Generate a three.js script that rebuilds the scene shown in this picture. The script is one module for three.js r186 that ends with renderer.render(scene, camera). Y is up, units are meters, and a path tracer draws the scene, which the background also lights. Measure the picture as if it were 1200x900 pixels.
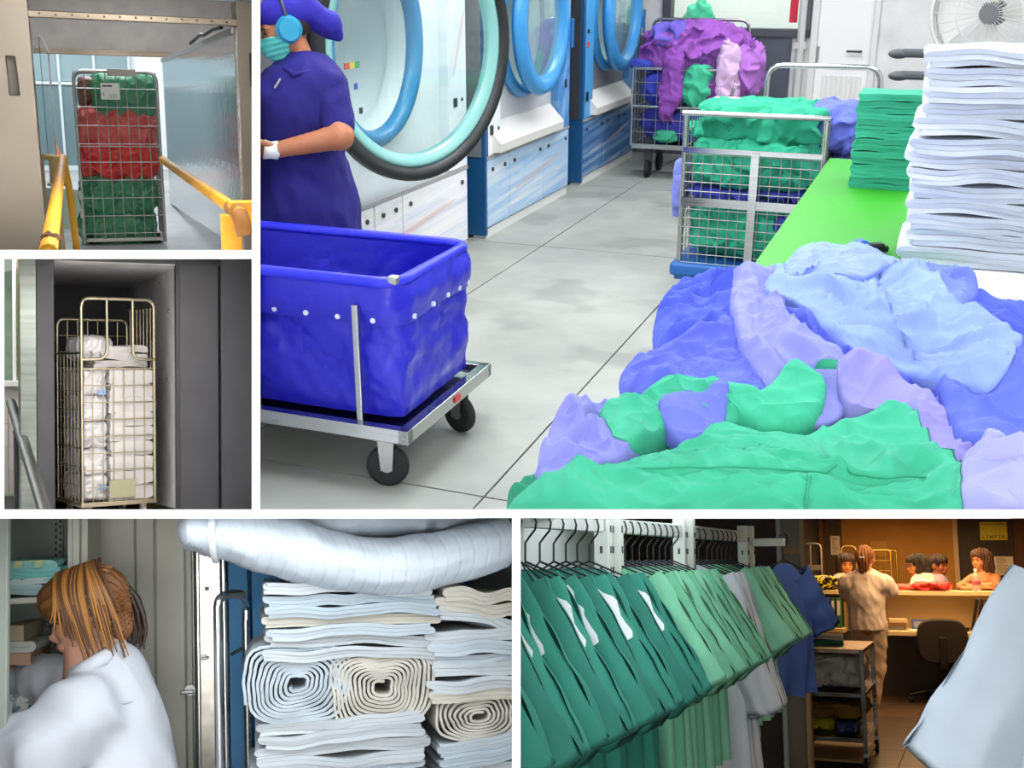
import * as THREE from 'three';
import { mergeGeometries } from 'three/addons/utils/BufferGeometryUtils.js';
import { RoundedBoxGeometry } from 'three/addons/geometries/RoundedBoxGeometry.js';
import { ImprovedNoise } from 'three/addons/math/ImprovedNoise.js';
import { RectAreaLightUniformsLib } from 'three/addons/lights/RectAreaLightUniformsLib.js';
RectAreaLightUniformsLib.init();

// ---------- camera, exposure ----------
const F = 1300;                                   // focal length in pixels of the 1200 x 900 frame
const scene = new THREE.Scene();
scene.background = new THREE.Color(0x000000);
const camera = new THREE.PerspectiveCamera(2 * Math.atan(450 / F) * 180 / Math.PI, 4 / 3, 0.1, 60);
const EYE = new THREE.Vector3(0, 1.6, 0);
camera.position.copy(EYE); camera.lookAt(0, 1.6, -1);
const renderer = new THREE.WebGLRenderer({ antialias: true });
renderer.toneMapping = THREE.LinearToneMapping;
renderer.toneMappingExposure = 1.0;
renderer.shadowMap.enabled = true;
const GALLERY_POWER = 12.5, HALL_POWER = 11.5, BAY_POWER = 9, LIFT_POWER = 7, STORE_POWER = 3.2, RACK_POWER = 1.5, DESK_POWER = 5;

// ---------- five places side by side, each a level-floored space with its own bearing ----------
const V = (x, y, z) => new THREE.Vector3(x, y, z);
class Place {                                     // bearing = where its long axis points, height = eye above its floor
  constructor(vx, vy, roll, height) {
    const zd = V(vx - 600, 450 - vy, -F).normalize(), h = V(Math.cos(roll), Math.sin(roll), 0);
    const up = V().crossVectors(h, zd).normalize(), rt = V().crossVectors(zd, up).normalize();
    this.h = height; this.m = new THREE.Matrix4().makeBasis(rt, up, zd.clone().negate());
    this.q = new THREE.Quaternion().setFromRotationMatrix(this.m);
    this.inv = this.q.clone().invert();
    this.m.setPosition(EYE.clone().addScaledVector(up, -height));
  }
  ray(px, py) { return V(px - 600, 450 - py, -F).applyQuaternion(this.inv); }
  y(px, py, y = 0) { const d = this.ray(px, py); return d.multiplyScalar((y - this.h) / d.y).add(V(0, this.h, 0)); }
  z(px, py, z) { const d = this.ray(px, py); return d.multiplyScalar(z / d.z).add(V(0, this.h, 0)); }
  x(px, py, x) { const d = this.ray(px, py); return d.multiplyScalar(x / d.x).add(V(0, this.h, 0)); }
  px(p) { const c = p.clone().sub(V(0, this.h, 0)).applyQuaternion(this.q); return [600 - F * c.x / c.z, 450 + F * c.y / c.z]; }
}
const LAUNDRY = new Place(1130, -35, 0, 1.65);    // washing hall with the heap of scrubs
const BAY = new Place(86, 115, -0.02, 1.5);        // loading gate with the laundry cage
const LIFT = new Place(-53, 430, 0.0, 1.3);       // service lift with the white linen cage
const STORE = new Place(300, 640, 0.05, 1.5);     // linen store with lockers
const ROBES = new Place(1150, 653, 0, 1.4);       // uniform rack and counter
let room = LAUNDRY;

// ---------- bookkeeping ----------
const taken = {};
function numbered(n) { const k = taken[n] = (taken[n] ?? -1) + 1; return k ? n + '_' + String(k).padStart(3, '0') : n; }
function pose(o, [x, y, z], turn = 0, rx = 0, rz = 0) {
  const m = new THREE.Matrix4().compose(V(x, y, z), new THREE.Quaternion().setFromEuler(new THREE.Euler(rx, turn, rz, 'YXZ')), V(1, 1, 1));
  m.premultiply(room.m).decompose(o.position, o.quaternion, o.scale);
  return o;
}
function info(o, label, category, group) { o.userData = { label, category }; if (group) o.userData.group = group; return o; }
function thing(name, label, category, at = [0, 0, 0], turn = 0, group, rx = 0, rz = 0) {
  const o = new THREE.Group(); o.name = numbered(name); scene.add(o); pose(o, at, turn, rx, rz);
  return info(o, label, category, group);
}
function flat(g) {                                // everything as plain triangles with uv
  if (g.index) g = g.toNonIndexed();
  if (!g.attributes.normal) g.computeVertexNormals();
  for (const k of Object.keys(g.attributes)) if (!['position', 'normal', 'uv'].includes(k)) g.deleteAttribute(k);
  return g;
}
function boxUV(g) {                               // uv in metres from the dominant face direction of each triangle
  g = flat(g); const p = g.attributes.position, n = p.count, uv = new Float32Array(n * 2);
  const a = V(), b = V(), c = V(), e = V(), f = V();
  for (let i = 0; i < n; i += 3) {
    a.fromBufferAttribute(p, i); b.fromBufferAttribute(p, i + 1); c.fromBufferAttribute(p, i + 2);
    e.subVectors(b, a); f.subVectors(c, a); e.cross(f);
    const X = Math.abs(e.x), Y = Math.abs(e.y), Z = Math.abs(e.z);
    for (let k = 0; k < 3; k++) {
      const x = p.getX(i + k), y = p.getY(i + k), z = p.getZ(i + k);
      uv[2 * (i + k)] = X > Y && X > Z ? z : x; uv[2 * (i + k) + 1] = Y >= X && Y >= Z ? z : y;
    }
  }
  g.setAttribute('uv', new THREE.BufferAttribute(uv, 2)); return g;
}
function join(gs) {
  if (!Array.isArray(gs)) gs = [gs];
  if (gs.length === 1 && gs[0].userData.keep) return gs[0];
  return mergeGeometries(gs.map(g => g.userData.keep ? flat(g) : boxUV(g)));
}
function mesh(name, gs, m) { const o = new THREE.Mesh(join(gs), m); o.name = name; o.castShadow = o.receiveShadow = true; return o; }
function part(parent, name, gs, m, label) { const o = mesh(name, gs, m); parent.add(o); if (label) o.userData.label = label; return o; }
function share(parent, name, geo, m, x = 0, y = 0, z = 0, rx = 0, ry = 0, rz = 0) {   // same geometry again, as a part of its own
  const o = new THREE.Mesh(geo, m); o.name = name; o.castShadow = o.receiveShadow = true; o.position.set(x, y, z); o.rotation.set(rx, ry, rz); parent.add(o); return o;
}
function solo(name, label, category, gs, m, at = [0, 0, 0], turn = 0, group, rx = 0, rz = 0) {
  const o = mesh(numbered(name), gs, m); scene.add(o); pose(o, at, turn, rx, rz); return info(o, label, category, group);
}
function struct(name, gs, m, at = [0, 0, 0], turn = 0, label) {
  const o = mesh(numbered(name), gs, m); scene.add(o); pose(o, at, turn); o.userData = { kind: 'structure' }; if (label) o.userData.label = label; return o;
}
function copy(src, at, turn, label, rx = 0, rz = 0) {
  const o = src.clone(); o.name = numbered(src.name.replace(/_\d{3}$/, '')); scene.add(o); pose(o, at, turn, rx, rz);
  o.userData = { ...src.userData }; if (label) o.userData.label = label; return o;
}

// ---------- chance and noise ----------
function rng(s) { let a = s * 2654435761 >>> 0; return () => { a |= 0; a = a + 0x6D2B79F5 | 0; let t = Math.imul(a ^ a >>> 15, 1 | a); t = t + Math.imul(t ^ t >>> 7, 61 | t) ^ t; return ((t ^ t >>> 14) >>> 0) / 4294967296; }; }
const PN = new ImprovedNoise(), nz = (x, y, z = 0) => PN.noise(x + 91.3, y + 37.7, z + 11.1);
const fbm = (x, y, z = 0, o = 3) => { let s = 0, a = 0.5; for (let i = 0; i < o; i++) { s += a * nz(x, y, z + i * 7.3); x *= 2.03; y *= 2.03; z *= 2.03; a *= 0.5; } return s; };
const clamp = (x, a = 0, b = 1) => Math.min(b, Math.max(a, x)), mix = (a, b, t) => a + (b - a) * t;
const smooth = (a, b, x) => { const t = clamp((x - a) / (b - a)); return t * t * (3 - 2 * t); };

// ---------- textures ----------
function tnoise(x, y, per, seed) {                // tiling lattice noise 0..1
  const hs = (i, j) => { i = ((i % per) + per) % per; j = ((j % per) + per) % per; let h = Math.imul(i + 374761 * seed, 668265263) ^ Math.imul(j + 1274126 * seed, 374761393); h = Math.imul(h ^ h >>> 13, 1274126177); return ((h ^ h >>> 16) >>> 0) / 4294967296; };
  const i = Math.floor(x), j = Math.floor(y), u = x - i, v = y - j, s = u * u * (3 - 2 * u), t = v * v * (3 - 2 * v);
  return mix(mix(hs(i, j), hs(i + 1, j), s), mix(hs(i, j + 1), hs(i + 1, j + 1), s), t);
}
const tfbm = (u, v, per, o, seed) => { let s = 0, a = 0.5; for (let k = 0; k < o; k++) { s += a * tnoise(u * per, v * per, per, seed + k); per *= 2; a *= 0.5; } return s / (1 - Math.pow(0.5, o)); };
function tex(n, rep, fn, srgb = true) {
  const d = new Uint8Array(n * n * 4);
  for (let j = 0; j < n; j++) for (let i = 0; i < n; i++) { const c = fn(i / n, j / n), k = 4 * (j * n + i); const a = Array.isArray(c) ? c : [c, c, c]; d[k] = clamp(a[0]) * 255; d[k + 1] = clamp(a[1]) * 255; d[k + 2] = clamp(a[2]) * 255; d[k + 3] = 255; }
  const t = new THREE.DataTexture(d, n, n); t.wrapS = t.wrapT = THREE.RepeatWrapping; t.magFilter = THREE.LinearFilter; t.minFilter = THREE.LinearMipmapLinearFilter; t.generateMipmaps = true;
  t.repeat.set(Array.isArray(rep) ? rep[0] : rep, Array.isArray(rep) ? rep[1] : rep); if (srgb) t.colorSpace = THREE.SRGBColorSpace; t.needsUpdate = true; return t;
}
function print(w, h, draw) {
  const c = document.createElement('canvas'); c.width = w; c.height = h; draw(c.getContext('2d'), w, h);
  const t = new THREE.CanvasTexture(c); t.colorSpace = THREE.SRGBColorSpace; return t;
}
const T = {
  mottle: tex(256, 0.9, (u, v) => 0.86 + 0.14 * tfbm(u, v, 6, 4, 3)),
  weave: tex(128, 14, (u, v) => 0.5 + 0.25 * Math.sin(u * 64 * Math.PI) * Math.cos(v * 64 * Math.PI) + 0.3 * (tfbm(u, v, 16, 2, 5) - 0.5), false),
  crumple: tex(256, 2.2, (u, v) => { let s = 0, a = 0.5, p = 5; for (let k = 0; k < 4; k++) { s += a * (1 - Math.abs(2 * tnoise(u * p, v * p, p, 20 + k) - 1)); p *= 2; a *= 0.5; } return s; }, false),
  concrete: tex(512, 0.31, (u, v) => { const a = tfbm(u, v, 4, 6, 9), b = tfbm(u, v, 24, 3, 17), s = smooth(0.6, 0.72, tfbm(u, v, 7, 4, 31)); const g = 0.76 + 0.2 * (a - 0.5) + 0.08 * (b - 0.5) - 0.07 * s; return [g, g * 1.0, g * 0.975]; }),
  brushed: tex(256, [0.7, 3], (u, v) => 0.5 + 0.5 * (tnoise(u * 4, v * 128, 128, 4) - 0.5) + 0.4 * (tfbm(u, v, 5, 3, 8) - 0.5), false),
  steelTone: tex(256, 0.6, (u, v) => { const g = 0.8 + 0.25 * (tfbm(u, v, 5, 4, 12) - 0.5) + 0.1 * (tnoise(u * 3, v * 90, 90, 6) - 0.5); return [g, g * 0.985, g * 0.96]; }),
  terrazzo: tex(512, 0.8, (u, v) => { const a = tnoise(u * 160, v * 160, 160, 2), b = tfbm(u, v, 6, 4, 6); const g = 0.86 + 0.3 * (a - 0.5) + 0.16 * (b - 0.5); return [g, g * 0.98, g * 0.95]; }),
  wood: tex(256, [2.2, 0.5], (u, v) => { const g = 0.85 + 0.2 * (tnoise(u * 40, v * 3, 40, 7) - 0.5) + 0.14 * (tfbm(u, v, 4, 3, 9) - 0.5); return [g, g * 0.97, g * 0.92]; }),
};
const mats = {};
function mat(color, rough = 0.6, o = {}) {
  const key = color + '|' + rough + '|' + JSON.stringify(o, (k, v) => v && v.isTexture ? v.uuid : v);
  if (mats[key]) return mats[key];
  const phys = ['transmission', 'clearcoat', 'sheen', 'ior', 'thickness'].some(k => k in o);
  return mats[key] = new (phys ? THREE.MeshPhysicalMaterial : THREE.MeshStandardMaterial)({ color, roughness: rough, ...o });
}
const cloth = (c, o = {}) => mat(c, 0.88, { map: T.mottle, bumpMap: T.weave, bumpScale: 0.0006, side: THREE.DoubleSide, ...o });
const metal = (c, r = 0.35, o = {}) => mat(c, r, { metalness: 1, ...o });
const M = {
  steel: metal(0xb4b6b4, 0.36, { roughnessMap: T.brushed }), zinc: metal(0xa9aaa6, 0.42), chrome: metal(0xc9cbcc, 0.2),
  sheetSteel: metal(0x9c968d, 0.42, { roughnessMap: T.mottle }),
  rubber: mat(0x161617, 0.75), black: mat(0x111112, 0.5), darkGrey: mat(0x35363a, 0.6), plasticGrey: mat(0x77797c, 0.55),
  whitePaint: mat(0xe4e4e0, 0.55, { map: T.mottle }), white: mat(0xf3f3f1, 0.6), paper: mat(0xe6e2d6, 0.9),
  glass: mat(0xf4fbfa, 0.03, { transmission: 1, thickness: 0, ior: 1.45 }),
};

// ---------- shapes ----------
function box(w, h, d, x = 0, y = 0, z = 0, r = 0) {
  const g = r ? new RoundedBoxGeometry(w, h, d, 2, Math.min(r, w / 2.01, h / 2.01, d / 2.01)) : new THREE.BoxGeometry(w, h, d);
  return g.translate(x, y, z);
}
function span(x0, x1, y0, y1, z0, z1, r = 0) { return box(Math.abs(x1 - x0), Math.abs(y1 - y0), Math.abs(z1 - z0), (x0 + x1) / 2, (y0 + y1) / 2, (z0 + z1) / 2, r); }
const v3 = p => p.isVector3 ? p.clone() : V(p[0], p[1], p[2]);
function sweep(pts, r, seg = 8, closed = false, sx = 1) {   // round tube along a polyline, capped; r number or function of 0..1
  pts = pts.map(v3); const n = pts.length, pos = [], idx = [], tang = [];
  for (let i = 0; i < n; i++) { const a = pts[closed ? (i - 1 + n) % n : Math.max(0, i - 1)], b = pts[closed ? (i + 1) % n : Math.min(n - 1, i + 1)]; tang.push(V().subVectors(b, a).normalize()); }
  let nor = Math.abs(tang[0].y) < 0.9 ? V(0, 1, 0) : V(1, 0, 0); nor.sub(tang[0].clone().multiplyScalar(nor.dot(tang[0]))).normalize();
  for (let i = 0; i < n; i++) {
    nor.sub(tang[i].clone().multiplyScalar(nor.dot(tang[i]))).normalize(); const bi = V().crossVectors(tang[i], nor), R = typeof r === 'function' ? r(i / (n - 1)) : r;
    for (let k = 0; k < seg; k++) { const a = k / seg * 2 * Math.PI, c = Math.cos(a) * R, s = Math.sin(a) * R * sx; pos.push(pts[i].x + nor.x * c + bi.x * s, pts[i].y + nor.y * c + bi.y * s, pts[i].z + nor.z * c + bi.z * s); }
  }
  const rings = closed ? n : n - 1;
  for (let i = 0; i < rings; i++) for (let k = 0; k < seg; k++) { const a = i * seg + k, b = i * seg + (k + 1) % seg, c = ((i + 1) % n) * seg + k, d = ((i + 1) % n) * seg + (k + 1) % seg; idx.push(a, b, c, b, d, c); }
  if (!closed) for (const e of [0, n - 1]) { const c0 = pos.length / 3; pos.push(pts[e].x, pts[e].y, pts[e].z); for (let k = 0; k < seg; k++) { const a = e * seg + k, b = e * seg + (k + 1) % seg; e ? idx.push(a, b, c0) : idx.push(b, a, c0); } }
  const g = new THREE.BufferGeometry(); g.setAttribute('position', new THREE.Float32BufferAttribute(pos, 3)); g.setIndex(idx); g.computeVertexNormals(); return g;
}
const rod = (a, b, r, seg = 8) => sweep([a, b], r, seg);
function fillet(pts, r, closed = false, k = 4) {            // rounds the corners of a polyline
  pts = pts.map(v3); const n = pts.length, out = [];
  for (let i = 0; i < n; i++) {
    if (!closed && (i === 0 || i === n - 1)) { out.push(pts[i]); continue; }
    const p = pts[i], a = pts[(i - 1 + n) % n].clone().sub(p), b = pts[(i + 1) % n].clone().sub(p), R = Math.min(r, a.length() * 0.45, b.length() * 0.45);
    a.setLength(R).add(p); b.setLength(R).add(p);
    for (let j = 0; j <= k; j++) { const t = j / k; out.push(a.clone().multiplyScalar((1 - t) * (1 - t)).addScaledVector(p, 2 * t * (1 - t)).addScaledVector(b, t * t)); }
  }
  return out;
}
const pipe = (pts, r, bend = 0.05, seg = 8, closed = false) => sweep(fillet(pts, bend, closed), r, seg, closed);
const lathe = (prof, seg = 24) => new THREE.LatheGeometry(prof.map(p => new THREE.Vector2(p[0], p[1])), seg);
function extrude(pts, depth, bevel = 0, holes = []) {        // outline in x,y; grows along +z
  const s = new THREE.Shape(pts.map(p => new THREE.Vector2(p[0], p[1])));
  for (const h of holes) s.holes.push(new THREE.Path(h.map(p => new THREE.Vector2(p[0], p[1]))));
  return new THREE.ExtrudeGeometry(s, { depth: depth - 2 * bevel, bevelEnabled: bevel > 0, bevelSize: bevel, bevelThickness: bevel, bevelSegments: 1, curveSegments: 16 }).translate(0, 0, bevel);
}
const ring = (r, n = 48, cx = 0, cy = 0, ry = r) => Array.from({ length: n }, (_, i) => [cx + r * Math.cos(i / n * 2 * Math.PI), cy + ry * Math.sin(i / n * 2 * Math.PI)]);
const cyl = (r, h, x, y, z, axis = 'y', seg = 20, r2 = r) => { const g = new THREE.CylinderGeometry(r2, r, h, seg); if (axis === 'x') g.rotateZ(-Math.PI / 2); if (axis === 'z') g.rotateX(Math.PI / 2); return g.translate(x, y, z); };
const ball = (x, y, z, rx, ry = rx, rz = rx, n = 16) => new THREE.SphereGeometry(1, n, n * 3 >> 2).scale(rx, ry, rz).translate(x, y, z);
function grid(nu, nv, fn, closedU = false) {                 // surface from fn(u, v) -> [x, y, z]
  const pos = [], uv = [], idx = [];
  for (let j = 0; j <= nv; j++) for (let i = 0; i <= nu; i++) { const p = fn(i / nu, j / nv); pos.push(...(p.isVector3 ? [p.x, p.y, p.z] : p)); uv.push(i / nu, j / nv); }
  for (let j = 0; j < nv; j++) for (let i = 0; i < nu; i++) { const a = j * (nu + 1) + i, b = a + 1, c = a + nu + 1, d = c + 1; idx.push(a, b, c, b, d, c); }
  const g = new THREE.BufferGeometry(); g.setAttribute('position', new THREE.Float32BufferAttribute(pos, 3)); g.setAttribute('uv', new THREE.Float32BufferAttribute(uv, 2)); g.setIndex(idx); g.computeVertexNormals();
  if (closedU) { const n = g.attributes.normal; for (let j = 0; j <= nv; j++) { const a = j * (nu + 1), b = a + nu; const m = V(n.getX(a) + n.getX(b), n.getY(a) + n.getY(b), n.getZ(a) + n.getZ(b)).normalize(); n.setXYZ(a, m.x, m.y, m.z); n.setXYZ(b, m.x, m.y, m.z); } }
  return g;
}
function keepUV(g, s = 1) { const uv = g.attributes.uv; for (let i = 0; i < uv.count; i++) uv.setXY(i, uv.getX(i) * s, uv.getY(i) * s); g.userData.keep = true; return g; }
function skewUV(g) { const p = g.attributes.position, uv = new Float32Array(p.count * 2); for (let i = 0; i < p.count; i++) { uv[2 * i] = p.getX(i) + 0.43 * p.getZ(i); uv[2 * i + 1] = p.getY(i) + 0.67 * p.getZ(i); } g.setAttribute('uv', new THREE.BufferAttribute(uv, 2)); g.userData.keep = true; return g; }
function ribbon(path, t, depth, slices, disp) {              // a folded strip: thick line in x,y, drawn out along -z
  const n = path.length, nrm = path.map((p, i) => { const a = path[Math.max(0, i - 1)], b = path[Math.min(n - 1, i + 1)], l = Math.hypot(b[0] - a[0], b[1] - a[1]) || 1; return [-(b[1] - a[1]) / l, (b[0] - a[0]) / l]; });
  const loop = []; for (let i = 0; i < n; i++) loop.push([path[i][0] + nrm[i][0] * t / 2, path[i][1] + nrm[i][1] * t / 2]); for (let i = n - 1; i >= 0; i--) loop.push([path[i][0] - nrm[i][0] * t / 2, path[i][1] - nrm[i][1] * t / 2]);
  const m = loop.length, pos = [], idx = [];
  for (let k = 0; k <= slices; k++) for (let i = 0; i < m; i++) { const z = -depth * k / slices, d = disp ? disp(loop[i][0], loop[i][1], z, i < n ? i / n : (m - 1 - i) / n) : [0, 0, 0]; pos.push(loop[i][0] + d[0], loop[i][1] + d[1], z + d[2]); }
  for (let k = 0; k < slices; k++) for (let i = 0; i < m; i++) { const a = k * m + i, b = k * m + (i + 1) % m, c = a + m, e = b + m; idx.push(a, c, b, b, c, e); }
  for (const k of [0, slices]) { const o = pos.length / 3; for (let i = 0; i < m; i++) pos.push(pos[3 * (k * m + i)], pos[3 * (k * m + i) + 1], pos[3 * (k * m + i) + 2]); for (let i = 0; i < n - 1; i++) { const a = o + i, b = o + i + 1, c = o + m - 1 - i, e = o + m - 2 - i; k ? idx.push(a, c, b, b, c, e) : idx.push(a, b, c, b, e, c); } }
  const g = new THREE.BufferGeometry(); g.setAttribute('position', new THREE.Float32BufferAttribute(pos, 3)); g.setIndex(idx); g.computeVertexNormals(); return skewUV(g);
}
// one folded piece of linen: n leaves between rounded folds, front at z = 0, bottom at y = 0, centred in x
function foldedLinen(w, d, h, n, seed, wave = 0.006, slices = 5, fat = 0.92) {
  const R = rng(seed), t = h / n, path = [], r = t / 2;
  for (let i = 0; i < n; i++) {
    const dir = i % 2 ? -1 : 1, y = (i + 0.5) * t, x0 = -w / 2 + r + R() * 0.03 * w, x1 = w / 2 - r - R() * 0.03 * w, k = 20;
    for (let j = 0; j <= k; j++) { const s = j / k; path.push([dir > 0 ? mix(x0, x1, s) : mix(x1, x0, s), y]); }
    if (i < n - 1) { const xe = dir > 0 ? x1 : x0; for (let j = 1; j < 5; j++) { const a = j / 5 * Math.PI; path.push([xe + dir * Math.sin(a) * r * 1.3, y + r - Math.cos(a) * r]); } }
  }
  const ph = R() * 50;
  return ribbon(path, t * fat, d, slices, (x, y, z, s) => [0.5 * wave * nz(y * 60, z * 4, ph), wave * (1.5 * nz(x * 3.2 / Math.max(w, 0.3), z * 3, ph) + 0.55 * nz(x * 4.5 / Math.max(w, 0.3), z * 6, ph + y * 14)), 0.02 * w * nz(x * 3, y * 30, ph + s * 3)]);
}
// ---------- soft bodies: distance field to mesh (surface nets) ----------
function field(f, lo, hi, cell) {
  const n = [0, 1, 2].map(i => Math.ceil((hi[i] - lo[i]) / cell) + 1), [nx, ny, nzz] = n, val = new Float32Array(nx * ny * nzz);
  let q = 0; for (let k = 0; k < nzz; k++) for (let j = 0; j < ny; j++) for (let i = 0; i < nx; i++) val[q++] = f(lo[0] + i * cell, lo[1] + j * cell, lo[2] + k * cell);
  const id = new Int32Array(nx * ny * nzz).fill(-1), pos = [], idx = [], off = [0, 1, nx, nx + 1, nx * ny, nx * ny + 1, nx * ny + nx, nx * ny + nx + 1];
  const ed = [[0, 1], [2, 3], [4, 5], [6, 7], [0, 2], [1, 3], [4, 6], [5, 7], [0, 4], [1, 5], [2, 6], [3, 7]];
  for (let k = 0; k < nzz - 1; k++) for (let j = 0; j < ny - 1; j++) for (let i = 0; i < nx - 1; i++) {
    const b = i + nx * (j + ny * k); let m = 0; for (let c = 0; c < 8; c++) if (val[b + off[c]] < 0) m |= 1 << c; if (m === 0 || m === 255) continue;
    let x = 0, y = 0, z = 0, w = 0; for (const [p, r] of ed) { const a = val[b + off[p]], e = val[b + off[r]]; if ((a < 0) === (e < 0)) continue; const t = a / (a - e); x += mix(p & 1, r & 1, t); y += mix(p >> 1 & 1, r >> 1 & 1, t); z += mix(p >> 2, r >> 2, t); w++; }
    id[b] = pos.length / 3; pos.push(lo[0] + (i + x / w) * cell, lo[1] + (j + y / w) * cell, lo[2] + (k + z / w) * cell);
  }
  const st = [1, nx, nx * ny];
  for (let k = 1; k < nzz - 1; k++) for (let j = 1; j < ny - 1; j++) for (let i = 1; i < nx - 1; i++) {
    const b = i + nx * (j + ny * k);
    for (let a = 0; a < 3; a++) { const s0 = val[b] < 0, s1 = val[b + st[a]] < 0; if (s0 === s1) continue; const u = st[(a + 1) % 3], v = st[(a + 2) % 3], A = id[b], B = id[b - u], C = id[b - u - v], D = id[b - v]; if (A < 0 || B < 0 || C < 0 || D < 0) continue; s0 ? idx.push(A, B, C, A, C, D) : idx.push(A, C, B, A, D, C); }
  }
  const g = new THREE.BufferGeometry(); g.setAttribute('position', new THREE.Float32BufferAttribute(pos, 3)); g.setIndex(idx); g.computeVertexNormals(); return skewUV(g);
}
const smin = (a, b, k) => { const h = Math.max(k - Math.abs(a - b), 0) / k; return Math.min(a, b) - h * h * k * 0.25; };
function bones(list, k = 0.03) {                  // [ax,ay,az, bx,by,bz, ra,rb] tapered limb, [cx,cy,cz, rx,ry,rz] ellipsoid
  const L = list.map(b => Array.isArray(b[0]) || b[0].isVector3 ? (b.length > 3 ? [...v3(b[0]).toArray(), ...v3(b[1]).toArray(), b[2], b[3], b[4] ?? 1] : [...v3(b[0]).toArray(), ...b[1]]) : b);
  return (x, y, z) => {
    let d = 1e3;
    for (const b of L) {
      let e;
      if (b.length === 6) { const ux = (x - b[0]) / b[3], uy = (y - b[1]) / b[4], uz = (z - b[2]) / b[5], l = Math.hypot(ux, uy, uz); e = (l - 1) * Math.min(b[3], b[4], b[5]); }
      else { const bx = b[3] - b[0], by = b[4] - b[1], bz = b[5] - b[2], px = x - b[0], py = y - b[1], pz = z - b[2], t = clamp((px * bx + py * by + pz * bz) / (bx * bx + by * by + bz * bz)); e = Math.hypot(px - bx * t, py - by * t, (pz - bz * t) * (b[8] ?? 1)) - mix(b[6], b[7], t); }
      d = smin(d, e, k);
    }
    return d;
  };
}
// a head facing +z, chin at about y = -0.115, crown at 0.115; returns a distance function and its box
function headField(o = {}) {
  const base = bones([[0, 0.03, -0.012, 0.074, 0.085, 0.092], [0, -0.03, 0.022, 0.06, 0.075, 0.066], [0, -0.085, 0.045, 0.03, 0.028, 0.032], [0, 0.0, 0.08, 0, -0.028, 0.1, 0.008, 0.014], [0, -0.063, 0.083, 0.024, 0.012, 0.014], [0, 0.022, 0.072, 0.05, 0.012, 0.014],
    [-0.077, -0.01, -0.005, 0.012, 0.03, 0.02], [0.077, -0.01, -0.005, 0.012, 0.03, 0.02], [0, -0.05, -0.015, 0, -0.16, -0.03, 0.055, 0.056], [-0.035, -0.022, 0.062, 0.022, 0.02, 0.018], [0.035, -0.022, 0.062, 0.022, 0.02, 0.018]], 0.022);
  return (x, y, z) => { let d = base(x, y, z); for (const s of [-1, 1]) { const e = Math.hypot((x - s * 0.03) / 1.5, y - 0.005, z - 0.098) - 0.013; d = -smin(-d, e, 0.012); } return d; };
}
function headMesh(cell = 0.006) { return field(headField(), [-0.1, -0.14, -0.13], [0.1, 0.13, 0.13], cell); }
const headPose = (at, yaw, pitch = 0, rollz = 0, s = 1) => new THREE.Matrix4().compose(v3(at), new THREE.Quaternion().setFromEuler(new THREE.Euler(pitch, yaw, rollz, 'YXZ')), V(s, s, s));
const one = g => { if (!Array.isArray(g)) return g; g = join(g); g.userData.keep = true; return g; };
const at4 = (g, m) => { g = one(g); const k = g.userData.keep; g = g.clone().applyMatrix4(m); g.userData.keep = k; return g; };

// ---------- lamps ----------
function ceilingPanel(x, y, z, w, d, power, color, label, group, glow = 1) {
  const t = thing('ceiling_light', label, 'ceiling light', [x, y, z], 0, group);
  part(t, 'frame', [box(w + 0.06, 0.05, 0.03, 0, 0.02, d / 2 + 0.015), box(w + 0.06, 0.05, 0.03, 0, 0.02, -d / 2 - 0.015), box(0.03, 0.05, d, w / 2 + 0.015, 0.02, 0), box(0.03, 0.05, d, -w / 2 - 0.015, 0.02, 0), box(w, 0.01, d, 0, 0.04, 0)], M.white);
  part(t, 'diffuser', box(w, 0.01, d, 0, 0.012, 0), mat(0xffffff, 0.6, { emissive: color, emissiveIntensity: glow }));
  const l = new THREE.RectAreaLight(color, power, w, d); pose(l, [x, y - 0.012, z], 0, -Math.PI / 2); scene.add(l); l.castShadow = true; return t;
}

// ---------- added viewing gallery: a white wall with five openings, thick partitions running back between the places ----------
const WORLD = { m: new THREE.Matrix4() };
const W = (px, py, d) => [(px - 600) / F * d, 1.6 + (450 - py) / F * d, -d];
function hexa(c) {                                 // solid from eight corners: front a b c d (anticlockwise), back a b c d
  const q = [[0, 1, 2, 3], [5, 4, 7, 6], [4, 0, 3, 7], [1, 5, 6, 2], [3, 2, 6, 7], [4, 5, 1, 0]], pos = [];
  for (const [a, b, d, e] of q) for (const i of [a, b, d, a, d, e]) pos.push(...c[i]);
  const g = new THREE.BufferGeometry(); g.setAttribute('position', new THREE.Float32BufferAttribute(pos, 3)); g.computeVertexNormals(); return g;
}
const wedge = (x0, x1, y0, y1, d0, d1) => hexa([W(x0, y1, d0), W(x1, y1, d0), W(x1, y0, d0), W(x0, y0, d0), W(x0, y1, d1), W(x1, y1, d1), W(x1, y0, d1), W(x0, y0, d1)]);
room = WORLD;
const wallWhite = mat(0xf8f8f7, 0.85);
struct('wall_front', [wedge(-1800, -260, -750, 1830, 1.5, 1.55), wedge(1460, 3000, -750, 1830, 1.5, 1.55), wedge(-260, 1460, -750, -260, 1.5, 1.55), wedge(-260, 1460, 1160, 1830, 1.5, 1.55)], wallWhite);
struct('wall_partition', wedge(295, 305, -1300, 597, 1.5, 15), wallWhite);
struct('wall_partition', wedge(-900, 295, 293, 303, 1.5, 28), wallWhite);
struct('wall_partition', wedge(-900, 2100, 597, 607, 1.5, 15), wallWhite);
struct('wall_partition', wedge(600, 610, 607, 2000, 1.5, 15), wallWhite);
struct('trim_15', wedge(-8, 5, 303, 597, 1.5, 1.53), wallWhite, [0, 0, 0], 0, 'narrow white edge strip of the opening');
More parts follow.
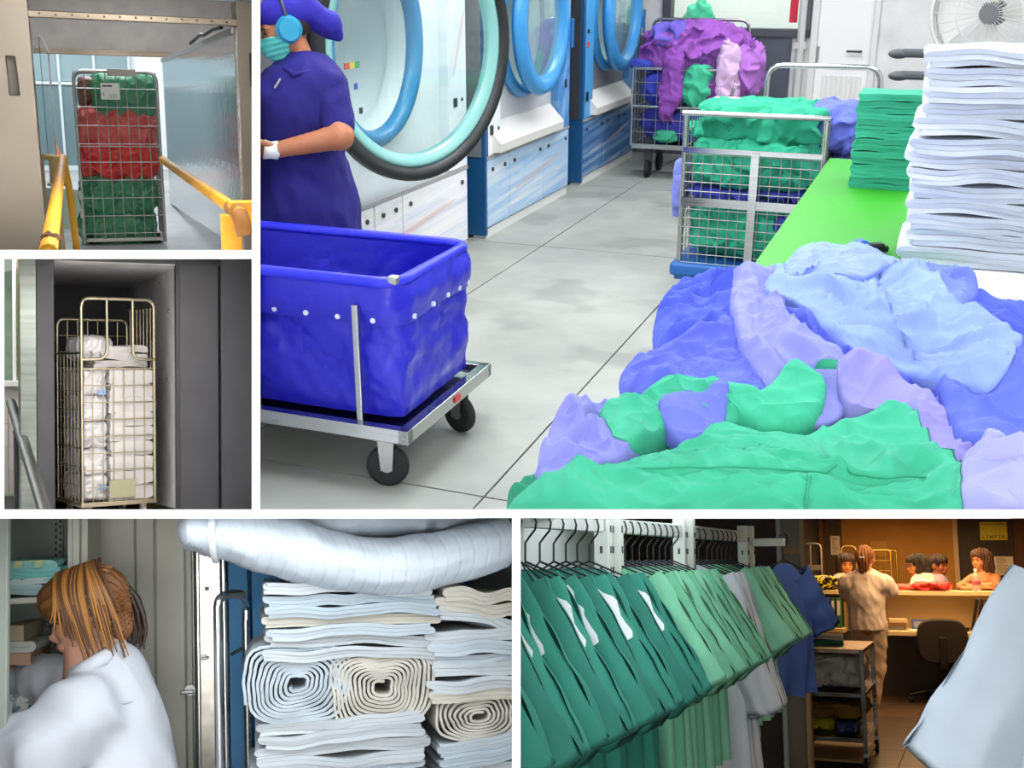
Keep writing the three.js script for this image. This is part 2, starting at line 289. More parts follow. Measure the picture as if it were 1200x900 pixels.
struct('floor', box(5.6, 0.1, 3.75, 0, -0.05, 0.35), mat(0x9a9a98, 0.7, { map: T.concrete }));  // gallery shell is added, gives bounce light and something to reflect
struct('ceiling', box(5.6, 0.1, 3.75, 0, 3.05, 0.35), wallWhite);
struct('wall_rear', box(5.6, 3, 0.1, 0, 1.5, 2.2), wallWhite);
struct('wall_left', box(0.1, 3, 3.75, -2.75, 1.5, 0.35), wallWhite);
struct('wall_right', box(0.1, 3, 3.75, 2.75, 1.5, 0.35), wallWhite);
{ // added fill light behind the viewer, brightens the partitions and all five places
  const t = thing('added_fill_panel', 'added white fill light panel on the rear wall of the gallery', 'added_lamp', [0, 1.75, 2.1]);
  part(t, 'frame', [box(2.5, 0.05, 0.09, 0, 0.625, 0.005, 0.008), box(2.5, 0.05, 0.09, 0, -0.625, 0.005, 0.008), box(0.05, 1.2, 0.09, -1.225, 0, 0.005, 0.008), box(0.05, 1.2, 0.09, 1.225, 0, 0.005, 0.008)], M.whitePaint);
  part(t, 'diffuser', box(2.4, 1.2, 0.02, 0, 0, 0), mat(0xffffff, 0.6, { emissive: 0xffffff, emissiveIntensity: 1 }));
  const l = new THREE.RectAreaLight(0xffffff, GALLERY_POWER, 2.4, 1.2); l.position.set(0, 1.75, 2.085); scene.add(l); l.castShadow = true;
}
// trims a geometry (room coordinates) to one side of a partition: points beyond it slide along an axis
function trim(g, kind, limit, axis) {
  const a = kind === 'L' || kind === 'R' ? [[limit, 0], [limit, 900]] : [[0, limit], [1200, limit]];
  const n = room.ray(...a[0]).cross(room.ray(...a[1])).normalize(), keepPt = room.ray(...({ L: [limit + 50, 450], R: [limit - 50, 450], B: [600, limit - 50], T: [600, limit + 50] })[kind]);
  if (n.dot(keepPt) < 0) n.negate();
  const ax = v3(axis), na = n.dot(ax), p = g.attributes.position, q = V(), e = V(0, room.h, 0);
  for (let i = 0; i < p.count; i++) { q.fromBufferAttribute(p, i).sub(e); const d = n.dot(q); if (d < 0) { q.addScaledVector(ax, -d / na).add(e); p.setXYZ(i, q.x, q.y, q.z); } }
  return g;
}
const trimC = g => { for (let i = 0; i < 6; i++) trim(trim(g, 'L', 305.3, [1, 0, 0]), 'B', 596.8, [0, 0, -1]); return g; };
// a level slab y0..y1 with outline x0..x1, z0..z1, cut off cleanly at the partitions
function slab(x0, x1, z0, z1, y0, y1, cuts, yc = y1) {
  let poly = [[x0, z0], [x1, z0], [x1, z1], [x0, z1]];
  for (const [kind, limit] of cuts) {
    const a = kind === 'L' || kind === 'R' ? [[limit, 0], [limit, 900]] : [[0, limit], [1200, limit]], n = room.ray(...a[0]).cross(room.ray(...a[1]));
    if (n.dot(room.ray(...({ L: [limit + 50, 450], R: [limit - 50, 450], B: [600, limit - 50], T: [600, limit + 50] })[kind])) < 0) n.negate();
    const side = p => n.x * p[0] + n.y * (yc - room.h) + n.z * p[1], out = [];
    poly.forEach((p, i) => { const q = poly[(i + 1) % poly.length], a1 = side(p), b1 = side(q); if (a1 >= 0) out.push(p); if ((a1 >= 0) !== (b1 >= 0)) { const t = a1 / (a1 - b1); out.push([mix(p[0], q[0], t), mix(p[1], q[1], t)]); } });
    poly = out; if (poly.length < 3) return null;
  }
  return extrude(poly.map(([x, z]) => [x, -z]), y1 - y0).rotateX(-Math.PI / 2).translate(0, y0, 0);
}

// lamp recessed in the underside of a sloping partition
function partitionLamp(py, px0, px1, d0, d1, power, color, label) {
  const dm = (d0 + d1) / 2, c = W((px0 + px1) / 2, py, dm), w = (px1 - px0) / F * dm * 0.96, f = V(0, (450 - py) / F, -1).normalize(), up = V(0, 1, (450 - py) / F).normalize(), h = (d1 - d0) * Math.hypot(1, (450 - py) / F);
  const m = new THREE.Matrix4().makeBasis(V(1, 0, 0), f, up), q = new THREE.Quaternion().setFromRotationMatrix(m);
  const t = new THREE.Group(); t.name = numbered('ceiling_light'); scene.add(t); t.position.set(...c); t.quaternion.copy(q); info(t, label, 'ceiling light');
  part(t, 'frame', box(w + 0.04, h + 0.04, 0.008, 0, 0, 0.006), M.white);
  part(t, 'diffuser', box(w, h, 0.003, 0, 0, 0.001), mat(0xffffff, 0.6, { emissive: color, emissiveIntensity: 0.8 }));
  const l = new THREE.RectAreaLight(color, power, w, h); l.position.set(...c).addScaledVector(up, -0.003); l.quaternion.copy(q); scene.add(l); l.castShadow = true; return t;
}


// =====================================================================================================
// WASHING HALL
// =====================================================================================================
room = LAUNDRY;
for (const [x, z] of [[-1.5, -3.4], [-1.5, -5.9], [-1.5, -8.4], [0.55, -3.4], [0.55, -5.9], [0.55, -8.4]])
  ceilingPanel(x, 3.0, z, 1.2, 1.2, x > 0 ? HALL_POWER * 0.6 : HALL_POWER, 0xf6faff, `square ceiling light panel in the ${x < 0 ? 'aisle' : 'table side'} row of the washing hall, ${z > -4 ? 'nearest' : z > -7 ? 'middle' : 'farthest'} one`, 'washing hall ceiling panels');
struct('ceiling', trimC(span(-5, 2.1, 3.08, 3.2, -0.9, -10.9)), wallWhite);
{ // concrete slabs with saw-cut joints, on a dark bed
  const bed = struct('floor', slab(-4.2, 2.0, -2.0, -10.7, -0.06, -0.022, [['L', 305.3], ['B', 596.8]], -0.06), mat(0x4a4c4b, 0.9));
  const slabMats = [0xd3d6d1, 0xcdd0cc, 0xd7d9d4, 0xd0d2cc].map(c => mat(c, 0.5, { map: T.concrete, bumpMap: T.crumple, bumpScale: 0.0006 }));
  const zs = [-1.9, -3.09, -6.55, -8.7, -10.7], R = rng(4);
  for (let i = -2; i < 3; i++) for (let k = 0; k < 4; k++) {
    const x0 = -1.28 + (i - 0) * 1.02;
    const g = slab(x0 + 0.004, x0 + 1.02 - 0.004, zs[k] - 0.005, zs[k + 1] + 0.005, -0.03, 0, [['L', 305.3], ['B', 596.8]]); if (!g) continue;
    const o = mesh('floor_slab', g, slabMats[Math.floor(R() * 4)]); pose(o, [0, 0, 0]); bed.attach(o);
  }
}
// back wall: white plaster above a dark grey wainscot, a window and a door
const ZB = -10.6;
struct('wall_back', [span(-4.2, -2.52, 0, 3.1, ZB, ZB - 0.16), span(-1.24, -1.14, 0, 3.1, ZB, ZB - 0.16), span(-2.52, -1.24, 0, 1.12, ZB, ZB - 0.16), span(-2.52, -1.24, 2.0, 3.1, ZB, ZB - 0.16), span(-0.68, 2.0, 0, 3.1, ZB, ZB - 0.16), span(-1.14, -0.68, 2.05, 3.1, ZB, ZB - 0.16)], mat(0xeceae8, 0.8, { map: T.mottle }));
struct('trim_1', [span(-4.2, -1.36, 0, 1.08, ZB + 0.02, ZB)], mat(0x565a66, 0.6, { map: T.mottle }), [0, 0, 0], 0, 'dark grey wainscot panel');
struct('wall_left', trimC(span(-4.2, -3.9, 0, 3.1, -5.6, -10.7)), mat(0xd9dadb, 0.8));
struct('wall_right', span(1.9, 2.05, 0, 3.1, -1.2, -10.7), mat(0xeceae8, 0.8, { map: T.mottle }));
{ const w = struct('window_1', [span(-2.55, -1.21, 1.09, 1.16, ZB + 0.05, ZB - 0.1, 0.008), span(-2.55, -1.21, 1.96, 2.03, ZB + 0.05, ZB - 0.1, 0.008), span(-2.55, -2.47, 1.09, 2.03, ZB + 0.05, ZB - 0.1, 0.008), span(-1.29, -1.21, 1.09, 2.03, ZB + 0.05, ZB - 0.1, 0.008)], mat(0x4b4c52, 0.5), [0, 0, 0], 0, 'dark framed window to the next room');
  const p = mesh('pane', span(-2.47, -1.29, 1.16, 1.96, ZB - 0.03, ZB - 0.036), M.glass); pose(p, [0, 0, 0]); w.attach(p);
  // the bright room behind the window
  struct('wall_beyond', [span(-3.6, -0.3, 0.2, 3.0, ZB - 1.9, ZB - 2.0), span(-3.6, -0.3, 3.0, 3.1, ZB - 0.2, ZB - 2), span(-3.7, -3.6, 0.2, 3.1, ZB - 0.2, ZB - 2), span(-0.3, -0.2, 0.2, 3.1, ZB - 0.2, ZB - 2)], mat(0xf4f2ee, 0.8));
  ceilingPanel(-1.9, 2.9, ZB - 1.0, 1.2, 0.6, 22, 0xffffff, 'white ceiling panel in the room behind the window', undefined);
  const r = thing('rail_trolley', 'steel hoop of a trolley beyond the dark framed window', 'trolley', [-2.0, 0.2, ZB - 0.6]);
  part(r, 'hoop', pipe([[-0.14, 0, 0], [-0.14, 1.0, 0], [0.14, 1.0, 0], [0.14, 0, 0]], 0.012, 0.06), M.zinc);
  part(r, 'base', box(0.36, 0.05, 0.3, 0, 0.025, 0, 0.01), M.zinc);
  solo('cloth_bundle', 'green cloth bundle seen through the dark framed window', 'bundle', field((x, y, z) => Math.hypot(x / 0.24, (y - 0.6) / 0.66, z / 0.2) * 0.2 - 0.2 + 0.025 * nz(x * 14, y * 14, z * 14), [-0.3, -0.1, -0.28], [0.3, 1.32, 0.28], 0.02), cloth(0x4fc59a), [-2.36, 0.12, ZB - 0.7]);
  solo('door_poster', 'small red notice at the right end of the window', 'notice', box(0.07, 0.3, 0.006), mat(0xd83348, 0.8), [-1.37, 1.36, ZB - 0.02]);
}
{ const d = struct('door_1', [span(-1.14, -0.68, 0.01, 2.05, ZB + 0.005, ZB - 0.035, 0.006)], mat(0xf0eeeb, 0.5), [0, 0, 0], 0, 'white panelled door with a slatted lower half');
  const add = (n, g, m) => { const o = mesh(n, g, m); pose(o, [0, 0, 0]); d.attach(o); };
  const slat = box(0.03, 0.62, 0.016, 0, 0, 0, 0.004);
  for (let i = 0; i < 8; i++) { const o = new THREE.Mesh(boxUV(slat.clone()), mat(0xe6e3df, 0.5)); o.name = 'slat'; o.castShadow = o.receiveShadow = true; pose(o, [-1.05 + i * 0.043, 0.46, ZB + 0.012]); d.attach(o); }
  add('rail', span(-1.1, -0.72, 0.83, 0.86, ZB + 0.018, ZB, 0.004), mat(0xd5d2ce, 0.5));
  for (const y of [0.35, 0.95, 1.6]) add('hinge', cyl(0.014, 0.13, -1.13, y, ZB + 0.015), M.zinc);
  add('handle', [rod([-0.76, 0.98, ZB + 0.05], [-0.88, 0.98, ZB + 0.05], 0.009), cyl(0.01, 0.05, -0.76, 0.98, ZB + 0.03, 'z')], M.darkGrey);
  add('door_frame', [span(-1.2, -1.14, 0, 2.12, ZB + 0.04, ZB - 0.05, 0.005), span(-0.68, -0.63, 0, 2.12, ZB + 0.04, ZB - 0.05, 0.005), span(-1.2, -0.63, 2.05, 2.12, ZB + 0.04, ZB - 0.05, 0.005)], mat(0xdcdad6, 0.5));
  struct('trim_2', [cyl(0.035, 3.0, -1.28, 1.5, ZB + 0.06), box(0.1, 0.06, 0.08, -1.28, 1.02, ZB + 0.05, 0.006)], mat(0xc9c7c3, 0.5), [0, 0, 0], 0, 'pale pipe beside the white door');
}

// ---------- washing machines: fronts in the plane x = XM, facing +x ----------
const XM = -2.7;
const skyPrint = (seed, a, b, c) => print(256, 256, (g, w, h) => {       // sea and sky film on the machine panels: streaks of cloud
  g.fillStyle = a; g.fillRect(0, 0, w, h); const R = rng(seed);
  for (let i = 0; i < 140; i++) { g.fillStyle = [b, c, a, '#f2ece6'][Math.floor(R() * 4)]; g.globalAlpha = 0.1 + 0.2 * R(); const x = R() * w, y = R() * h, l = 20 + R() * 90; g.beginPath(); g.ellipse(x, y, l, 3 + R() * 9, -0.25 + R() * 0.2, 0, 7); g.fill(); }
  g.globalAlpha = 0.55; g.fillStyle = '#d7a7a0'; g.beginPath(); g.ellipse(w * 0.6, h * 0.52, 80, 6, -0.3, 0, 7); g.fill();
});
function film(g, tx, x0, x1, y0, y1) {              // uv across a panel in the plane x = const (u along -z)
  g = flat(g); const p = g.attributes.position, uv = new Float32Array(p.count * 2);
  for (let i = 0; i < p.count; i++) { uv[2 * i] = (-p.getZ(i) - x0) / (x1 - x0); uv[2 * i + 1] = (p.getY(i) - y0) / (y1 - y0); }
  g.setAttribute('uv', new THREE.BufferAttribute(uv, 2)); g.userData.keep = true; return [g, mat(0xffffff, 0.35, { map: tx })];
}
function washer(zn, zf, label, opt) {
  const L = zn - zf, t = thing('washing_machine', label, 'washing machine', [XM, 0, zn], 0, 'industrial washing machines');
  // machine coordinates: x out of the front, z from 0 (near end) to -L
  const loc = g => { g.translate(XM, 0, zn); trim(g, 'L', 305.3, [1, 0, 0]); return g.translate(-XM, 0, -zn); };
  const oc = opt.oc, oy = opt.oy, or = opt.or, D = 0.75;
  part(t, 'body', [loc(span(-D, -0.16, 0.08, 2.3, -0.02, -0.06)), loc(span(-D, -0.16, 0.08, 2.3, -L + 0.06, -L + 0.02)), loc(span(-D, -D - 0.03, 0.08, 2.3, -0.02, -L + 0.02)), span(-0.7, 0, 2.3, 2.36, -0.02, -L + 0.02), span(-0.3, -0.02, 0.05, 0.1, -0.02, -L + 0.02)].map(loc), mat(0x24588f, 0.45));
  // front plate with a round mouth
  const pl = extrude([[0.04, 0.5], [L - 0.04, 0.5], [L - 0.04, 2.3], [0.04, 2.3]], 0.03, 0, [ring(or, 56, oc, oy)]).rotateY(Math.PI / 2).translate(-0.09, 0, 0);
  part(t, 'front_plate', loc(pl), opt.plate);
  // drum
  const dr = lathe([[or, 0], [or * 0.97, -0.12], [or * 1.02, -0.13], [or * 1.02, -0.5], [0, -0.52]], 40).rotateZ(-Math.PI / 2).translate(-0.06, oy, -oc);
  part(t, 'drum', loc(dr), mat(0xe8ebe8, 0.35));
  part(t, 'gasket', loc(lathe([[or * 0.99, -0.01], [or * 1.16, -0.01], [or * 1.18, 0.03], [or * 1.1, 0.07], [or * 1.0, 0.05], [or * 0.97, 0.0], [or * 0.99, -0.01]], 56).rotateZ(-Math.PI / 2).translate(-0.06, oy, -oc)), opt.gasket);
  // posts at both ends
  const side = opt.side ?? mat(0x17507f, 0.4);
  part(t, 'side_panel', [loc(span(-0.4, -0.002, 0.02, 0.52, 0, -0.035, 0.004)), loc(span(-0.35, -0.002, 0.52, 2.3, 0, -0.05, 0.004))], side);
  part(t, 'upper_cheek', loc(span(-0.36, -0.03, 0.53, 2.28, 0.004, 0)), opt.cheek ?? mat(0x7b7d80, 0.5));
  const [g1, m1] = film(loc(span(-0.1, 0.0, 0.53, 2.3, -L + 0.28, -L + 0.02, 0.004)), opt.print2, L - 0.3, L, 0.3, 2.3);
  part(t, 'control_post', g1, m1);
  part(t, 'near_post', loc(span(-0.1, 0.0, 0.53, 2.3, -0.052, -0.26, 0.004)), opt.postMat ?? mat(0xe9ebee, 0.4));
  // lower doors
  const lo = opt.lower, n = lo.length - 1;
  for (let i = 0; i < n; i++) {
    const [g, m] = film(loc(span(-0.04, 0.0, 0.07, 0.505, -lo[i] - 0.006, -lo[i + 1] + 0.006, 0.004)), opt.print1, 0, L, 0, 0.62);
    const d = part(t, 'service_panel', g, m);
    part(d, 'lock', cyl(0.013, 0.012, 0.004, 0.44, -lo[i + 1] + 0.09, 'x'), M.darkGrey);
    part(d, 'lock', cyl(0.013, 0.012, 0.004, 0.44, -lo[i] - 0.09, 'x'), M.darkGrey);
  }
  part(t, 'plinth', loc(span(-0.1, -0.012, 0.0, 0.06, -0.02, -L + 0.02)), mat(0xd9d9d6, 0.5));
  part(t, 'seam_strip', loc(span(-0.03, 0.004, 0.508, 0.528, -0.02, -L + 0.02)), mat(0x9b9a9a, 0.5));
  if (opt.console) { // sloping sill below the mouth
    const s = extrude([[0, 0.545], [0.055, 0.545], [0.06, 0.6], [-0.05, 0.72], [-0.06, 0.72], [-0.06, 0.545]], opt.console[1] - opt.console[0]).translate(0, 0, -opt.console[1]);
    part(t, 'sill', loc(s), mat(0xd9d5d0, 0.45));
  }
  for (const [z, y, w, h, c] of opt.marks) part(t, 'sticker', loc(box(0.004, h, w, 0.003, y, -z)), mat(c, 0.5));
  return t;
}
const lightFilm = skyPrint(5, '#ece9ee', '#b9c3d4', '#d9d3d2'), blueFilm = skyPrint(9, '#a9c6e2', '#6f9fd0', '#dfe2e6'), deepFilm = skyPrint(12, '#3f6fa6', '#1f4f8c', '#8aa4bf'), postFilm = skyPrint(15, '#4b8dcc', '#2c6fb8', '#c9d9ea');
washer(-4.35, -6.32, 'white industrial washing machine with its big round door swung open, beside the worker', { oc: 0.86, oy: 1.3, or: 0.44, plate: mat(0xdfe2e4, 0.4), gasket: mat(0x2c7fb0, 0.35), print1: lightFilm, print2: skyPrint(31, '#e8eaee', '#c2cbd8', '#d8dce2'), lower: [0.02, 0.72, 1.05, 1.95], marks: [[0.5, 1.22, 0.05, 0.03, 0xd24434], [0.55, 1.22, 0.05, 0.03, 0xe4c33c], [0.6, 1.22, 0.05, 0.03, 0x3a9a56], [0.58, 1.12, 0.03, 0.03, 0x2a57c8], [0.62, 1.0, 0.03, 0.03, 0x222222], [1.78, 0.92, 0.05, 0.05, 0x202124], [1.88, 0.93, 0.02, 0.02, 0x202124]] });
washer(-6.6, -8.32, 'industrial washing machine with pale blue sky film panels and a closed glass door', { oc: 0.8, oy: 1.32, or: 0.42, plate: mat(0xc4c5c6, 0.4), gasket: mat(0x2f86c4, 0.35), print1: blueFilm, print2: postFilm, lower: [0.02, 0.42, 1.12, 1.7], console: [0.12, 1.4], marks: [[0.06, 1.2, 0.05, 0.04, 0xd24434], [0.1, 0.69, 0.05, 0.06, 0x202124], [0.22, 0.69, 0.02, 0.02, 0x202124], [1.6, 0.85, 0.04, 0.06, 0x202124]] });
washer(-8.65, -10.3, 'industrial washing machine with dark blue film panels nearest the back wall', { oc: 0.78, oy: 1.34, or: 0.42, plate: mat(0x8d8f92, 0.45), gasket: mat(0x2f86c4, 0.35), print1: deepFilm, print2: postFilm, cheek: mat(0x3c3e42, 0.5), postMat: mat(0x4d9bd3, 0.4), lower: [0.02, 0.62, 1.14, 1.64], console: [0.2, 1.36], marks: [[0.1, 1.2, 0.05, 0.03, 0x202124], [0.1, 1.1, 0.05, 0.04, 0xd24434], [0.1, 0.7, 0.06, 0.07, 0x202124]] });
// closed glass doors of the two farther machines
for (const [z, c] of [[-7.4, 'pale'], [-9.43, 'far']]) {
  const t = thing('washer_door', c === 'pale' ? 'closed round glass door on the washer with pale blue panels' : 'closed round glass door on the dark blue washer at the back', 'washer door', [XM, 1.33, z], 0, 'closed washer doors');
  part(t, 'door_ring', lathe([[0.36, 0.06], [0.47, 0.05], [0.49, 0.09], [0.46, 0.14], [0.38, 0.13], [0.36, 0.06]], 48).rotateZ(-Math.PI / 2), mat(0x3a90cc, 0.3));
  part(t, 'door_glass', lathe([[0, 0.11], [0.2, 0.105], [0.37, 0.09], [0.37, 0.085], [0, 0.1]], 40).rotateZ(-Math.PI / 2), mat(0xd8eeee, 0.05, { transmission: 0.85, thickness: 0 }));
  part(t, 'handle', [box(0.05, 0.1, 0.05, 0.12, -0.1, -0.48, 0.01), box(0.02, 0.2, 0.03, 0.15, -0.1, -0.48, 0.008)], mat(0x1c66a8, 0.4));
}
{ // big open door of the first machine, swung out 20 degrees on its near hinge
  const t = thing('washer_door', 'huge round glass washer door with black rim, swung open behind the blue cart', 'washer door', [XM + 0.02, 1.31, -4.47], -0.36);
  const rr = 0.635, g = (o) => o.rotateZ(-Math.PI / 2).translate(0.02, 0, -rr);
  part(t, 'rim', g(lathe([[rr - 0.055, -0.01], [rr, -0.025], [rr + 0.012, 0.0], [rr + 0.012, 0.035], [rr, 0.05], [rr - 0.05, 0.045], [rr - 0.055, -0.01]], 72)), mat(0x17181b, 0.42));
  part(t, 'inner_ring', g(lathe([[rr - 0.12, -0.02], [rr - 0.055, -0.012], [rr - 0.05, 0.03], [rr - 0.075, 0.035], [rr - 0.115, 0.012], [rr - 0.12, -0.02]], 72)), mat(0x7fb3ad, 0.25));
  part(t, 'door_glass', g(lathe([[0, 0.0], [rr - 0.12, 0.0], [rr - 0.12, 0.008], [0, 0.008]], 48)), M.glass);
  part(t, 'hinge', [box(0.05, 0.12, 0.06, 0, 0.22, 0.0, 0.008), box(0.05, 0.12, 0.06, 0, -0.22, 0.0, 0.008), cyl(0.02, 0.6, 0, 0, 0.02)], M.darkGrey);
}

// ---------- blue tarpaulin cart ----------
{
  const x1 = -1.54, zN = -3.05, zFar = -3.69, t = thing('laundry_cart', 'large blue tarpaulin laundry cart on a steel platform, in front of the worker', 'cart', [-2.0, 0, -3.37]);
  const L = g => { g.userData.k2 = 1; trim(g, 'L', 305.3, [1, 0, 0]); return g.translate(2.0, 0, 3.37); };
  const x0 = -2.75, tarp = mat(0x1c1cb4, 0.36, { bumpMap: T.crumple, bumpScale: 0.004, side: THREE.DoubleSide });
  // platform of square tube
  part(t, 'platform_frame', [L(span(x0, x1 + 0.03, 0.185, 0.235, zN + 0.05, zN + 0.01, 0.004)), L(span(x0, x1 + 0.03, 0.185, 0.235, zFar, zFar - 0.04, 0.004)), L(span(x1 - 0.01, x1 + 0.03, 0.185, 0.235, zN + 0.05, zFar - 0.04, 0.004)), L(span(x0, x1, 0.2, 0.215, zN + 0.02, zFar))], M.steel);
  part(t, 'badge', L(box(0.004, 0.02, 0.05, x1 + 0.033, 0.21, -3.4)), mat(0xc8323a, 0.5));
  // posts and top rail
  const posts = [[x1 - 0.06, zN + 0.01], [x1 - 0.005, zN - 0.11], [x1 - 0.04, zFar + 0.03]];
  part(t, 'post', L(box(0.022, 0.42, 0.022, x1 - 0.16, 0.43, zN + 0.017, 0.004)), M.steel);
  part(t, 'corner_cap', L(box(0.036, 0.03, 0.036, x1 - 0.045, 0.72, zN - 0.035, 0.01)), M.zinc);
  // bag: outer wall with a slight bulge, rolled rim, inner wall, bottom
  const xa = x0, xb = x1 - 0.02, za = zN - 0.02, zb = zFar + 0.02, rc = 0.06;
  const outline = [[xa, za], [xb - rc, za], [xb - rc * 0.3, za - rc * 0.3], [xb, za - rc], [xb, zb + rc], [xb - rc * 0.3, zb + rc * 0.3], [xb - rc, zb], [xa, zb]];
  const at = u => { let tot = 0; const seg = outline.map((p, i) => { const q = outline[(i + 1) % outline.length]; const l = i === outline.length - 1 ? 0 : Math.hypot(q[0] - p[0], q[1] - p[1]); tot += l; return l; }); let s = u * tot; for (let i = 0; i < seg.length - 1; i++) { if (s <= seg[i] || i === seg.length - 2) { const k = clamp(s / seg[i]); return [mix(outline[i][0], outline[i + 1][0], k), mix(outline[i][1], outline[i + 1][1], k)]; } s -= seg[i]; } };
  const cx = (xa + xb) / 2, cz = (za + zb) / 2;
  const wall = (inset, y0, y1, fold, seed, sag = 0) => grid(150, 26, (u, v) => {
    const [x, z] = at(u), y = mix(y0, y1, v), sgx = Math.sign(x - cx), k = 1 - inset / 0.33, mid = Math.sin(Math.PI * v);
    const w = fold * (0.7 * nz(x * 5 + y * 6, y * 3, z * 5 + seed) + 0.6 * Math.abs(nz(x * 9 - y * 9, y * 7, z * 9 + seed)) + 0.25 * nz(x * 26, y * 20, z * 26 + seed)) * (0.25 + mid);
    const nx = Math.abs(z - cz) < Math.abs(zb - za) / 2 - 0.03 ? 1 : 0, dz = nx ? 0 : Math.sign(z - cz);
    return [x - inset * (nx ? 1 : 0) + w * (nx ? 1 : 0) + (nx ? 0.012 * mid : 0), y - sag * Math.sin(u * Math.PI * 6) ** 2, z - dz * inset + w * dz + dz * 0.012 * mid];
  });
  const bag = part(t, 'bag', [L(wall(0.02, 0.24, 0.7, 0.04, 3)), L(wall(0.035, 0.24, 0.7, 0.016, 11)), L(span(xa, xb - 0.03, 0.24, 0.255, za - 0.03, zb + 0.03))], tarp);
  part(t, 'cuff', L(wall(-0.006, 0.572, 0.705, 0.014, 21, 0.008)), tarp);
  const rimPts = outline.map(([x, z]) => [x - 0.012, 0.708 + 0.006 * nz(x * 4, z * 4), z]);
  part(t, 'rim_roll', L(sweep(fillet(rimPts, 0.05), 0.02, 8)), mat(0x2328cf, 0.4, { bumpMap: T.crumple, bumpScale: 0.002 }));
  for (const [x, z, s] of [[-2.02, zN + 0.0, 0], [-1.9, zN, 0], [-1.78, zN, 0], [-1.65, zN, 0], [xb + 0.012, -3.15, 1], [xb + 0.012, -3.3, 1], [xb + 0.012, -3.42, 1], [xb + 0.012, -3.52, 1], [xb + 0.012, -3.6, 1]]) part(t, 'rivet', L(cyl(0.009, 0.012, x, 0.585, z - (s ? 0 : 0.008), s ? 'x' : 'z', 10)), mat(0xd7dade, 0.35));
  // castors
  const castor = (x, z, a) => {
    const c = part(t, 'castor_fork', [L(box(0.07, 0.012, 0.07, x, 0.178, z)), ...[-1, 1].map(s => L(extrude([[-0.028, 0], [0.028, 0], [0.02, -0.11], [-0.02, -0.11]], 0.004).translate(0, 0, s * 0.022).rotateY(a).translate(x, 0.172, z)))], M.zinc);
    part(c, 'wheel', L(lathe([[0.012, -0.016], [0.05, -0.016], [0.06, -0.018], [0.072, -0.012], [0.074, 0], [0.072, 0.012], [0.06, 0.018], [0.05, 0.016], [0.012, 0.016]], 28).rotateX(Math.PI / 2).rotateY(a).translate(x, 0.074, z)), M.rubber);
    part(c, 'hub', L(cyl(0.02, 0.042, 0, 0, 0, 'z', 14).rotateY(a).translate(x, 0.074, z)), M.zinc);
  };
  castor(-1.62, -3.06, 0.25); castor(-1.58, -3.58, -0.35); castor(-2.5, -3.6, 0.2);
}

// ---------- wire cages of laundry ----------
function wireWall(w, h, nx, ny, r = 0.0035) { const g = []; for (let i = 0; i <= nx; i++) g.push(rod([-w / 2 + w * i / nx, 0, 0], [-w / 2 + w * i / nx, h, 0], r, 4)); for (let j = 0; j <= ny; j++) g.push(rod([-w / 2, h * j / ny, 0.004], [w / 2, h * j / ny, 0.004], r, 4)); return g; }
function lump(rx, ry, rz, seed, amp, freq, sq = 4) {        // crumpled bundle of cloth, base at y = 0
  const ca = Math.cos(seed * 1.7), sa = Math.sin(seed * 1.7), fq = freq * 0.8;
  const f = (x, y, z) => { const X = Math.abs(x) / rx, Y = Math.abs(y - ry) / ry, Z = Math.abs(z) / rz, l = Math.pow(X ** sq + Y ** sq + Z ** sq, 1 / sq), d = (l - 1) * Math.min(rx, ry, rz); if (Math.abs(d) > amp * 3) return d; const w = 0.07, u = (x * ca + y * sa) + w * nz(x * 7, y * 7, z * 7 + seed), v = (y * ca - x * sa) + w * nz(x * 7 + 9, y * 7, z * 7 + seed), q = z + w * nz(x * 7 + 5, y * 7 + 3, z * 7 + seed); return d + amp * (1.9 * Math.abs(nz(u * fq, v * fq * 0.45, q * fq + seed)) + 0.9 * Math.abs(nz(u * fq * 1.2 + 7, v * fq * 2.1, q * fq * 1.9 + seed)) - 0.55); };
  const e = amp * 1.5; return field(f, [-rx - e, -e, -rz - e], [rx + e, 2 * ry + e, rz + e], Math.max(0.0095, Math.max(rx, ry, rz) / 42));
}
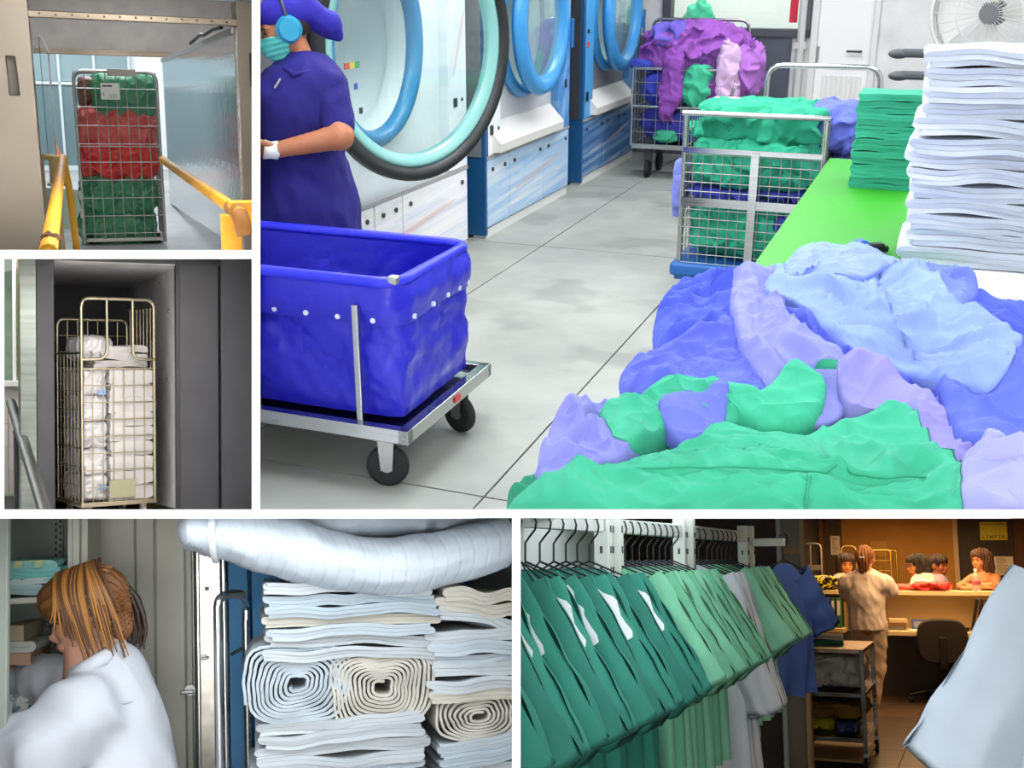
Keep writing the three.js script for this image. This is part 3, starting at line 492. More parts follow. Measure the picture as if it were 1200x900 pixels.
{ // green scrubs in a steel cage on a blue dolly
  const at = [-0.87, 0, -5.98], t = thing('laundry_cage', 'steel mesh cage trolley of green scrubs on a blue plastic dolly', 'cage trolley', at);
  const w = 0.68, d = 0.72;
  part(t, 'dolly_base', [box(w + 0.08, 0.07, d + 0.1, 0, 0.185, 0, 0.02), box(w + 0.04, 0.03, d + 0.04, 0, 0.14, 0, 0.01)], mat(0x1f5fa8, 0.5));
  for (const sx of [-1, 1]) for (const sz of [-1, 1]) { const c = part(t, 'castor', [box(0.05, 0.05, 0.05, sx * 0.26, 0.115, sz * 0.28), box(0.01, 0.08, 0.04, sx * 0.26 - 0.02, 0.08, sz * 0.28), box(0.01, 0.08, 0.04, sx * 0.26 + 0.02, 0.08, sz * 0.28)], M.darkGrey); part(c, 'wheel', cyl(0.055, 0.03, sx * 0.26, 0.056, sz * 0.28 + 0.01, 'x', 20), M.rubber); }
  const fr = (z) => [rod([-w / 2, 0.22, z], [-w / 2, 0.98, z], 0.014), rod([w / 2, 0.22, z], [w / 2, 0.98, z], 0.014)];
  for (const g of [...fr(d / 2), ...fr(-d / 2)]) part(t, 'post', g, M.steel);
  part(t, 'top_bar', rod([-w / 2 - 0.02, 0.98, d / 2], [w / 2 + 0.02, 0.98, d / 2], 0.014), M.steel);
  part(t, 'top_bar', rod([-w / 2, 0.98, -d / 2], [w / 2, 0.98, -d / 2], 0.012), M.steel);
  part(t, 'gate_frame', [box(w, 0.025, 0.012, 0, 0.8, d / 2 + 0.012), box(w, 0.045, 0.012, 0, 0.54, d / 2 + 0.016), box(0.04, 0.58, 0.012, 0.02, 0.51, d / 2 + 0.022)], M.steel);
  part(t, 'front_mesh', wireWall(w, 0.56, 14, 12, 0.003).map(g => g.translate(0, 0.22, d / 2 + 0.004)), M.zinc);
  part(t, 'back_mesh', wireWall(w, 0.72, 10, 10, 0.003).map(g => g.translate(0, 0.24, -d / 2)), M.zinc);
  for (const s of [-1, 1]) part(t, 'side_mesh', wireWall(d, 0.72, 10, 10, 0.003).map(g => g.rotateY(Math.PI / 2).translate(s * w / 2, 0.24, 0)), M.zinc);
  const place = (name, label, c, rx, ry, rz, x, y, z, seed, amp = 0.02, f = 12) => solo(name, label, 'laundry', lump(rx, ry, rz, seed, amp, f), cloth(c), [at[0] + x, at[1] + y, at[2] + z], 0, 'laundry in the green cage');
  place('scrub_bundle', 'crumpled green scrubs filling the bottom of the cage on the blue dolly', 0x2cac86, 0.328, 0.17, 0.335, 0, 0.225, 0, 3);
  place('scrub_bundle', 'thin layer of dark blue scrubs between green ones in the cage', 0x3a3fae, 0.322, 0.028, 0.33, 0, 0.545, 0, 7, 0.012, 14);
  place('scrub_bundle', 'crumpled green scrubs in the upper half of the cage on the blue dolly', 0x2cac86, 0.328, 0.135, 0.335, 0, 0.59, 0, 13);
  place('scrub_bundle', 'blue scrubs showing in the lower right of the green cage', 0x2f3c9a, 0.1, 0.045, 0.03, 0.21, 0.4, 0.325, 17, 0.012, 14);
  place('scrub_bundle', 'loose green scrubs heaped over the top of the cage on the blue dolly', 0x2cac86, 0.33, 0.095, 0.3, 0.0, 0.82, -0.02, 23, 0.032, 9);
  place('scrub_bundle', 'periwinkle garment hanging out at the right of the green cage', 0x6872d6, 0.12, 0.13, 0.22, 0.35, 0.76, -0.1, 29, 0.025, 10);
  place('scrub_bundle', 'periwinkle sleeve hanging down the left side of the green cage', 0x7f88da, 0.035, 0.14, 0.09, -0.385, 0.44, 0.18, 31, 0.012, 12);
  place('scrub_bundle', 'dark navy cloth against the right side of the green cage', 0x27306e, 0.05, 0.2, 0.24, 0.4, 0.36, -0.05, 37, 0.015, 12);
}
{ // purple laundry cage near the back wall
  const at = [-2.02, 0, -9.45], t = thing('laundry_cage', 'wire cage trolley heaped with purple cloth near the back wall', 'cage trolley', at);
  const w = 0.82, d = 0.6;
  part(t, 'base_frame', [box(w, 0.04, d, 0, 0.27, 0, 0.006)], M.steel);
  for (const sx of [-1, 1]) for (const sz of [-1, 1]) { const c = part(t, 'castor', [box(0.06, 0.1, 0.05, sx * 0.28, 0.19, sz * 0.2)], M.darkGrey); part(c, 'wheel', cyl(0.075, 0.035, sx * 0.28, 0.076, sz * 0.2, 'x', 20), M.rubber); }
  for (const [a, b] of [[-1, 1], [1, 1], [-1, -1], [1, -1]]) part(t, 'post', rod([a * w / 2, 0.28, b * d / 2], [a * w / 2, 0.9, b * d / 2], 0.013), M.steel);
  part(t, 'top_bar', [rod([-w / 2, 0.9, d / 2], [-w / 2 + 0.3, 0.9, d / 2], 0.013), rod([w / 2 - 0.22, 0.9, d / 2], [w / 2, 0.9, d / 2], 0.013), rod([-w / 2, 0.6, d / 2], [w / 2, 0.6, d / 2], 0.01)], M.steel);
  part(t, 'handle_hoop', pipe([[-w / 2, 0.85, -d / 2], [-w / 2, 1.26, -d / 2], [w / 2, 1.26, -d / 2], [w / 2, 0.85, -d / 2]], 0.014, 0.08), M.steel);
  part(t, 'front_mesh', wireWall(w, 0.6, 8, 6, 0.003).map(g => g.translate(0, 0.29, d / 2)), M.zinc);
  part(t, 'back_mesh', wireWall(w, 0.6, 8, 6, 0.003).map(g => g.translate(0, 0.29, -d / 2)), M.zinc);
  for (const s of [-1, 1]) part(t, 'side_mesh', wireWall(d, 0.6, 6, 6, 0.003).map(g => g.rotateY(Math.PI / 2).translate(s * w / 2, 0.29, 0)), M.zinc);
  const place = (label, c, rx, ry, rz, x, y, z, seed, amp, f) => solo('cloth_bundle', label, 'laundry', lump(rx, ry, rz, seed, amp, f, ry > 0.18 && rx > 0.3 ? 2.1 : 3), cloth(c), [at[0] + x, y, at[2] + z], 0, 'laundry in the purple cage');
  place('dark blue cloth filling the bottom of the purple cage', 0x33389c, 0.38, 0.15, 0.27, 0, 0.3, 0, 41, 0.02, 10);
  place('blue folded cloth behind the left wires of the purple cage', 0x2f3fb0, 0.17, 0.14, 0.25, -0.21, 0.58, 0.0, 43, 0.02, 10);
  place('green cloth in the middle of the purple cage', 0x3fb98d, 0.13, 0.17, 0.1, 0.12, 0.6, 0.24, 47, 0.025, 9);
  place('green rag low in the purple cage', 0x35a880, 0.1, 0.05, 0.06, -0.12, 0.31, 0.26, 49, 0.015, 12);
  place('white and pink cloth at the right of the purple cage', 0xdcb6dc, 0.09, 0.26, 0.1, 0.36, 0.6, 0.24, 59, 0.025, 9);
  place('plum cloth between green and pink in the purple cage', 0x6a2f78, 0.08, 0.12, 0.09, 0.24, 0.64, 0.22, 83, 0.02, 9);
  place('big purple cloth heaped high on the cage by the back wall', 0x9a55b4, 0.46, 0.23, 0.3, 0.04, 0.8, -0.02, 53, 0.06, 8);
  place('purple cloth spilling over the front of the cage by the back wall', 0x8c48a8, 0.1, 0.26, 0.08, -0.08, 0.5, 0.3, 61, 0.03, 8);
  place('lilac cloth sliding off the right end of the purple heap', 0xb070c8, 0.13, 0.2, 0.2, 0.47, 0.7, 0.02, 67, 0.04, 7);
  place('blue cloth on the left shoulder of the purple heap', 0x3a49b8, 0.1, 0.05, 0.1, -0.38, 0.86, 0.1, 71, 0.02, 9);
  place('violet blue cloth under the crest of the purple heap', 0x6f5fc4, 0.16, 0.1, 0.16, -0.16, 1.06, 0.06, 73, 0.04, 7);
}
{ // empty hooped trolley behind the green cage
  const t = thing('hoop_trolley', 'empty steel trolley with a rounded hoop handle behind the green cage', 'trolley', [-0.75, 0, -7.5]);
  part(t, 'hoop', pipe([[-0.35, 0.25, 0], [-0.35, 1.08, 0], [0.35, 1.08, 0], [0.35, 0.25, 0]], 0.017, 0.1), M.chrome);
  part(t, 'cross_bar', rod([-0.35, 0.85, 0], [0.35, 0.85, 0], 0.012), M.chrome);
  part(t, 'cross_bar', rod([-0.35, 0.6, 0], [0.35, 0.6, 0], 0.012), M.chrome);
  part(t, 'platform', [box(0.74, 0.04, 0.9, 0, 0.24, -0.44, 0.006)], M.steel);
  for (const sx of [-1, 1]) for (const z of [-0.08, -0.8]) part(t, 'wheel', [cyl(0.07, 0.03, sx * 0.3, 0.072, z, 'x', 18), box(0.05, 0.1, 0.06, sx * 0.3, 0.17, z)], M.rubber);
}

// ---------- sorting table with stacks ----------
{
  const t = thing('sorting_table', 'long white sorting table carrying linen stacks and the heap of scrubs', 'table', [0.35, 0, -3.4]);
  const L = g => trim(g.translate(0.35, 0, -3.4), 'B', 596.8, [0, 0, -1]).translate(-0.35, 0, 3.4);
  part(t, 'tabletop', L(box(1.75, 0.04, 4.4, 0.03, 0.78, 0, 0.008)), mat(0xd9dadc, 0.45));
  part(t, 'apron', [L(box(0.03, 0.12, 3.0, -0.8, 0.7, -0.6)), L(box(1.6, 0.12, 0.03, 0, 0.7, -2.1))], mat(0xc9cccf, 0.5));
  for (const [x, z] of [[-0.78, -2.1], [0.78, -2.1], [-0.78, -0.7], [0.78, -1.0]]) part(t, 'leg', box(0.05, 0.76, 0.05, x, 0.38, z, 0.004), M.steel);
  solo('green_mat', 'glossy lime green mat on the sorting table', 'mat', box(0.6, 0.006, 2.9, 0, 0.003, 0, 0.002), mat(0x2f9a0c, 0.5), [-0.19, 0.8005, -4.1]);
  // stack of green folded drapes
  for (let i = 0, y = 0.806; i < 15; i++) { const h = 0.022 + 0.006 * rng(i + 5)(); solo('green_drape', `folded green surgical drape, ${['first', 'second', 'third', 'fourth', 'fifth', 'sixth', 'seventh', 'eighth', 'ninth', 'tenth', 'eleventh', 'twelfth', 'thirteenth', 'fourteenth', 'top'][i]}${i < 14 ? ' from the bottom' : 'most'} of the green stack`, 'drape', foldedLinen(0.25, 0.24, h, 2, 70 + i, 0.004, 4, 0.97), cloth([0x2fa683, 0x2a9d7b, 0x35ae8b][i % 3]), [-0.22 + 0.012 * (rng(i)() - 0.5), y, -4.78], 0, 'green drapes on the sorting table'); y += h; }
  // tall stack of white linen
  const R = rng(8); let y = 0.802;
  for (let i = 0; i < 13; i++) { const h = 0.044 + 0.01 * R(); solo('white_sheet', `folded white sheet in the tall stack on the sorting table, ${['bottom one', 'second from the bottom', 'third from the bottom', 'fourth from the bottom', 'fifth from the bottom', 'sixth from the bottom', 'middle one', 'sixth from the top', 'fifth from the top', 'fourth from the top', 'third from the top', 'second from the top', 'topmost'][i]}`, 'sheet', foldedLinen(0.56, 0.4, h, 3, 120 + i, 0.009, 8, 0.95), cloth(0xccd3db), [0.2 + 0.02 * (R() - 0.5) + 0.012 * Math.sin(i * 0.8), y, -3.57 + 0.02 * R()], 0.05 * (R() - 0.5), 'white sheets in the tall stack'); y += h + 0.001; }
  const g = thing('tape_gun', 'small black and blue hand tool lying on the green mat', 'tool', [room.y(1018, 296, 0.807).x, 0.807, room.y(1018, 296, 0.807).z], 0.5);
  part(g, 'roll', cyl(0.022, 0.035, -0.028, 0.022, 0, 'z', 20), mat(0x3d63c8, 0.5)); part(g, 'body', [box(0.06, 0.03, 0.035, 0.018, 0.016, 0, 0.009), box(0.02, 0.02, 0.03, 0.052, 0.012, 0, 0.007)], M.black);
}
{ // fan and dark levers behind the white stack
  const f = thing('floor_fan', 'white round floor fan behind the tall white stack', 'fan', [room.z(1160, 16, -8.2).x, 0, -8.2], -0.15);
  const c = room.z(1160, 16, -8.2).y;
  part(f, 'guard', [sweep(ring(0.36, 48).map(([x, y]) => [x, y + c, 0]), 0.012, 6, true), sweep(ring(0.35, 40).map(([x, y]) => [x, y + c, -0.14]), 0.006, 6, true), sweep(ring(0.2, 32).map(([x, y]) => [x, y + c, 0.04]), 0.004, 5, true), ...Array.from({ length: 28 }, (_, i) => { const a = i / 28 * 2 * Math.PI; return sweep([[0.05 * Math.cos(a), c + 0.05 * Math.sin(a), 0.05], [0.2 * Math.cos(a), c + 0.2 * Math.sin(a), 0.04], [0.36 * Math.cos(a), c + 0.36 * Math.sin(a), 0], [0.35 * Math.cos(a), c + 0.35 * Math.sin(a), -0.14]], 0.0025, 4); })], mat(0xd9d6d2, 0.4));
  part(f, 'shroud', lathe([[0.36, -0.14], [0.37, -0.06], [0.37, 0.0], [0.365, 0.0], [0.36, -0.14]], 40).rotateX(Math.PI / 2).translate(0, c, 0), mat(0xe9e6e2, 0.5));
  for (let i = 0; i < 4; i++) part(f, 'blade', grid(6, 8, (u, v) => { const r = mix(0.07, 0.32, v), a = (u - 0.5) * 0.9 + i * Math.PI / 2 + 0.25 * v; return [r * Math.cos(a), c + r * Math.sin(a), -0.07 + 0.05 * (u - 0.5)]; }), mat(0xe2dfdb, 0.5, { side: THREE.DoubleSide }));
  part(f, 'motor', [cyl(0.085, 0.12, 0, c, -0.2, 'z', 24), box(0.1, 0.05, 0.06, 0.1, c + 0.02, -0.2, 0.01)], mat(0x6e6f72, 0.5)); part(f, 'hub', cyl(0.06, 0.06, 0, c, 0.03, 'z', 20), mat(0x6e6f72, 0.5));
  part(f, 'stand', [cyl(0.022, c - 0.1, 0, (c - 0.1) / 2, -0.2), cyl(0.24, 0.04, 0, 0.02, -0.2, 'y', 32)], M.plasticGrey);
  const s = thing('lever_rack', 'post with three dark padded levers beside the tall white stack', 'rack', [room.z(1072, 62, -6.6).x, 0, -6.6]);
  const ly = room.z(1072, 62, -6.6).y;
  part(s, 'post', [cyl(0.02, ly, 0.1, ly / 2, 0), cyl(0.2, 0.03, 0.1, 0.015, 0, 'y', 28)], M.plasticGrey);
  for (let i = 0; i < 3; i++) part(s, 'lever', [box(0.2, 0.045, 0.06, 0.03, ly - i * 0.115, 0.03, 0.018), ball(-0.08 + i * 0.012, ly - 0.005 - i * 0.115, 0.03, 0.055, 0.026, 0.04)], mat(0x4a4c50, 0.55));
}

// ---------- heap of scrubs on the sorting table: every garment draped over the ones below ----------
// outlines are laid on the heap as it stands, then each garment gets its own thickness, folds and rolled edges; the next one lies on top of it
const HG = { x0: -1.1, z0: -3.7, c: 0.008, nx: 260, nz: 340 };
HG.h = new Float32Array(HG.nx * HG.nz);
for (let j = 0; j < HG.nz; j++) for (let i = 0; i < HG.nx; i++) { const x = HG.x0 + i * HG.c, z = HG.z0 + j * HG.c, f = smooth(-0.72, -0.3, x) * (1 - smooth(2.65, 3.3, -z)); HG.h[j * HG.nx + i] = 0.802 + 0.06 * f + 0.04 * f * (nz(x * 3.4, z * 3.4, 2) + 0.4) + 0.035 * Math.exp(-(((x + 0.05) / 0.3) ** 2) - (((z + 2.85) / 0.3) ** 2)); }
function bil(a, x, z) { const u = clamp((x - HG.x0) / HG.c, 0, HG.nx - 1.001), v = clamp((z - HG.z0) / HG.c, 0, HG.nz - 1.001), i = Math.floor(u), j = Math.floor(v), s = u - i, t = v - j, k = j * HG.nx + i; return mix(mix(a[k], a[k + 1], s), mix(a[k + HG.nx], a[k + HG.nx + 1], s), t); }
function blur(a, r) { const o = new Float32Array(a.length), b = new Float32Array(a.length), { nx, nz: m } = HG; for (let j = 0; j < m; j++) { let s = 0; for (let i = -r; i <= r; i++) s += a[j * nx + clamp(i, 0, nx - 1)]; for (let i = 0; i < nx; i++) { b[j * nx + i] = s / (2 * r + 1); s += a[j * nx + clamp(i + r + 1, 0, nx - 1)] - a[j * nx + clamp(i - r, 0, nx - 1)]; } } for (let i = 0; i < nx; i++) { let s = 0; for (let j = -r; j <= r; j++) s += b[clamp(j, 0, m - 1) * nx + i]; for (let j = 0; j < m; j++) { o[j * nx + i] = s / (2 * r + 1); s += b[clamp(j + r + 1, 0, m - 1) * nx + i] - b[clamp(j - r, 0, m - 1) * nx + i]; } } return o; }
function garment(name, label, color, px, lift, dir, freq, amp, seed) {
  const pts = px.map(([a, b]) => { let p = room.y(a, b, 0.85 + lift * 0.3); for (let k = 0; k < 4; k++) p = room.y(a, b, bil(HG.h, p.x, p.z) + 0.008); return p; }), n = pts.length;
  let cx = 0, cz = 0; for (const p of pts) { cx += p.x / n; cz += p.z / n; }
  const cr = new THREE.CatmullRomCurve3(pts.map(p => V(p.x, 0, p.z)), true, 'centripetal', 0.5), N = 260, K = 64;
  const out = cr.getSpacedPoints(N).slice(0, N).map((p, i) => { const w = 1 + 0.03 * nz(i / N * 16, seed, 2) + 0.025 * nz(i / N * 44, seed, 5); return [mix(cx, p.x, w), mix(cz, p.z, w)]; });
  const rad = new Float32Array(720); for (let i = 0; i < N; i++) { const [ax, az] = out[i], [bx, bz] = out[(i + 1) % N]; for (let k = 0; k < 12; k++) { const x = mix(ax, bx, k / 12) - cx, z = mix(az, bz, k / 12) - cz, q = Math.floor((Math.atan2(z, x) / (2 * Math.PI) + 1) % 1 * 720) % 720; rad[q] = Math.max(rad[q], Math.hypot(x, z)); } }
  for (let q = 0; q < 720; q++) if (!rad[q]) rad[q] = rad[(q + 719) % 720] || rad[(q + 1) % 720];
  const ca = Math.cos(dir), sa = Math.sin(dir), below = HG.h, soft = blur(below, 6), pos = [], uv = [], idx = [];
  const H = (x, z, r) => {
    const s = x * ca + z * sa, q = -x * sa + z * ca, w1 = nz(x * 3.1, z * 3.1, seed), w2 = nz(x * 7, z * 7, seed + 5), e = Math.pow(Math.max(0, 1 - Math.pow(r, 7)), 0.5);
    const a = q * freq + 1.4 * w1 + 0.5 * w2 + 0.2 * Math.sin(s * 5 + seed), rd = Math.pow(0.5 + 0.5 * Math.cos(a * 2 * Math.PI), 2.2), env = 0.2 + 0.8 * smooth(-0.35, 0.4, nz(x * 2.4 + 5, z * 2.4, seed + 2));
    let f = rd * env + 0.35 * Math.max(0, 1 - 2.2 * Math.abs(nz(x * 6 + s * 3, z * 6 - q * 5, seed + 9))) + 0.4 * (nz(x * 4, z * 4, seed + 3) + 0.5);
    for (let k = 0; k < 3; k++) { const t = dir + 0.8 * k - 0.6, c = Math.cos(t), d = Math.sin(t), nn = nz((x * c + z * d) * 4 + 0.8 * w2 + k * 9, (z * c - x * d) * 15 + 1.5 * w1, seed + 20 + k * 5), v = Math.max(0, 1 - 2.6 * Math.abs(nn)); f += 0.42 * v * v * [1, 0.75, 0.5][k]; }
    return Math.max(bil(soft, x, z) + 0.004 + e * (0.008 + amp * 1.0 * f), bil(below, x, z) + 0.0035);
  };
  for (let k = 0; k <= K; k++) for (let i = 0; i < N; i++) {
    const r = k <= K - 2 ? Math.pow(k / (K - 2), 0.8) : 1; let x = mix(cx, out[i][0], Math.min(r, 0.999)), z = mix(cz, out[i][1], Math.min(r, 0.999)), y = H(x, z, Math.min(r, 0.9995));
    if (k > K - 2) { const j = k - (K - 2); x = mix(x, cx, 0.012 * j); z = mix(z, cz, 0.012 * j); y -= 0.012 * j; }
    pos.push(x, y, z); uv.push(x, z);
  }
  for (let k = 0; k < K; k++) for (let i = 0; i < N; i++) { const a = k * N + i, b = k * N + (i + 1) % N, c = a + N, d = b + N; idx.push(a, b, c, b, d, c); }
  const up = below.slice();                          // the heap with this garment on it
  for (let j = 0; j < HG.nz; j++) for (let i = 0; i < HG.nx; i++) { const x = HG.x0 + i * HG.c, z = HG.z0 + j * HG.c, l = Math.hypot(x - cx, z - cz), r = l / rad[Math.floor((Math.atan2(z - cz, x - cx) / (2 * Math.PI) + 1) % 1 * 720) % 720]; if (r < 1) up[j * HG.nx + i] = Math.max(up[j * HG.nx + i], H(x, z, r)); }
  HG.h = up;
  const g = new THREE.BufferGeometry(); g.setAttribute('position', new THREE.Float32BufferAttribute(pos, 3)); g.setAttribute('uv', new THREE.Float32BufferAttribute(uv, 2)); g.setIndex(idx);
  trim(g, 'B', 596.8, [0, 1, 0]); g.computeVertexNormals(); g.userData.keep = true;
  const t = thing(name, label, 'clothing', [cx, 0.8, cz], 0, 'scrubs heaped on the sorting table');
  g.translate(-cx, -0.8, -cz); part(t, 'fabric', g, cloth(color, { bumpMap: T.crumple, bumpScale: 0.004 }));
  return { t, H, cx, cz };
}
const BL = 0x6f80e2, BD = 0x4a5cd0, LB = 0x8ba3ea, LV = 0x8b8ede, TE = 0x3cb690;
garment('scrub_garment', 'deep blue scrubs at the far right of the heap below the white stack', BD, [[1100, 345], [1150, 350], [1230, 375], [1240, 480], [1180, 520], [1120, 470], [1100, 420]], 0.06, 0.5, 7, 0.035, 1);
garment('scrub_garment', 'blue scrubs lying behind the pale garment at the crest of the heap', BL, [[1030, 320], [1080, 315], [1120, 320], [1125, 355], [1090, 375], [1045, 350]], 0.12, 1.0, 9, 0.03, 2);
garment('scrub_garment', 'dark blue scrubs crumpled on the left shoulder of the heap', BD, [[765, 395], [775, 360], [800, 340], [850, 330], [885, 345], [890, 385], [850, 415], [800, 432], [772, 420]], 0.1, 0.2, 9, 0.04, 3);
garment('scrub_garment', 'blue scrubs spread low at the left edge of the heap', 0x5f6bd8, [[726, 448], [750, 428], [800, 415], [860, 405], [900, 430], [910, 470], [870, 492], [800, 482], [745, 465]], 0.08, 0.5, 9, 0.03, 4);
garment('scrub_garment', 'blue scrubs at the lower right edge of the heap', 0x6673dd, [[1080, 480], [1130, 460], [1230, 470], [1240, 590], [1190, 610], [1130, 590], [1090, 540]], 0.08, 0.7, 7, 0.03, 5);
garment('scrub_garment', 'dark green cloth peeping from under the front teal garment at bottom left', 0x1f8f6c, [[596, 605], [602, 578], [640, 562], [680, 575], [670, 612], [620, 612]], 0.02, 0.3, 8, 0.02, 6);
garment('scrub_garment', 'periwinkle scrubs crumpled at the lower left corner of the heap', LV, [[630, 560], [638, 520], [668, 482], [715, 474], [745, 500], [752, 535], [710, 560], [650, 580]], 0.07, 0.9, 10, 0.035, 7);
garment('scrub_garment', 'blue scrubs in the middle of the heap under the pale blue garment', 0x5665d6, [[905, 380], [940, 360], [990, 380], [1030, 410], [1075, 440], [1040, 470], [985, 460], [930, 430]], 0.12, 0.6, 9, 0.035, 8);
garment('scrub_garment', 'lavender scrubs running down the middle of the heap', LV, [[856, 350], [880, 325], [915, 330], [915, 370], [940, 420], [985, 450], [985, 490], [940, 495], [900, 470], [872, 420]], 0.14, 1.15, 9, 0.03, 9);
garment('scrub_garment', 'narrow green cloth peeping out in the middle of the heap', 0x2b9f78, [[955, 440], [985, 438], [1030, 448], [1020, 458], [975, 454]], 0.15, 0.2, 9, 0.012, 10);
garment('scrub_garment', 'lilac scrubs strip below the pale blue garment', 0x9590d8, [[980, 462], [1020, 450], [1070, 470], [1110, 490], [1180, 545], [1170, 570], [1110, 545], [1040, 500], [990, 485]], 0.13, 0.55, 10, 0.025, 11);
garment('scrub_garment', 'bright blue scrubs on the right flank of the heap', 0x5f70dc, [[1090, 455], [1130, 440], [1190, 410], [1240, 420], [1245, 530], [1190, 560], [1140, 520], [1110, 490]], 0.13, 0.9, 7, 0.04, 12);
garment('scrub_garment', 'pale lavender scrubs at the bottom right corner of the heap', 0xa6a8ea, [[1110, 580], [1150, 565], [1240, 575], [1240, 612], [1120, 612]], 0.12, 0.2, 8, 0.025, 13);
garment('scrub_garment', 'pale blue scrubs laid in a broad band across the crest of the heap', LB, [[902, 345], [906, 318], [930, 298], [965, 288], [1010, 297], [1045, 318], [1085, 350], [1135, 368], [1185, 392], [1195, 415], [1165, 448], [1125, 462], [1070, 450], [1010, 418], [960, 385], [925, 368]], 0.19, 0.62, 5, 0.035, 14);
garment('scrub_garment', 'pale blue sleeve folded over at the top of the heap', 0x8ba0ea, [[918, 315], [945, 292], [990, 286], [1035, 298], [1052, 320], [1010, 322], [960, 322], [930, 330]], 0.235, 0.4, 7, 0.02, 15);
garment('scrub_garment', 'teal scrubs with rounded edge at the left behind the front teal garment', TE, [[702, 492], [722, 470], [770, 455], [830, 450], [880, 462], [895, 480], [860, 500], [790, 512], [735, 515]], 0.115, 0.15, 6, 0.025, 17);
garment('scrub_garment', 'small teal cloth rolled at the right above the front teal garment', 0x3fbd95, [[845, 470], [880, 458], [930, 462], [965, 480], [950, 500], [890, 505], [850, 492]], 0.135, 0.2, 7, 0.02, 18);
garment('scrub_garment', 'blue scrubs knot between the two teal garments', 0x6f79dd, [[770, 492], [790, 472], [830, 468], [850, 480], [835, 500], [795, 508]], 0.12, 0.4, 10, 0.016, 16);
const tealFront = garment('scrub_shirt', 'large teal scrub top spread across the front of the heap', TE, [[590, 612], [598, 600], [640, 578], [690, 560], [730, 532], [790, 515], [850, 508], [905, 502], [960, 490], [995, 500], [1060, 506], [1105, 522], [1126, 545], [1124, 600], [1120, 612], [900, 612], [680, 612]], 0.15, 0.1, 5, 0.03, 19);
{ // pocket seams of the teal top, stitched ridges that follow its surface
  const HS = blur(HG.h, 2), trimL = g => trim(g.translate(tealFront.cx, 0.8, tealFront.cz), 'B', 596.8, [0, 1, 0]).translate(-tealFront.cx, -0.8, -tealFront.cz);
  const line = pts => trimL(sweep(pts.flatMap((p, i) => i === pts.length - 1 ? [p] : Array.from({ length: 14 }, (_, j) => [mix(p[0], pts[i + 1][0], j / 14), mix(p[1], pts[i + 1][1], j / 14)])).map(([a, b]) => { let q = room.y(a, b, 0.95); for (let k = 0; k < 4; k++) q = room.y(a, b, bil(HS, q.x, q.z)); return [q.x - tealFront.cx, bil(HS, q.x, q.z) + 0.0045 - 0.8, q.z - tealFront.cz]; }), 0.0022, 5));
  part(tealFront.t, 'seam', line([[745, 552], [850, 548], [960, 556], [1085, 562]]), cloth(0x2fa682));
  part(tealFront.t, 'seam', line([[948, 558], [945, 592]]), cloth(0x2fa682));
}

// ---------- people ----------
const skin = (c = 0xc98f6f) => mat(c, 0.55, { map: T.mottle });
function handMesh(at, dir, side, curl = 0.5, s = 1, left = 1) {   // palm at the wrist point, fingers along dir, thumb towards side
  const d = v3(dir).normalize(), sd = v3(side).sub(d.clone().multiplyScalar(v3(side).dot(d))).normalize(), nn = V().crossVectors(d, sd).multiplyScalar(left), o = v3(at), B = [];
  const P = (a, b, c) => o.clone().addScaledVector(d, a * s).addScaledVector(sd, b * s).addScaledVector(nn, c * s);
  const add = (p, q, r1, r2) => B.push([p.x, p.y, p.z, q.x, q.y, q.z, r1 * s, r2 * s]);
  for (const b of [-0.026, -0.009, 0.009, 0.026]) add(P(0.0, b * 0.7, 0), P(0.085, b, 0), 0.014, 0.012);
  [[-0.03, 0.055], [-0.01, 0.07], [0.01, 0.075], [0.03, 0.066]].forEach(([b, l]) => { let p = P(0.086, b, 0), a = 0.25 * curl; for (let k = 0; k < 3; k++) { const L = l * [0.45, 0.32, 0.23][k]; a += curl * 0.75; const q = p.clone().addScaledVector(d, Math.cos(a) * L * s).addScaledVector(nn, -Math.sin(a) * L * s); add(p, q, 0.0092 - k * 0.001, 0.0084 - k * 0.001); p = q; } });
  { let p = P(0.02, 0.028, 0), q = P(0.055, 0.06, -0.01); add(p, q, 0.013, 0.011); add(q, P(0.09, 0.064, -0.022), 0.0105, 0.0085); }
  const f = bones(B, 0.008), lo = [1e9, 1e9, 1e9], hi = [-1e9, -1e9, -1e9];
  for (const b of B) for (const k of [0, 3]) for (let i = 0; i < 3; i++) { lo[i] = Math.min(lo[i], b[k + i] - 0.02); hi[i] = Math.max(hi[i], b[k + i] + 0.02); }
  return field(f, lo, hi, 0.004 * s + 0.0005);
}
function boneBox(list, pad = 0.04) { const lo = [1e9, 1e9, 1e9], hi = [-1e9, -1e9, -1e9]; for (const b of list) { const n = b.length === 6 ? 1 : 2; for (let k = 0; k < n; k++) for (let i = 0; i < 3; i++) { const r = b.length === 6 ? b[3 + i] : b[6 + k]; lo[i] = Math.min(lo[i], b[3 * k + i] - r - pad); hi[i] = Math.max(hi[i], b[3 * k + i] + r + pad); } } return [lo, hi]; }
const flatBones = l => l.map(b => b[0].isVector3 ? (b[1].isVector3 ? [b[0].x, b[0].y, b[0].z, b[1].x, b[1].y, b[1].z, b[2], b[3]] : [b[0].x, b[0].y, b[0].z, ...b[1]]) : b);
function limbMesh(list, cell, k = 0.03, wrinkle = 0, freq = 14, seed = 0, cut) {
  const L = flatBones(list), f = bones(L, k), [lo, hi] = boneBox(L, 0.03 + wrinkle);
  return field((x, y, z) => { let d = f(x, y, z); if (wrinkle && Math.abs(d) < 0.08) d += wrinkle * (Math.abs(nz(x * freq + y * 4, y * freq * 0.55, z * freq + seed)) * 2 - 0.5 + 0.5 * nz(x * freq * 2.2, y * freq * 1.3 + x * 9, z * freq * 2.2 + seed)); return cut ? Math.max(d, cut(x, y, z)) : d; }, lo, hi, cell);
}
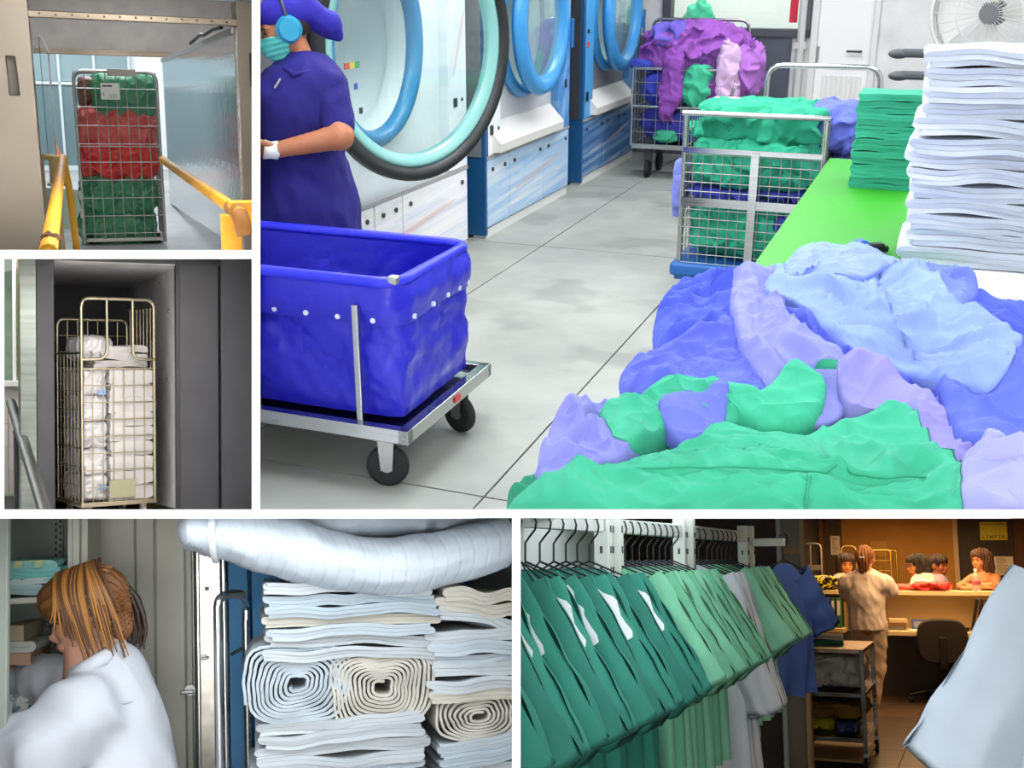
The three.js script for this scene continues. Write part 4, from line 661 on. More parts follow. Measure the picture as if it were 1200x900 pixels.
function hairMesh(kind, cell = 0.008) {
  const E = [[0, 0.036, -0.018, 0.086, 0.094, 0.103]];
  if (kind === 'short') E.push([0, 0.06, 0.03, 0.075, 0.06, 0.07], [0, -0.02, -0.06, 0.08, 0.07, 0.06]);
  if (kind === 'bob') E.push([-0.062, -0.04, -0.012, 0.036, 0.11, 0.06], [0.062, -0.04, -0.012, 0.036, 0.11, 0.06], [0, -0.05, -0.06, 0.085, 0.11, 0.055], [0, 0.07, 0.04, 0.07, 0.05, 0.06]);
  if (kind === 'long') E.push([-0.06, -0.05, -0.01, 0.036, 0.13, 0.055], [0.06, -0.05, -0.01, 0.036, 0.13, 0.055], [0, -0.1, -0.07, 0.08, 0.16, 0.05], [0, 0.07, 0.04, 0.07, 0.05, 0.06]);
  if (kind === 'bun') E.push([0, -0.01, -0.09, 0.062, 0.07, 0.05], [0, -0.08, -0.085, 0.045, 0.07, 0.032]);
  const f = bones(E, 0.03);
  return field((x, y, z) => { let d = f(x, y, z) + 0.007 * Math.sin((Math.atan2(x, -z - 0.02 + 1e-6)) * 22 + 3 * nz(x * 9, y * 9, z * 9)) + 0.006 * nz(x * 30, y * 12, z * 30); const face = (Math.hypot(x / 0.066, (y + 0.035) / 0.085, (z - 0.1) / 0.09) - 1) * 0.066; return Math.max(d, -face); }, [-0.13, -0.29, -0.16], [0.13, 0.16, 0.13], cell);
}
function faceParts(t, m, base, o = {}) {                          // eyes, brows and lips as small shapes on the head
  const put = (name, g, mt) => part(t, name, at4(g, m).translate(-base[0], -base[1], -base[2]), mt);
  for (const s of [-1, 1]) { put('eye', ball(s * 0.03, 0.003, 0.082, 0.011, 0.006, 0.006, 10), mat(0x2a1d18, 0.3)); put('eyebrow', sweep([[s * 0.014, 0.02, 0.093], [s * 0.03, 0.026, 0.09], [s * 0.048, 0.02, 0.077]], 0.0035, 5), mat(o.brow ?? 0x2a1c14, 0.8)); }
  if (!o.noMouth) put('lips', sweep([[-0.022, -0.063, 0.09], [0, -0.061, 0.098], [0.022, -0.063, 0.09]], 0.0055, 6), mat(0xa85a50, 0.5));
  if (o.glasses) put('glasses', [sweep(ring(0.021, 20).map(([x, y]) => [x - 0.03, y + 0.002, 0.1]), 0.0022, 5, true), sweep(ring(0.021, 20).map(([x, y]) => [x + 0.03, y + 0.002, 0.1]), 0.0022, 5, true), rod([-0.009, 0.004, 0.1], [0.009, 0.004, 0.1], 0.002, 5), rod([-0.051, 0.004, 0.099], [-0.078, 0.006, 0.0], 0.002, 5), rod([0.051, 0.004, 0.099], [0.078, 0.006, 0.0], 0.002, 5)], mat(0x1d1d20, 0.35));
}

room = LAUNDRY;
{ // worker in a blue dress behind the blue cart, looking down to the left
  const zc = -4.02, P = (px, py, dz = 0) => room.z(px, py, zc + dz), base = [P(355, 260).x, 0, zc], t = thing('person', 'worker in blue dress, cap, ear defenders and face mask behind the blue cart', 'person', base);
  const cutL = g => trim(g, 'L', 305.3, [1, 0, 0]), put = (n, g, m) => part(t, n, cutL(one(g)).translate(-base[0], -base[1], -base[2]), m);
  const hc = P(334, 35), hm = headPose(hc, -0.92, 0.22, 0.05, 1.0), sk = skin(0xb9744f);
  const sh = P(386, 102, 0.02), el = P(399, 160, 0.1), wr = P(324, 176, 0.22), neck = P(350, 70), nb = P(360, 92), chest = P(352, 122), waist = P(352, 175), hip = P(358, 240), knee = P(356, 420);
  const body = [limbMesh([[neck, nb, 0.056, 0.066], [nb, chest, 0.09, 0.14], [chest, waist, 0.14, 0.14], [waist, hip, 0.14, 0.17], [sh, el, 0.05, 0.046], [el, wr, 0.05, 0.032], [V(hip.x - 0.06, hip.y, hip.z), V(hip.x - 0.05, 0.42, zc), 0.09, 0.06], [V(hip.x - 0.05, 0.42, zc), V(hip.x - 0.05, 0.05, zc), 0.055, 0.04], [V(hip.x + 0.08, hip.y, hip.z), V(hip.x + 0.08, 0.42, zc), 0.09, 0.06], [V(hip.x + 0.08, 0.42, zc), V(hip.x + 0.08, 0.05, zc), 0.055, 0.04]], 0.013, 0.03), at4(headMesh(), hm), handMesh(wr, [-0.8, 0.02, 0.4], [0.2, 0.6, 0.5], 0.5)];
  put('body', mergeGeometries(body.map(flat)), sk);
  const dress = mat(0x160a70, 0.85, { map: T.mottle, bumpMap: T.weave, bumpScale: 0.0005 });
  put('dress', limbMesh([[nb, chest, 0.11, 0.182], [chest, waist, 0.182, 0.168], [waist, hip, 0.168, 0.21], [hip, V(hip.x, 0.42, zc), 0.215, 0.24], [P(366, 96), sh, 0.09, 0.075]], 0.012, 0.06, 0.012, 9, 3), dress);
  put('sleeve', limbMesh([[sh, P(396, 146, 0.07), 0.075, 0.068]], 0.009, 0.03, 0.007, 14, 5), dress);
  put('collar', sweep([P(333, 78, 0.12), P(345, 88, 0.14), P(362, 84, 0.1), P(372, 72, 0.02)], 0.01, 8), dress);
  { const a = P(322, 103, 0.2), b = P(329, 92, 0.18); put('zip', rod(a, b, 0.005, 6), M.zinc); }
  const at = (n, g, m) => put(n, at4(g, hm), m), capM = mat(0x20159a, 0.85, { map: T.mottle });
  at('cap', field((x, y, z) => { const d = bones([[0, 0.062, -0.02, 0.094, 0.085, 0.112], [0, 0.05, -0.1, 0.0, -0.02, -0.175, 0.06, 0.05], [0, -0.02, -0.17, 0, -0.075, -0.2, 0.045, 0.02]], 0.04)(x, y, z) + 0.006 * Math.abs(nz(x * 16, y * 16, z * 16)); return Math.max(d, 0.028 - y - 0.8 * Math.max(0, -z - 0.02)); }, [-0.13, -0.15, -0.28], [0.13, 0.2, 0.14], 0.008), capM);
  at('hair', field((x, y, z) => Math.max((Math.hypot(x / 0.083, (y - 0.02) / 0.085, (z + 0.02) / 0.096) - 1) * 0.083, y - 0.04, z - 0.03, -0.035 - y), [-0.1, -0.06, -0.14], [0.1, 0.06, 0.06], 0.008), mat(0x20140f, 0.8));
  const HF = headField();
  at('face_mask', field((x, y, z) => Math.max(HF(x, y, z) - 0.01 - 0.002 * Math.sin(y * 300), y + 0.012 + 0.3 * Math.max(0, 0.06 - z), 0.0 - z + 0.005 - 0.2 * (y + 0.05), -0.112 - y), [-0.1, -0.13, -0.02], [0.1, 0.02, 0.14], 0.0045), mat(0x5fc7bd, 0.85, { bumpMap: T.weave, bumpScale: 0.0004 }));
  at('ear_defender', [cyl(0.052, 0.022, 0.086, 0.0, -0.008, 'x', 28), cyl(0.048, 0.03, 0.108, 0.0, -0.008, 'x', 28, 0.038).scale(1, 1.15, 1)].map(g => g), mat(0x1b86a8, 0.35));
  at('ear_defender', [cyl(0.052, 0.022, -0.086, 0.0, -0.008, 'x', 28), cyl(0.038, 0.03, -0.108, 0.0, -0.008, 'x', 28, 0.048).scale(1, 1.15, 1)], mat(0x1b86a8, 0.35));
  at('headband', sweep(Array.from({ length: 21 }, (_, i) => { const a = i / 20 * Math.PI; return [0.104 * Math.cos(a), 0.02 + 0.135 * Math.sin(a), -0.01]; }), 0.007, 6), mat(0x222a3a, 0.5));
  faceParts(t, hm, base, { noMouth: true });
  for (const c of t.children) if (['eye', 'eyebrow'].includes(c.name)) { c.geometry.translate(...base); cutL(c.geometry); c.geometry.translate(-base[0], -base[1], -base[2]); }
  put('glove_cuff', sweep([P(325, 176, 0.215), P(317, 176, 0.235), P(309, 175, 0.25)], s => 0.037 + 0.004 * Math.sin(s * 9), 14), mat(0xe6e6e0, 0.7));
  for (const s of [-0.05, 0.08]) put('shoe', limbMesh([[V(hip.x + s, 0.045, zc + 0.0), V(hip.x + s - 0.12, 0.035, zc + 0.09), 0.045, 0.035]], 0.012), mat(0xe8e8e8, 0.6));
}

room = STORE;
{ // woman in a white coat reaching into the cabinet
  const zc = -2.95, P = (px, py, dz = 0) => room.z(px, py, zc + dz), base = [P(110, 880).x, 0, zc], t = thing('person', 'woman with blond ponytail and white coat reaching into the cabinet', 'person', base);
  const put = (n, g, m) => part(t, n, trim(trim(one(g), 'T', 607.2, [0, -1, 0]), 'L', -200, [1, 0, 0]).translate(-base[0], -base[1], -base[2]), m), sk = skin(0xcf9a80);
  const hc = P(102, 720), hm = headPose(hc, -1.62, 0.3, 0.0, 0.88), at = (n, g, m) => put(n, at4(g, hm), m);
  const neck = P(104, 760), nb = P(124, 796, -0.02), chest = P(122, 850), belly = P(126, 930), hip = P(134, 1020);
  const shN = P(92, 838, 0.13), elN = P(40, 892, 0.2), wrN = P(-10, 862, 0.12), shF = P(98, 802, -0.14), elF = P(52, 800, -0.2), wrF = P(8, 788, -0.22), ft = 0.05;
  put('body', mergeGeometries([limbMesh([[P(98, 738), neck, 0.05, 0.05], [neck, nb, 0.052, 0.08], [nb, chest, 0.1, 0.13], [chest, belly, 0.13, 0.13], [belly, hip, 0.13, 0.15], [shN, elN, 0.05, 0.042], [elN, wrN, 0.042, 0.03], [shF, elF, 0.05, 0.042], [elF, wrF, 0.042, 0.029], [V(hip.x, hip.y, zc + 0.08), V(hip.x, 0.5, zc + 0.08), 0.09, 0.06], [V(hip.x, 0.5, zc + 0.08), V(hip.x, 0.06, zc + 0.08), 0.06, 0.045], [V(hip.x, hip.y, zc - 0.08), V(hip.x, 0.5, zc - 0.08), 0.09, 0.06], [V(hip.x, 0.5, zc - 0.08), V(hip.x, 0.06, zc - 0.08), 0.06, 0.045]], 0.012, 0.03), at4(headMesh(0.0045), hm), handMesh(wrF, [-1, 0.0, -0.2], [0, 0.6, 0.6], 0.4), handMesh(wrN, [-1, 0.1, -0.3], [0, 0.6, 0.6], 0.4)].map(flat)), sk);
  const coat = mat(0xc6cad2, 0.85, { map: T.mottle, bumpMap: T.weave, bumpScale: 0.0005 });
  const N1 = flatBones([[nb, chest, 0.085, 0.132], [chest, belly, 0.132, 0.15], [belly, hip, 0.15, 0.2], [hip, V(hip.x, 0.75, zc), 0.2, 0.22], [P(118, 806, 0.04), shN, 0.075, 0.08], [P(116, 800, -0.06), shF, 0.08, 0.075], [shN, elN, 0.085, 0.075], [elN, P(12, 872, 0.16), 0.074, 0.062], [P(136, 786, 0.0), P(138, 880, 0.0), 0.07, 0.105], [P(138, 880), P(150, 1000), 0.105, 0.15]]), fN = bones(N1, 0.045), [lo, hi] = boneBox(N1, 0.05);
  put('coat', field((x, y, z) => { let d = fN(x, y, z); if (Math.abs(d) < 0.06) { const q = x * 0.55 + y * 0.83, s = x * 0.83 - y * 0.55; d += 0.013 * Math.pow(0.5 + 0.5 * Math.cos((q * 17 + 2.5 * nz(x * 5, y * 5, z * 5)) * 2), 2) * smooth(-0.3, 0.4, nz(x * 4, y * 4, z * 4 + 3)) + 0.016 * Math.abs(nz(x * 9 + y * 4, y * 7, z * 9)) - 0.004; } return d; }, lo, hi, 0.0085), coat);
  put('sleeve', limbMesh([[shF, elF, 0.075, 0.065], [elF, P(34, 798, -0.22), 0.062, 0.058]], 0.008, 0.03, 0.008, 16, 9), coat);
  put('cuff', sweep([P(24, 800, -0.22), P(28, 799, -0.22), P(37, 798, -0.22)], s => 0.058 + 0.004 * s, 18), coat);
  put('collar', sweep([P(86, 790, 0.06), P(100, 783, 0.085), P(120, 772, 0.08), P(140, 758, 0.03), P(146, 754, -0.03)], s => 0.014 + 0.006 * Math.sin(s * Math.PI), 8), coat);
  put('seam', sweep(Array.from({ length: 14 }, (_, i) => { const s = i / 13, p = P(mix(108, 170, s), mix(798, 812, s) + 10 * Math.sin(s * 3), 0); return p.add(V(0, 0, 0.165 - 0.1 * s * s)); }), 0.003, 5), coat);
  // hair: blond cap with darker roots, fringe locks, dark ponytail
  const blond = mat(0xb9773a, 0.6, { map: T.wood }), dark = mat(0x2c1a13, 0.5);
  at('hair', field((x, y, z) => { const d = bones([[0, 0.035, -0.018, 0.09, 0.096, 0.106], [0, 0.065, 0.045, 0.076, 0.058, 0.066], [0, -0.04, -0.07, 0.07, 0.06, 0.045]], 0.035)(x, y, z) + 0.0045 * Math.sin(Math.atan2(x, y + 0.02) * 26 + 4 * nz(x * 12, y * 12, z * 12)) + 0.004 * nz(x * 40, y * 15, z * 15); const face = (Math.hypot(x / 0.07, (y + 0.04) / 0.08, (z - 0.1) / 0.095) - 1) * 0.07; return Math.max(d, -face); }, [-0.13, -0.12, -0.15], [0.13, 0.16, 0.13], 0.0055), mat(0x8a5a30, 0.6, { map: T.wood }));
  const R = rng(77), locks = [[], [], []];
  for (let i = 0; i < 120; i++) { const s = (R() - 0.5) * 1.1, th = s, e = R(), x0 = 0.03 * Math.sin(th), pts = []; for (let k = 0; k <= 9; k++) { const u = k / 9, ph = mix(-0.9 + 0.5 * e, 1.62 - 0.45 * e - 0.35 * Math.abs(th), u), rr = 1.02 + 0.02 * nz(i, u * 2); pts.push([0.09 * Math.sin(th) * rr + 0.003 * nz(i * 3, u * 3), 0.035 + 0.097 * Math.cos(ph) * Math.cos(th) * rr, -0.016 + 0.113 * Math.sin(ph) * Math.cos(th * 0.6) * rr]); } locks[i % 3].push(sweep(pts, u => 0.0046 * Math.sin(Math.PI * clamp(u * 0.9 + 0.08)) + 0.0008, 5)); }
  at('hair_lock', locks[0], mat(0xc08a4a, 0.5)); at('hair_lock', locks[1], mat(0x9a6430, 0.5)); at('hair_lock', locks[2], mat(0x6d4526, 0.5));
  const side = [], side2 = []; for (let i = 0; i < 90; i++) { const a = R(), z0 = mix(-0.085, 0.05, a), len = (0.075 + 0.11 * R()) * (1 - 0.7 * smooth(0.0, 0.05, z0)) + 0.03; const pts = []; for (let k = 0; k <= 8; k++) { const u = k / 8; const ph = u * 2.3; pts.push([ph < 1.57 ? 0.095 * Math.sin(0.25 + ph * 0.84) : 0.095 - 0.012 * (ph - 1.57), ph < 1.57 ? 0.037 + 0.1 * Math.cos(0.25 + ph * 0.84) : 0.037 - (len - 0.03) * (ph - 1.57) / 0.73, (z0 - 0.01) * (ph < 1.57 ? Math.sqrt(1 - 0.2 * (1 - ph / 1.57)) : 1) + 0.022 * ph * a - 0.004 * ph + 0.006 * Math.sin(u * 4 + a * 9)]); } (i % 5 < 2 ? side : side2).push(sweep(pts, u => 0.0062 * (1 - 0.75 * u), 5)); } at('hair_lock', side, mat(0xa9712f, 0.55)); at('hair_lock', side2, mat(0x5f3c1e, 0.55));
  const tail = []; for (let i = 0; i < 22; i++) { const a = R() * 6.28, r = 0.018 * Math.sqrt(R()), ox = r * Math.cos(a), oy = r * Math.sin(a), sp = 1 + 0.7 * R(); tail.push(sweep([[138 - 8, 697], [144, 694], [154, 705], [161, 724], [164, 742], [161, 764 - 14 * R()]].map(([a1, b1], k) => { const p = P(a1, b1, 0.0); return [p.x + ox * (k ? sp : 0.5), p.y + oy * (k ? 1 : 0.5), p.z + 0.5 * oy * sp - 0.3 * ox]; }), u => 0.0085 * (1 - 0.75 * u), 5)); } put('ponytail', tail, dark);
  put('hair_tie', sweep(ring(0.02, 14).map(([a, b]) => { const p = P(135, 696); return [p.x + 0.3 * b, p.y + a, p.z + b]; }), 0.008, 6, true), mat(0x111111, 0.7));
  faceParts(t, hm, base, { glasses: true, brow: 0x6d4526 });
}

// =====================================================================================================
// LOADING GATE with the cage of bagged laundry
// =====================================================================================================
room = BAY;
{
  const tr = g => trim(trim(g, 'B', 292.8, [0, 1, 0]), 'R', 294.8, [-1, 0, 0]), trb = g => trim(g, 'B', 292.8, [0, 0, -1]);
  const ZF = -9.5, ZR = -17.5;                         // near and far ends of the gate tunnel
  const jl = room.z(33, 20, ZF).x, jr = room.z(277, 20, ZF).x, hy = room.z(150, 25, ZF).y, ht = room.z(150, 17, ZF).y;
  const fl = struct('floor', tr(trb(span(-4, 3.4, -0.1, 0, -9.8, -27))), mat(0xc7cacd, 0.35, { map: T.concrete }));
  ceilingPanel(0.5, 3.3, -14, 1.6, 4.5, BAY_POWER * 0.6, 0xf4f7ff, 'long added light panel hidden over the gate tunnel', undefined);  // added panel out of view, stands in for daylight in the tunnel
  ceilingPanel(-0.8, 4.2, -22, 5, 5, BAY_POWER * 0.6, 0xf4f8ff, 'large added light panel for daylight over the loading yard', undefined);  // added panel in place of open sky above the yard
  ceilingPanel(0.4, 3.0, -5.6, 2.2, 1.6, BAY_POWER * 1.9, 0xfff6ec, 'added square fill panel in front of the loading gate', undefined);  // added lamp out of view, brightens the cage from the front
  // corrugated roof
  const cor = []; for (let i = 0; i <= 22; i++) { const k = i % 4; cor.push([i * 0.08, k < 2 ? 0 : 0.05]); }
  const roofPath = cor.map(([a, b]) => [a, b]);
  struct('ceiling', trim(ribbon(roofPath, 0.012, 7, 1).rotateY(Math.PI / 2).translate(3.4, 2.42, -9.55), 'R', 294.8, [-1, 0, 0]), metal(0xb9bec2, 0.5), [0, 0, 0], 0, 'corrugated grey roof sheets');
  struct('trim_1', rod([room.z(205, 14, -10.6).x, 2.4, -10.6], [room.z(232, 2, -9.7).x, 2.38, -9.65], 0.03), metal(0xc6cacc, 0.5), [0, 0, 0], 0, 'thin roof joint pipe');
  struct('wall_left', trim(span(-4.1, -4, 0, 4.4, -10, -27), 'B', 292.8, [0, 1, 0]), wallWhite);
  struct('wall_right', tr(span(3.4, 3.5, 0.2, 4.4, -10.2, -27)), wallWhite);
  struct('ceiling', tr(span(-4, 3.4, 4.4, 4.5, -17.6, -27)), wallWhite);
  // near gate: steel jambs and header
  const sheet = M.sheetSteel;
  { const a = jl, b = a - 1.5, j = struct('trim_2', tr(extrude([[b, -0.6], [a - 0.0, -0.6], [a, 2.25], [b, 2.25]], 0.3, 0.006, [[[room.z(6.5, 66, ZF).x, room.z(10, 112, ZF).y], [room.z(20, 66, ZF).x, room.z(10, 112, ZF).y], [room.z(18, 66, ZF).x, room.z(10, 65, ZF).y], [room.z(6, 66, ZF).x, room.z(10, 65, ZF).y]]]).translate(0, 0, ZF - 0.3)), sheet, [0, 0, 0], 0, 'broad brushed steel jamb with a slot window');
    const o = mesh('slot_pane', span(room.z(5, 66, ZF).x, room.z(21, 66, ZF).x, room.z(10, 114, ZF).y, room.z(10, 63, ZF).y, ZF - 0.1, ZF - 0.11), mat(0x8d8a86, 0.3)); pose(o, [0, 0, 0]); j.attach(o); }
  { const j = struct('trim_3', tr(span(jr, jr + 0.7, -0.6, 2.28, ZF, ZF - 0.3, 0.006)), sheet, [0, 0, 0], 0, 'brushed steel jamb at the right of the gate');
    const o = mesh('slot_pane', span(jr + 0.09, jr + 0.2, room.z(290, 102, ZF).y, room.z(290, 62, ZF).y, ZF + 0.006, ZF - 0.01), M.black); pose(o, [0, 0, 0]); j.attach(o); }
  { const h = struct('trim_4', tr(span(jl, jr, hy, ht, ZF + 0.02, ZF - 0.1, 0.006)), metal(0xcbc4b8, 0.4, { map: T.steelTone }), [0, 0, 0], 0, 'riveted steel header of the gate');
    const rv = cyl(0.008, 0.012, 0, 0, 0, 'z', 8); for (let i = 0; i < 13; i++) { const o = new THREE.Mesh(boxUV(rv.clone()), M.darkGrey); o.name = 'rivet'; o.castShadow = o.receiveShadow = true; pose(o, [mix(jl + 0.08, jr - 0.08, i / 12), (hy + ht) / 2 + 0.015 * nz(i * 3.1, 1), ZF + 0.024]); h.attach(o); } }
  // tunnel sides
  const rx = jr - 0.02, lx = jl + 0.02;
  struct('wall_tunnel', tr(span(rx, rx + 0.05, 0, hy - 0.01, ZF - 0.05, ZR)), metal(0xd6dadd, 0.16, { bumpMap: T.crumple, bumpScale: 0.003 }), [0, 0, 0], 0, 'polished steel wall of the tunnel, mirroring the cage');
  struct('trim_5', tr(span(rx - 0.02, rx + 0.02, hy - 0.06, hy - 0.005, ZF - 0.05, ZR, 0.004)), metal(0xa7a7a5, 0.4), [0, 0, 0], 0, 'edge rail on top of the polished wall');
  const door = thing('glass_gate', 'narrow clear sheet gate leaf at the left of the tunnel', 'gate', [lx, 0, -13.4]);
  part(door, 'frame', [box(0.03, 0.04, 4.2, 0, 2.05, 0), box(0.03, 2.05, 0.05, 0, 1.02, -2.1), box(0.03, 0.04, 4.2, 0, 0.05, 0)], M.zinc);
  part(door, 'pane', box(0.008, 1.96, 4.1, 0, 1.05, 0), M.glass);
  { const s = thing('strap', 'loose black strap on the top corner of the polished wall', 'strap', [rx - 0.03, hy, -10.6]); part(s, 'band', sweep([[0, 0.02, 0.5], [-0.02, 0.03, 0.1], [-0.05, 0.0, -0.4], [-0.03, 0.03, -0.9], [-0.08, -0.03, -1.4]], 0.018, 6), M.black); }
  // far header and yard
  struct('wall_far', [span(-1.2, 2.4, 2.16, 3.4, ZR, ZR - 0.15), span(-4, -1.2, 0, 4.4, ZR, ZR - 0.15), span(2.4, 3.4, 0, 4.4, ZR, ZR - 0.15), span(-1.2, 2.4, 3.4, 4.4, ZR, ZR - 0.15)].map(tr), mat(0xb9b1a8, 0.8, { map: T.mottle }));
  struct('trim_6', tr(span(-1.2, 2.4, 2.1, 2.17, ZR + 0.05, ZR - 0.1, 0.006)), metal(0xb8aa98, 0.45, { map: T.steelTone }), [0, 0, 0], 0, 'second riveted beam at the far end of the tunnel');
  { // glazed facade across the yard
    const ZG = -26, f = struct('wall_yard', tr(span(-4, 3.4, 0, 4.4, ZG - 0.1, ZG - 0.3)), mat(0xd8dde0, 0.8));
    const t = thing('glazed_shopfront', 'grey green glazed front across the loading yard', 'glazing', [-0.6, 0, ZG]);
    for (let i = 0; i < 5; i++) { part(t, 'pane', box(0.66, 1.66, 0.02, -1.4 + i * 0.7, 0.92, 0), mat(0x5f7478, 0.15)); part(t, 'pane', box(0.66, 0.72, 0.02, -1.4 + i * 0.7, 2.2, 0), mat(0x7f9498, 0.15)); }
    part(t, 'mullions', [...Array.from({ length: 6 }, (_, i) => box(0.05, 2.6, 0.06, -1.75 + i * 0.7, 1.3, 0.02)), box(3.55, 0.06, 0.06, 0, 1.8, 0.02), box(3.55, 0.06, 0.06, 0, 2.6, 0.02), box(3.55, 0.1, 0.06, 0, 0.05, 0.02)], mat(0xb9c4c6, 0.4));
    const c = thing('traffic_cone', 'slim orange traffic cone in the yard left of the cage', 'cone', [room.z(67, 200, -21.5).x, 0, -21.5]);
    part(c, 'cone', lathe([[0.15, 0.03], [0.14, 0.05], [0.03, 0.72], [0.02, 0.72], [0.0, 0.72]], 20), mat(0xe5622a, 0.6)); part(c, 'base', box(0.36, 0.03, 0.36, 0, 0.015, 0, 0.01), mat(0x333333, 0.8)); part(c, 'band', lathe([[0.112, 0.25], [0.085, 0.4], [0.083, 0.4], [0.11, 0.25]], 20), M.white);
  }
  // yellow guard rails
  const yel = mat(0xe0a51e, 0.45, { map: T.mottle });
  { const a = room.y(57, 296, 0.95), b = room.y(73.5, 184, 0.95), t = thing('guard_rail', 'yellow pipe guard rail with chipped paint at the left of the cage', 'rail', [b.x, 0, b.z]);
    const L = g => trim(g, 'B', 292.8, [0, 1, 0]).translate(-b.x, 0, -b.z), p2 = room.y(84, 285, 0.0);
    part(t, 'top_pipe', L(sweep(fillet([[a.x, 0.95, a.z], [b.x, 0.95, b.z - 0.05], [b.x + 0.04, 0.6, b.z - 0.1], [b.x + 0.06, 0, b.z - 0.15]], 0.1), 0.034, 10)), yel);
    part(t, 'cross_pipe', L(pipe([[b.x - 0.02, 0.93, b.z], [b.x - 0.2, 0.96, b.z], [b.x - 0.2, 0.3, b.z]], 0.03, 0.05, 10)), mat(0xc9a763, 0.5, { map: T.mottle }));
    part(t, 'post', L(rod([b.x - 0.09, 0.95, b.z], [b.x - 0.07, 0, b.z], 0.032, 10)), mat(0xb89a68, 0.5, { map: T.mottle }));
    part(t, 'foot_plate', L(box(0.2, 0.015, 0.2, b.x + 0.06, 0.008, b.z - 0.15)), yel);
    part(t, 'rust_patch', L(field((x, y, z) => Math.hypot((x - mix(a.x, b.x, 0.04)) / 1, y - 0.955, (z - mix(a.z, b.z, 0.04)) * 0.5) - 0.036 + 0.016 * nz(x * 40, y * 40, z * 20), [mix(a.x, b.x, 0.04) - 0.06, 0.9, mix(a.z, b.z, 0.04) - 0.1], [mix(a.x, b.x, 0.04) + 0.06, 1.02, mix(a.z, b.z, 0.04) + 0.1], 0.007)), mat(0x4a2a18, 0.9)); }
  { const a = room.y(281, 250, 0.95), b = room.y(190, 187, 0.95), t = thing('guard_rail', 'yellow pipe guard rail in front of the polished steel wall', 'rail', [a.x, 0, a.z]);
    const L = g => tr(g).translate(-a.x, 0, -a.z);
    part(t, 'top_pipe', L(sweep([[a.x, 0.95, a.z], [b.x, 0.95, b.z]], 0.035, 10)), yel);
    part(t, 'elbow', L(sweep(fillet([[mix(a.x, b.x, 0.06), 0.95, mix(a.z, b.z, 0.06)], [a.x, 0.95, a.z], [a.x + 0.02, 0.84, a.z + 0.02]], 0.08), 0.042, 10)), mat(0x8a5a1e, 0.7, { map: T.mottle }));
    const c = room.z(269, 240, a.z - 0.1);
    part(t, 'post', L(span(c.x - 0.04, c.x + 0.06, 0.0, 0.93, a.z - 0.12, a.z - 0.2, 0.006)), yel);
    part(t, 'bracket', L(span(c.x + 0.0, c.x + 0.3, 0.87, 1.0, a.z - 0.1, a.z - 0.2, 0.008)), yel); }

  // cage
  const ZC = -12.5, x0 = room.z(92.5, 180, ZC).x, x1 = room.z(188, 180, ZC).x, w = x1 - x0, top = room.z(140, 84, ZC).y, d = 0.72, cx = (x0 + x1) / 2;
  const t = thing('roll_cage', 'tall wire roll cage of red and green laundry bags in the loading gate', 'roll cage', [cx, 0, ZC]);
  const hoop = z => pipe([[-w / 2, 0.02, z], [-w / 2, top, z], [w / 2, top, z], [w / 2, 0.02, z]], 0.017, 0.1, 8);
  part(t, 'front_frame', hoop(0), M.zinc); part(t, 'back_frame', hoop(-d), M.zinc);
  part(t, 'base', [box(w, 0.04, d, 0, 0.05, -d / 2, 0.006)], M.zinc);
  part(t, 'front_mesh', [...Array.from({ length: 7 }, (_, i) => rod([-w / 2 + w * (i + 1) / 8, 0.06, 0.006], [-w / 2 + w * (i + 1) / 8, top, 0.006], 0.0055, 5)), ...Array.from({ length: 9 }, (_, j) => rod([-w / 2, 0.12 + j * 0.185, 0.012], [w / 2, 0.12 + j * 0.185, 0.012], 0.0055, 5)), rod([-w / 2, 1.02, 0.012], [w / 2, 1.02, 0.012], 0.0055, 5)], M.zinc);
  for (const s of [-1, 1]) part(t, 'side_mesh', [...Array.from({ length: 6 }, (_, i) => rod([s * w / 2, 0.06, -d * (i + 1) / 7], [s * w / 2, top, -d * (i + 1) / 7], 0.005, 5)), ...Array.from({ length: 9 }, (_, j) => rod([s * w / 2, 0.12 + j * 0.185, 0], [s * w / 2, 0.12 + j * 0.185, -d], 0.005, 5))], M.zinc);
  part(t, 'name_plate', box(0.28, 0.07, 0.02, 0.06, top - 0.01, 0.025, 0.004), mat(0xb9ada3, 0.6, { map: T.mottle }));
  for (const sx of [-1, 1]) for (const z of [-0.08, -d + 0.08]) part(t, 'castor', [cyl(0.055, 0.03, sx * (w / 2 - 0.06), 0.056, z, 'x', 16)], M.rubber);
  for (const y of [0.33, 0.52]) part(t, 'latch', box(0.03, 0.09, 0.03, -w / 2 - 0.015, y, 0.01, 0.006), M.zinc);
  const card = solo('address_card', 'white address card with a black bar on the top green bag', 'card', keepUV(new THREE.BoxGeometry(0.185, 0.165, 0.006)), mat(0xffffff, 0.8, { map: print(128, 112, (g, W_, H_) => { g.fillStyle = '#d5dad4'; g.fillRect(0, 0, W_, H_); g.fillStyle = '#18181c'; g.fillRect(12, 16, 66, 10); g.fillStyle = '#8c9492'; for (let i = 0; i < 5; i++) g.fillRect(50 + 6 * (i % 2), 74 + 6 * i, 58, 2); g.fillRect(14, 64, 10, 22); }) }), [room.z(129, 107, ZC).x, room.z(129, 107, ZC).y, ZC + 0.04]);
  const bag = (label, c, pxc, pyb, pyt, halfpx, seed, amp = 0.03, f = 9, rz = 0.31) => { const b = room.z(pxc, pyb, ZC), u = room.z(pxc, pyt, ZC), rx = halfpx * 0.0086; const sh = (u.y - b.y) / 2; return solo('laundry_bag', label, 'laundry bag', lump(rx, sh, rz, seed, amp, f, 4), mat(c, 0.42, { bumpMap: T.crumple, bumpScale: 0.006, map: T.mottle }), [b.x, b.y, ZC - d / 2 + 0.02], 0, 'bags in the roll cage'); };
  bag('green laundry bag at the bottom of the roll cage', 0x449068, 141, 290.5, 246, 45, 91);
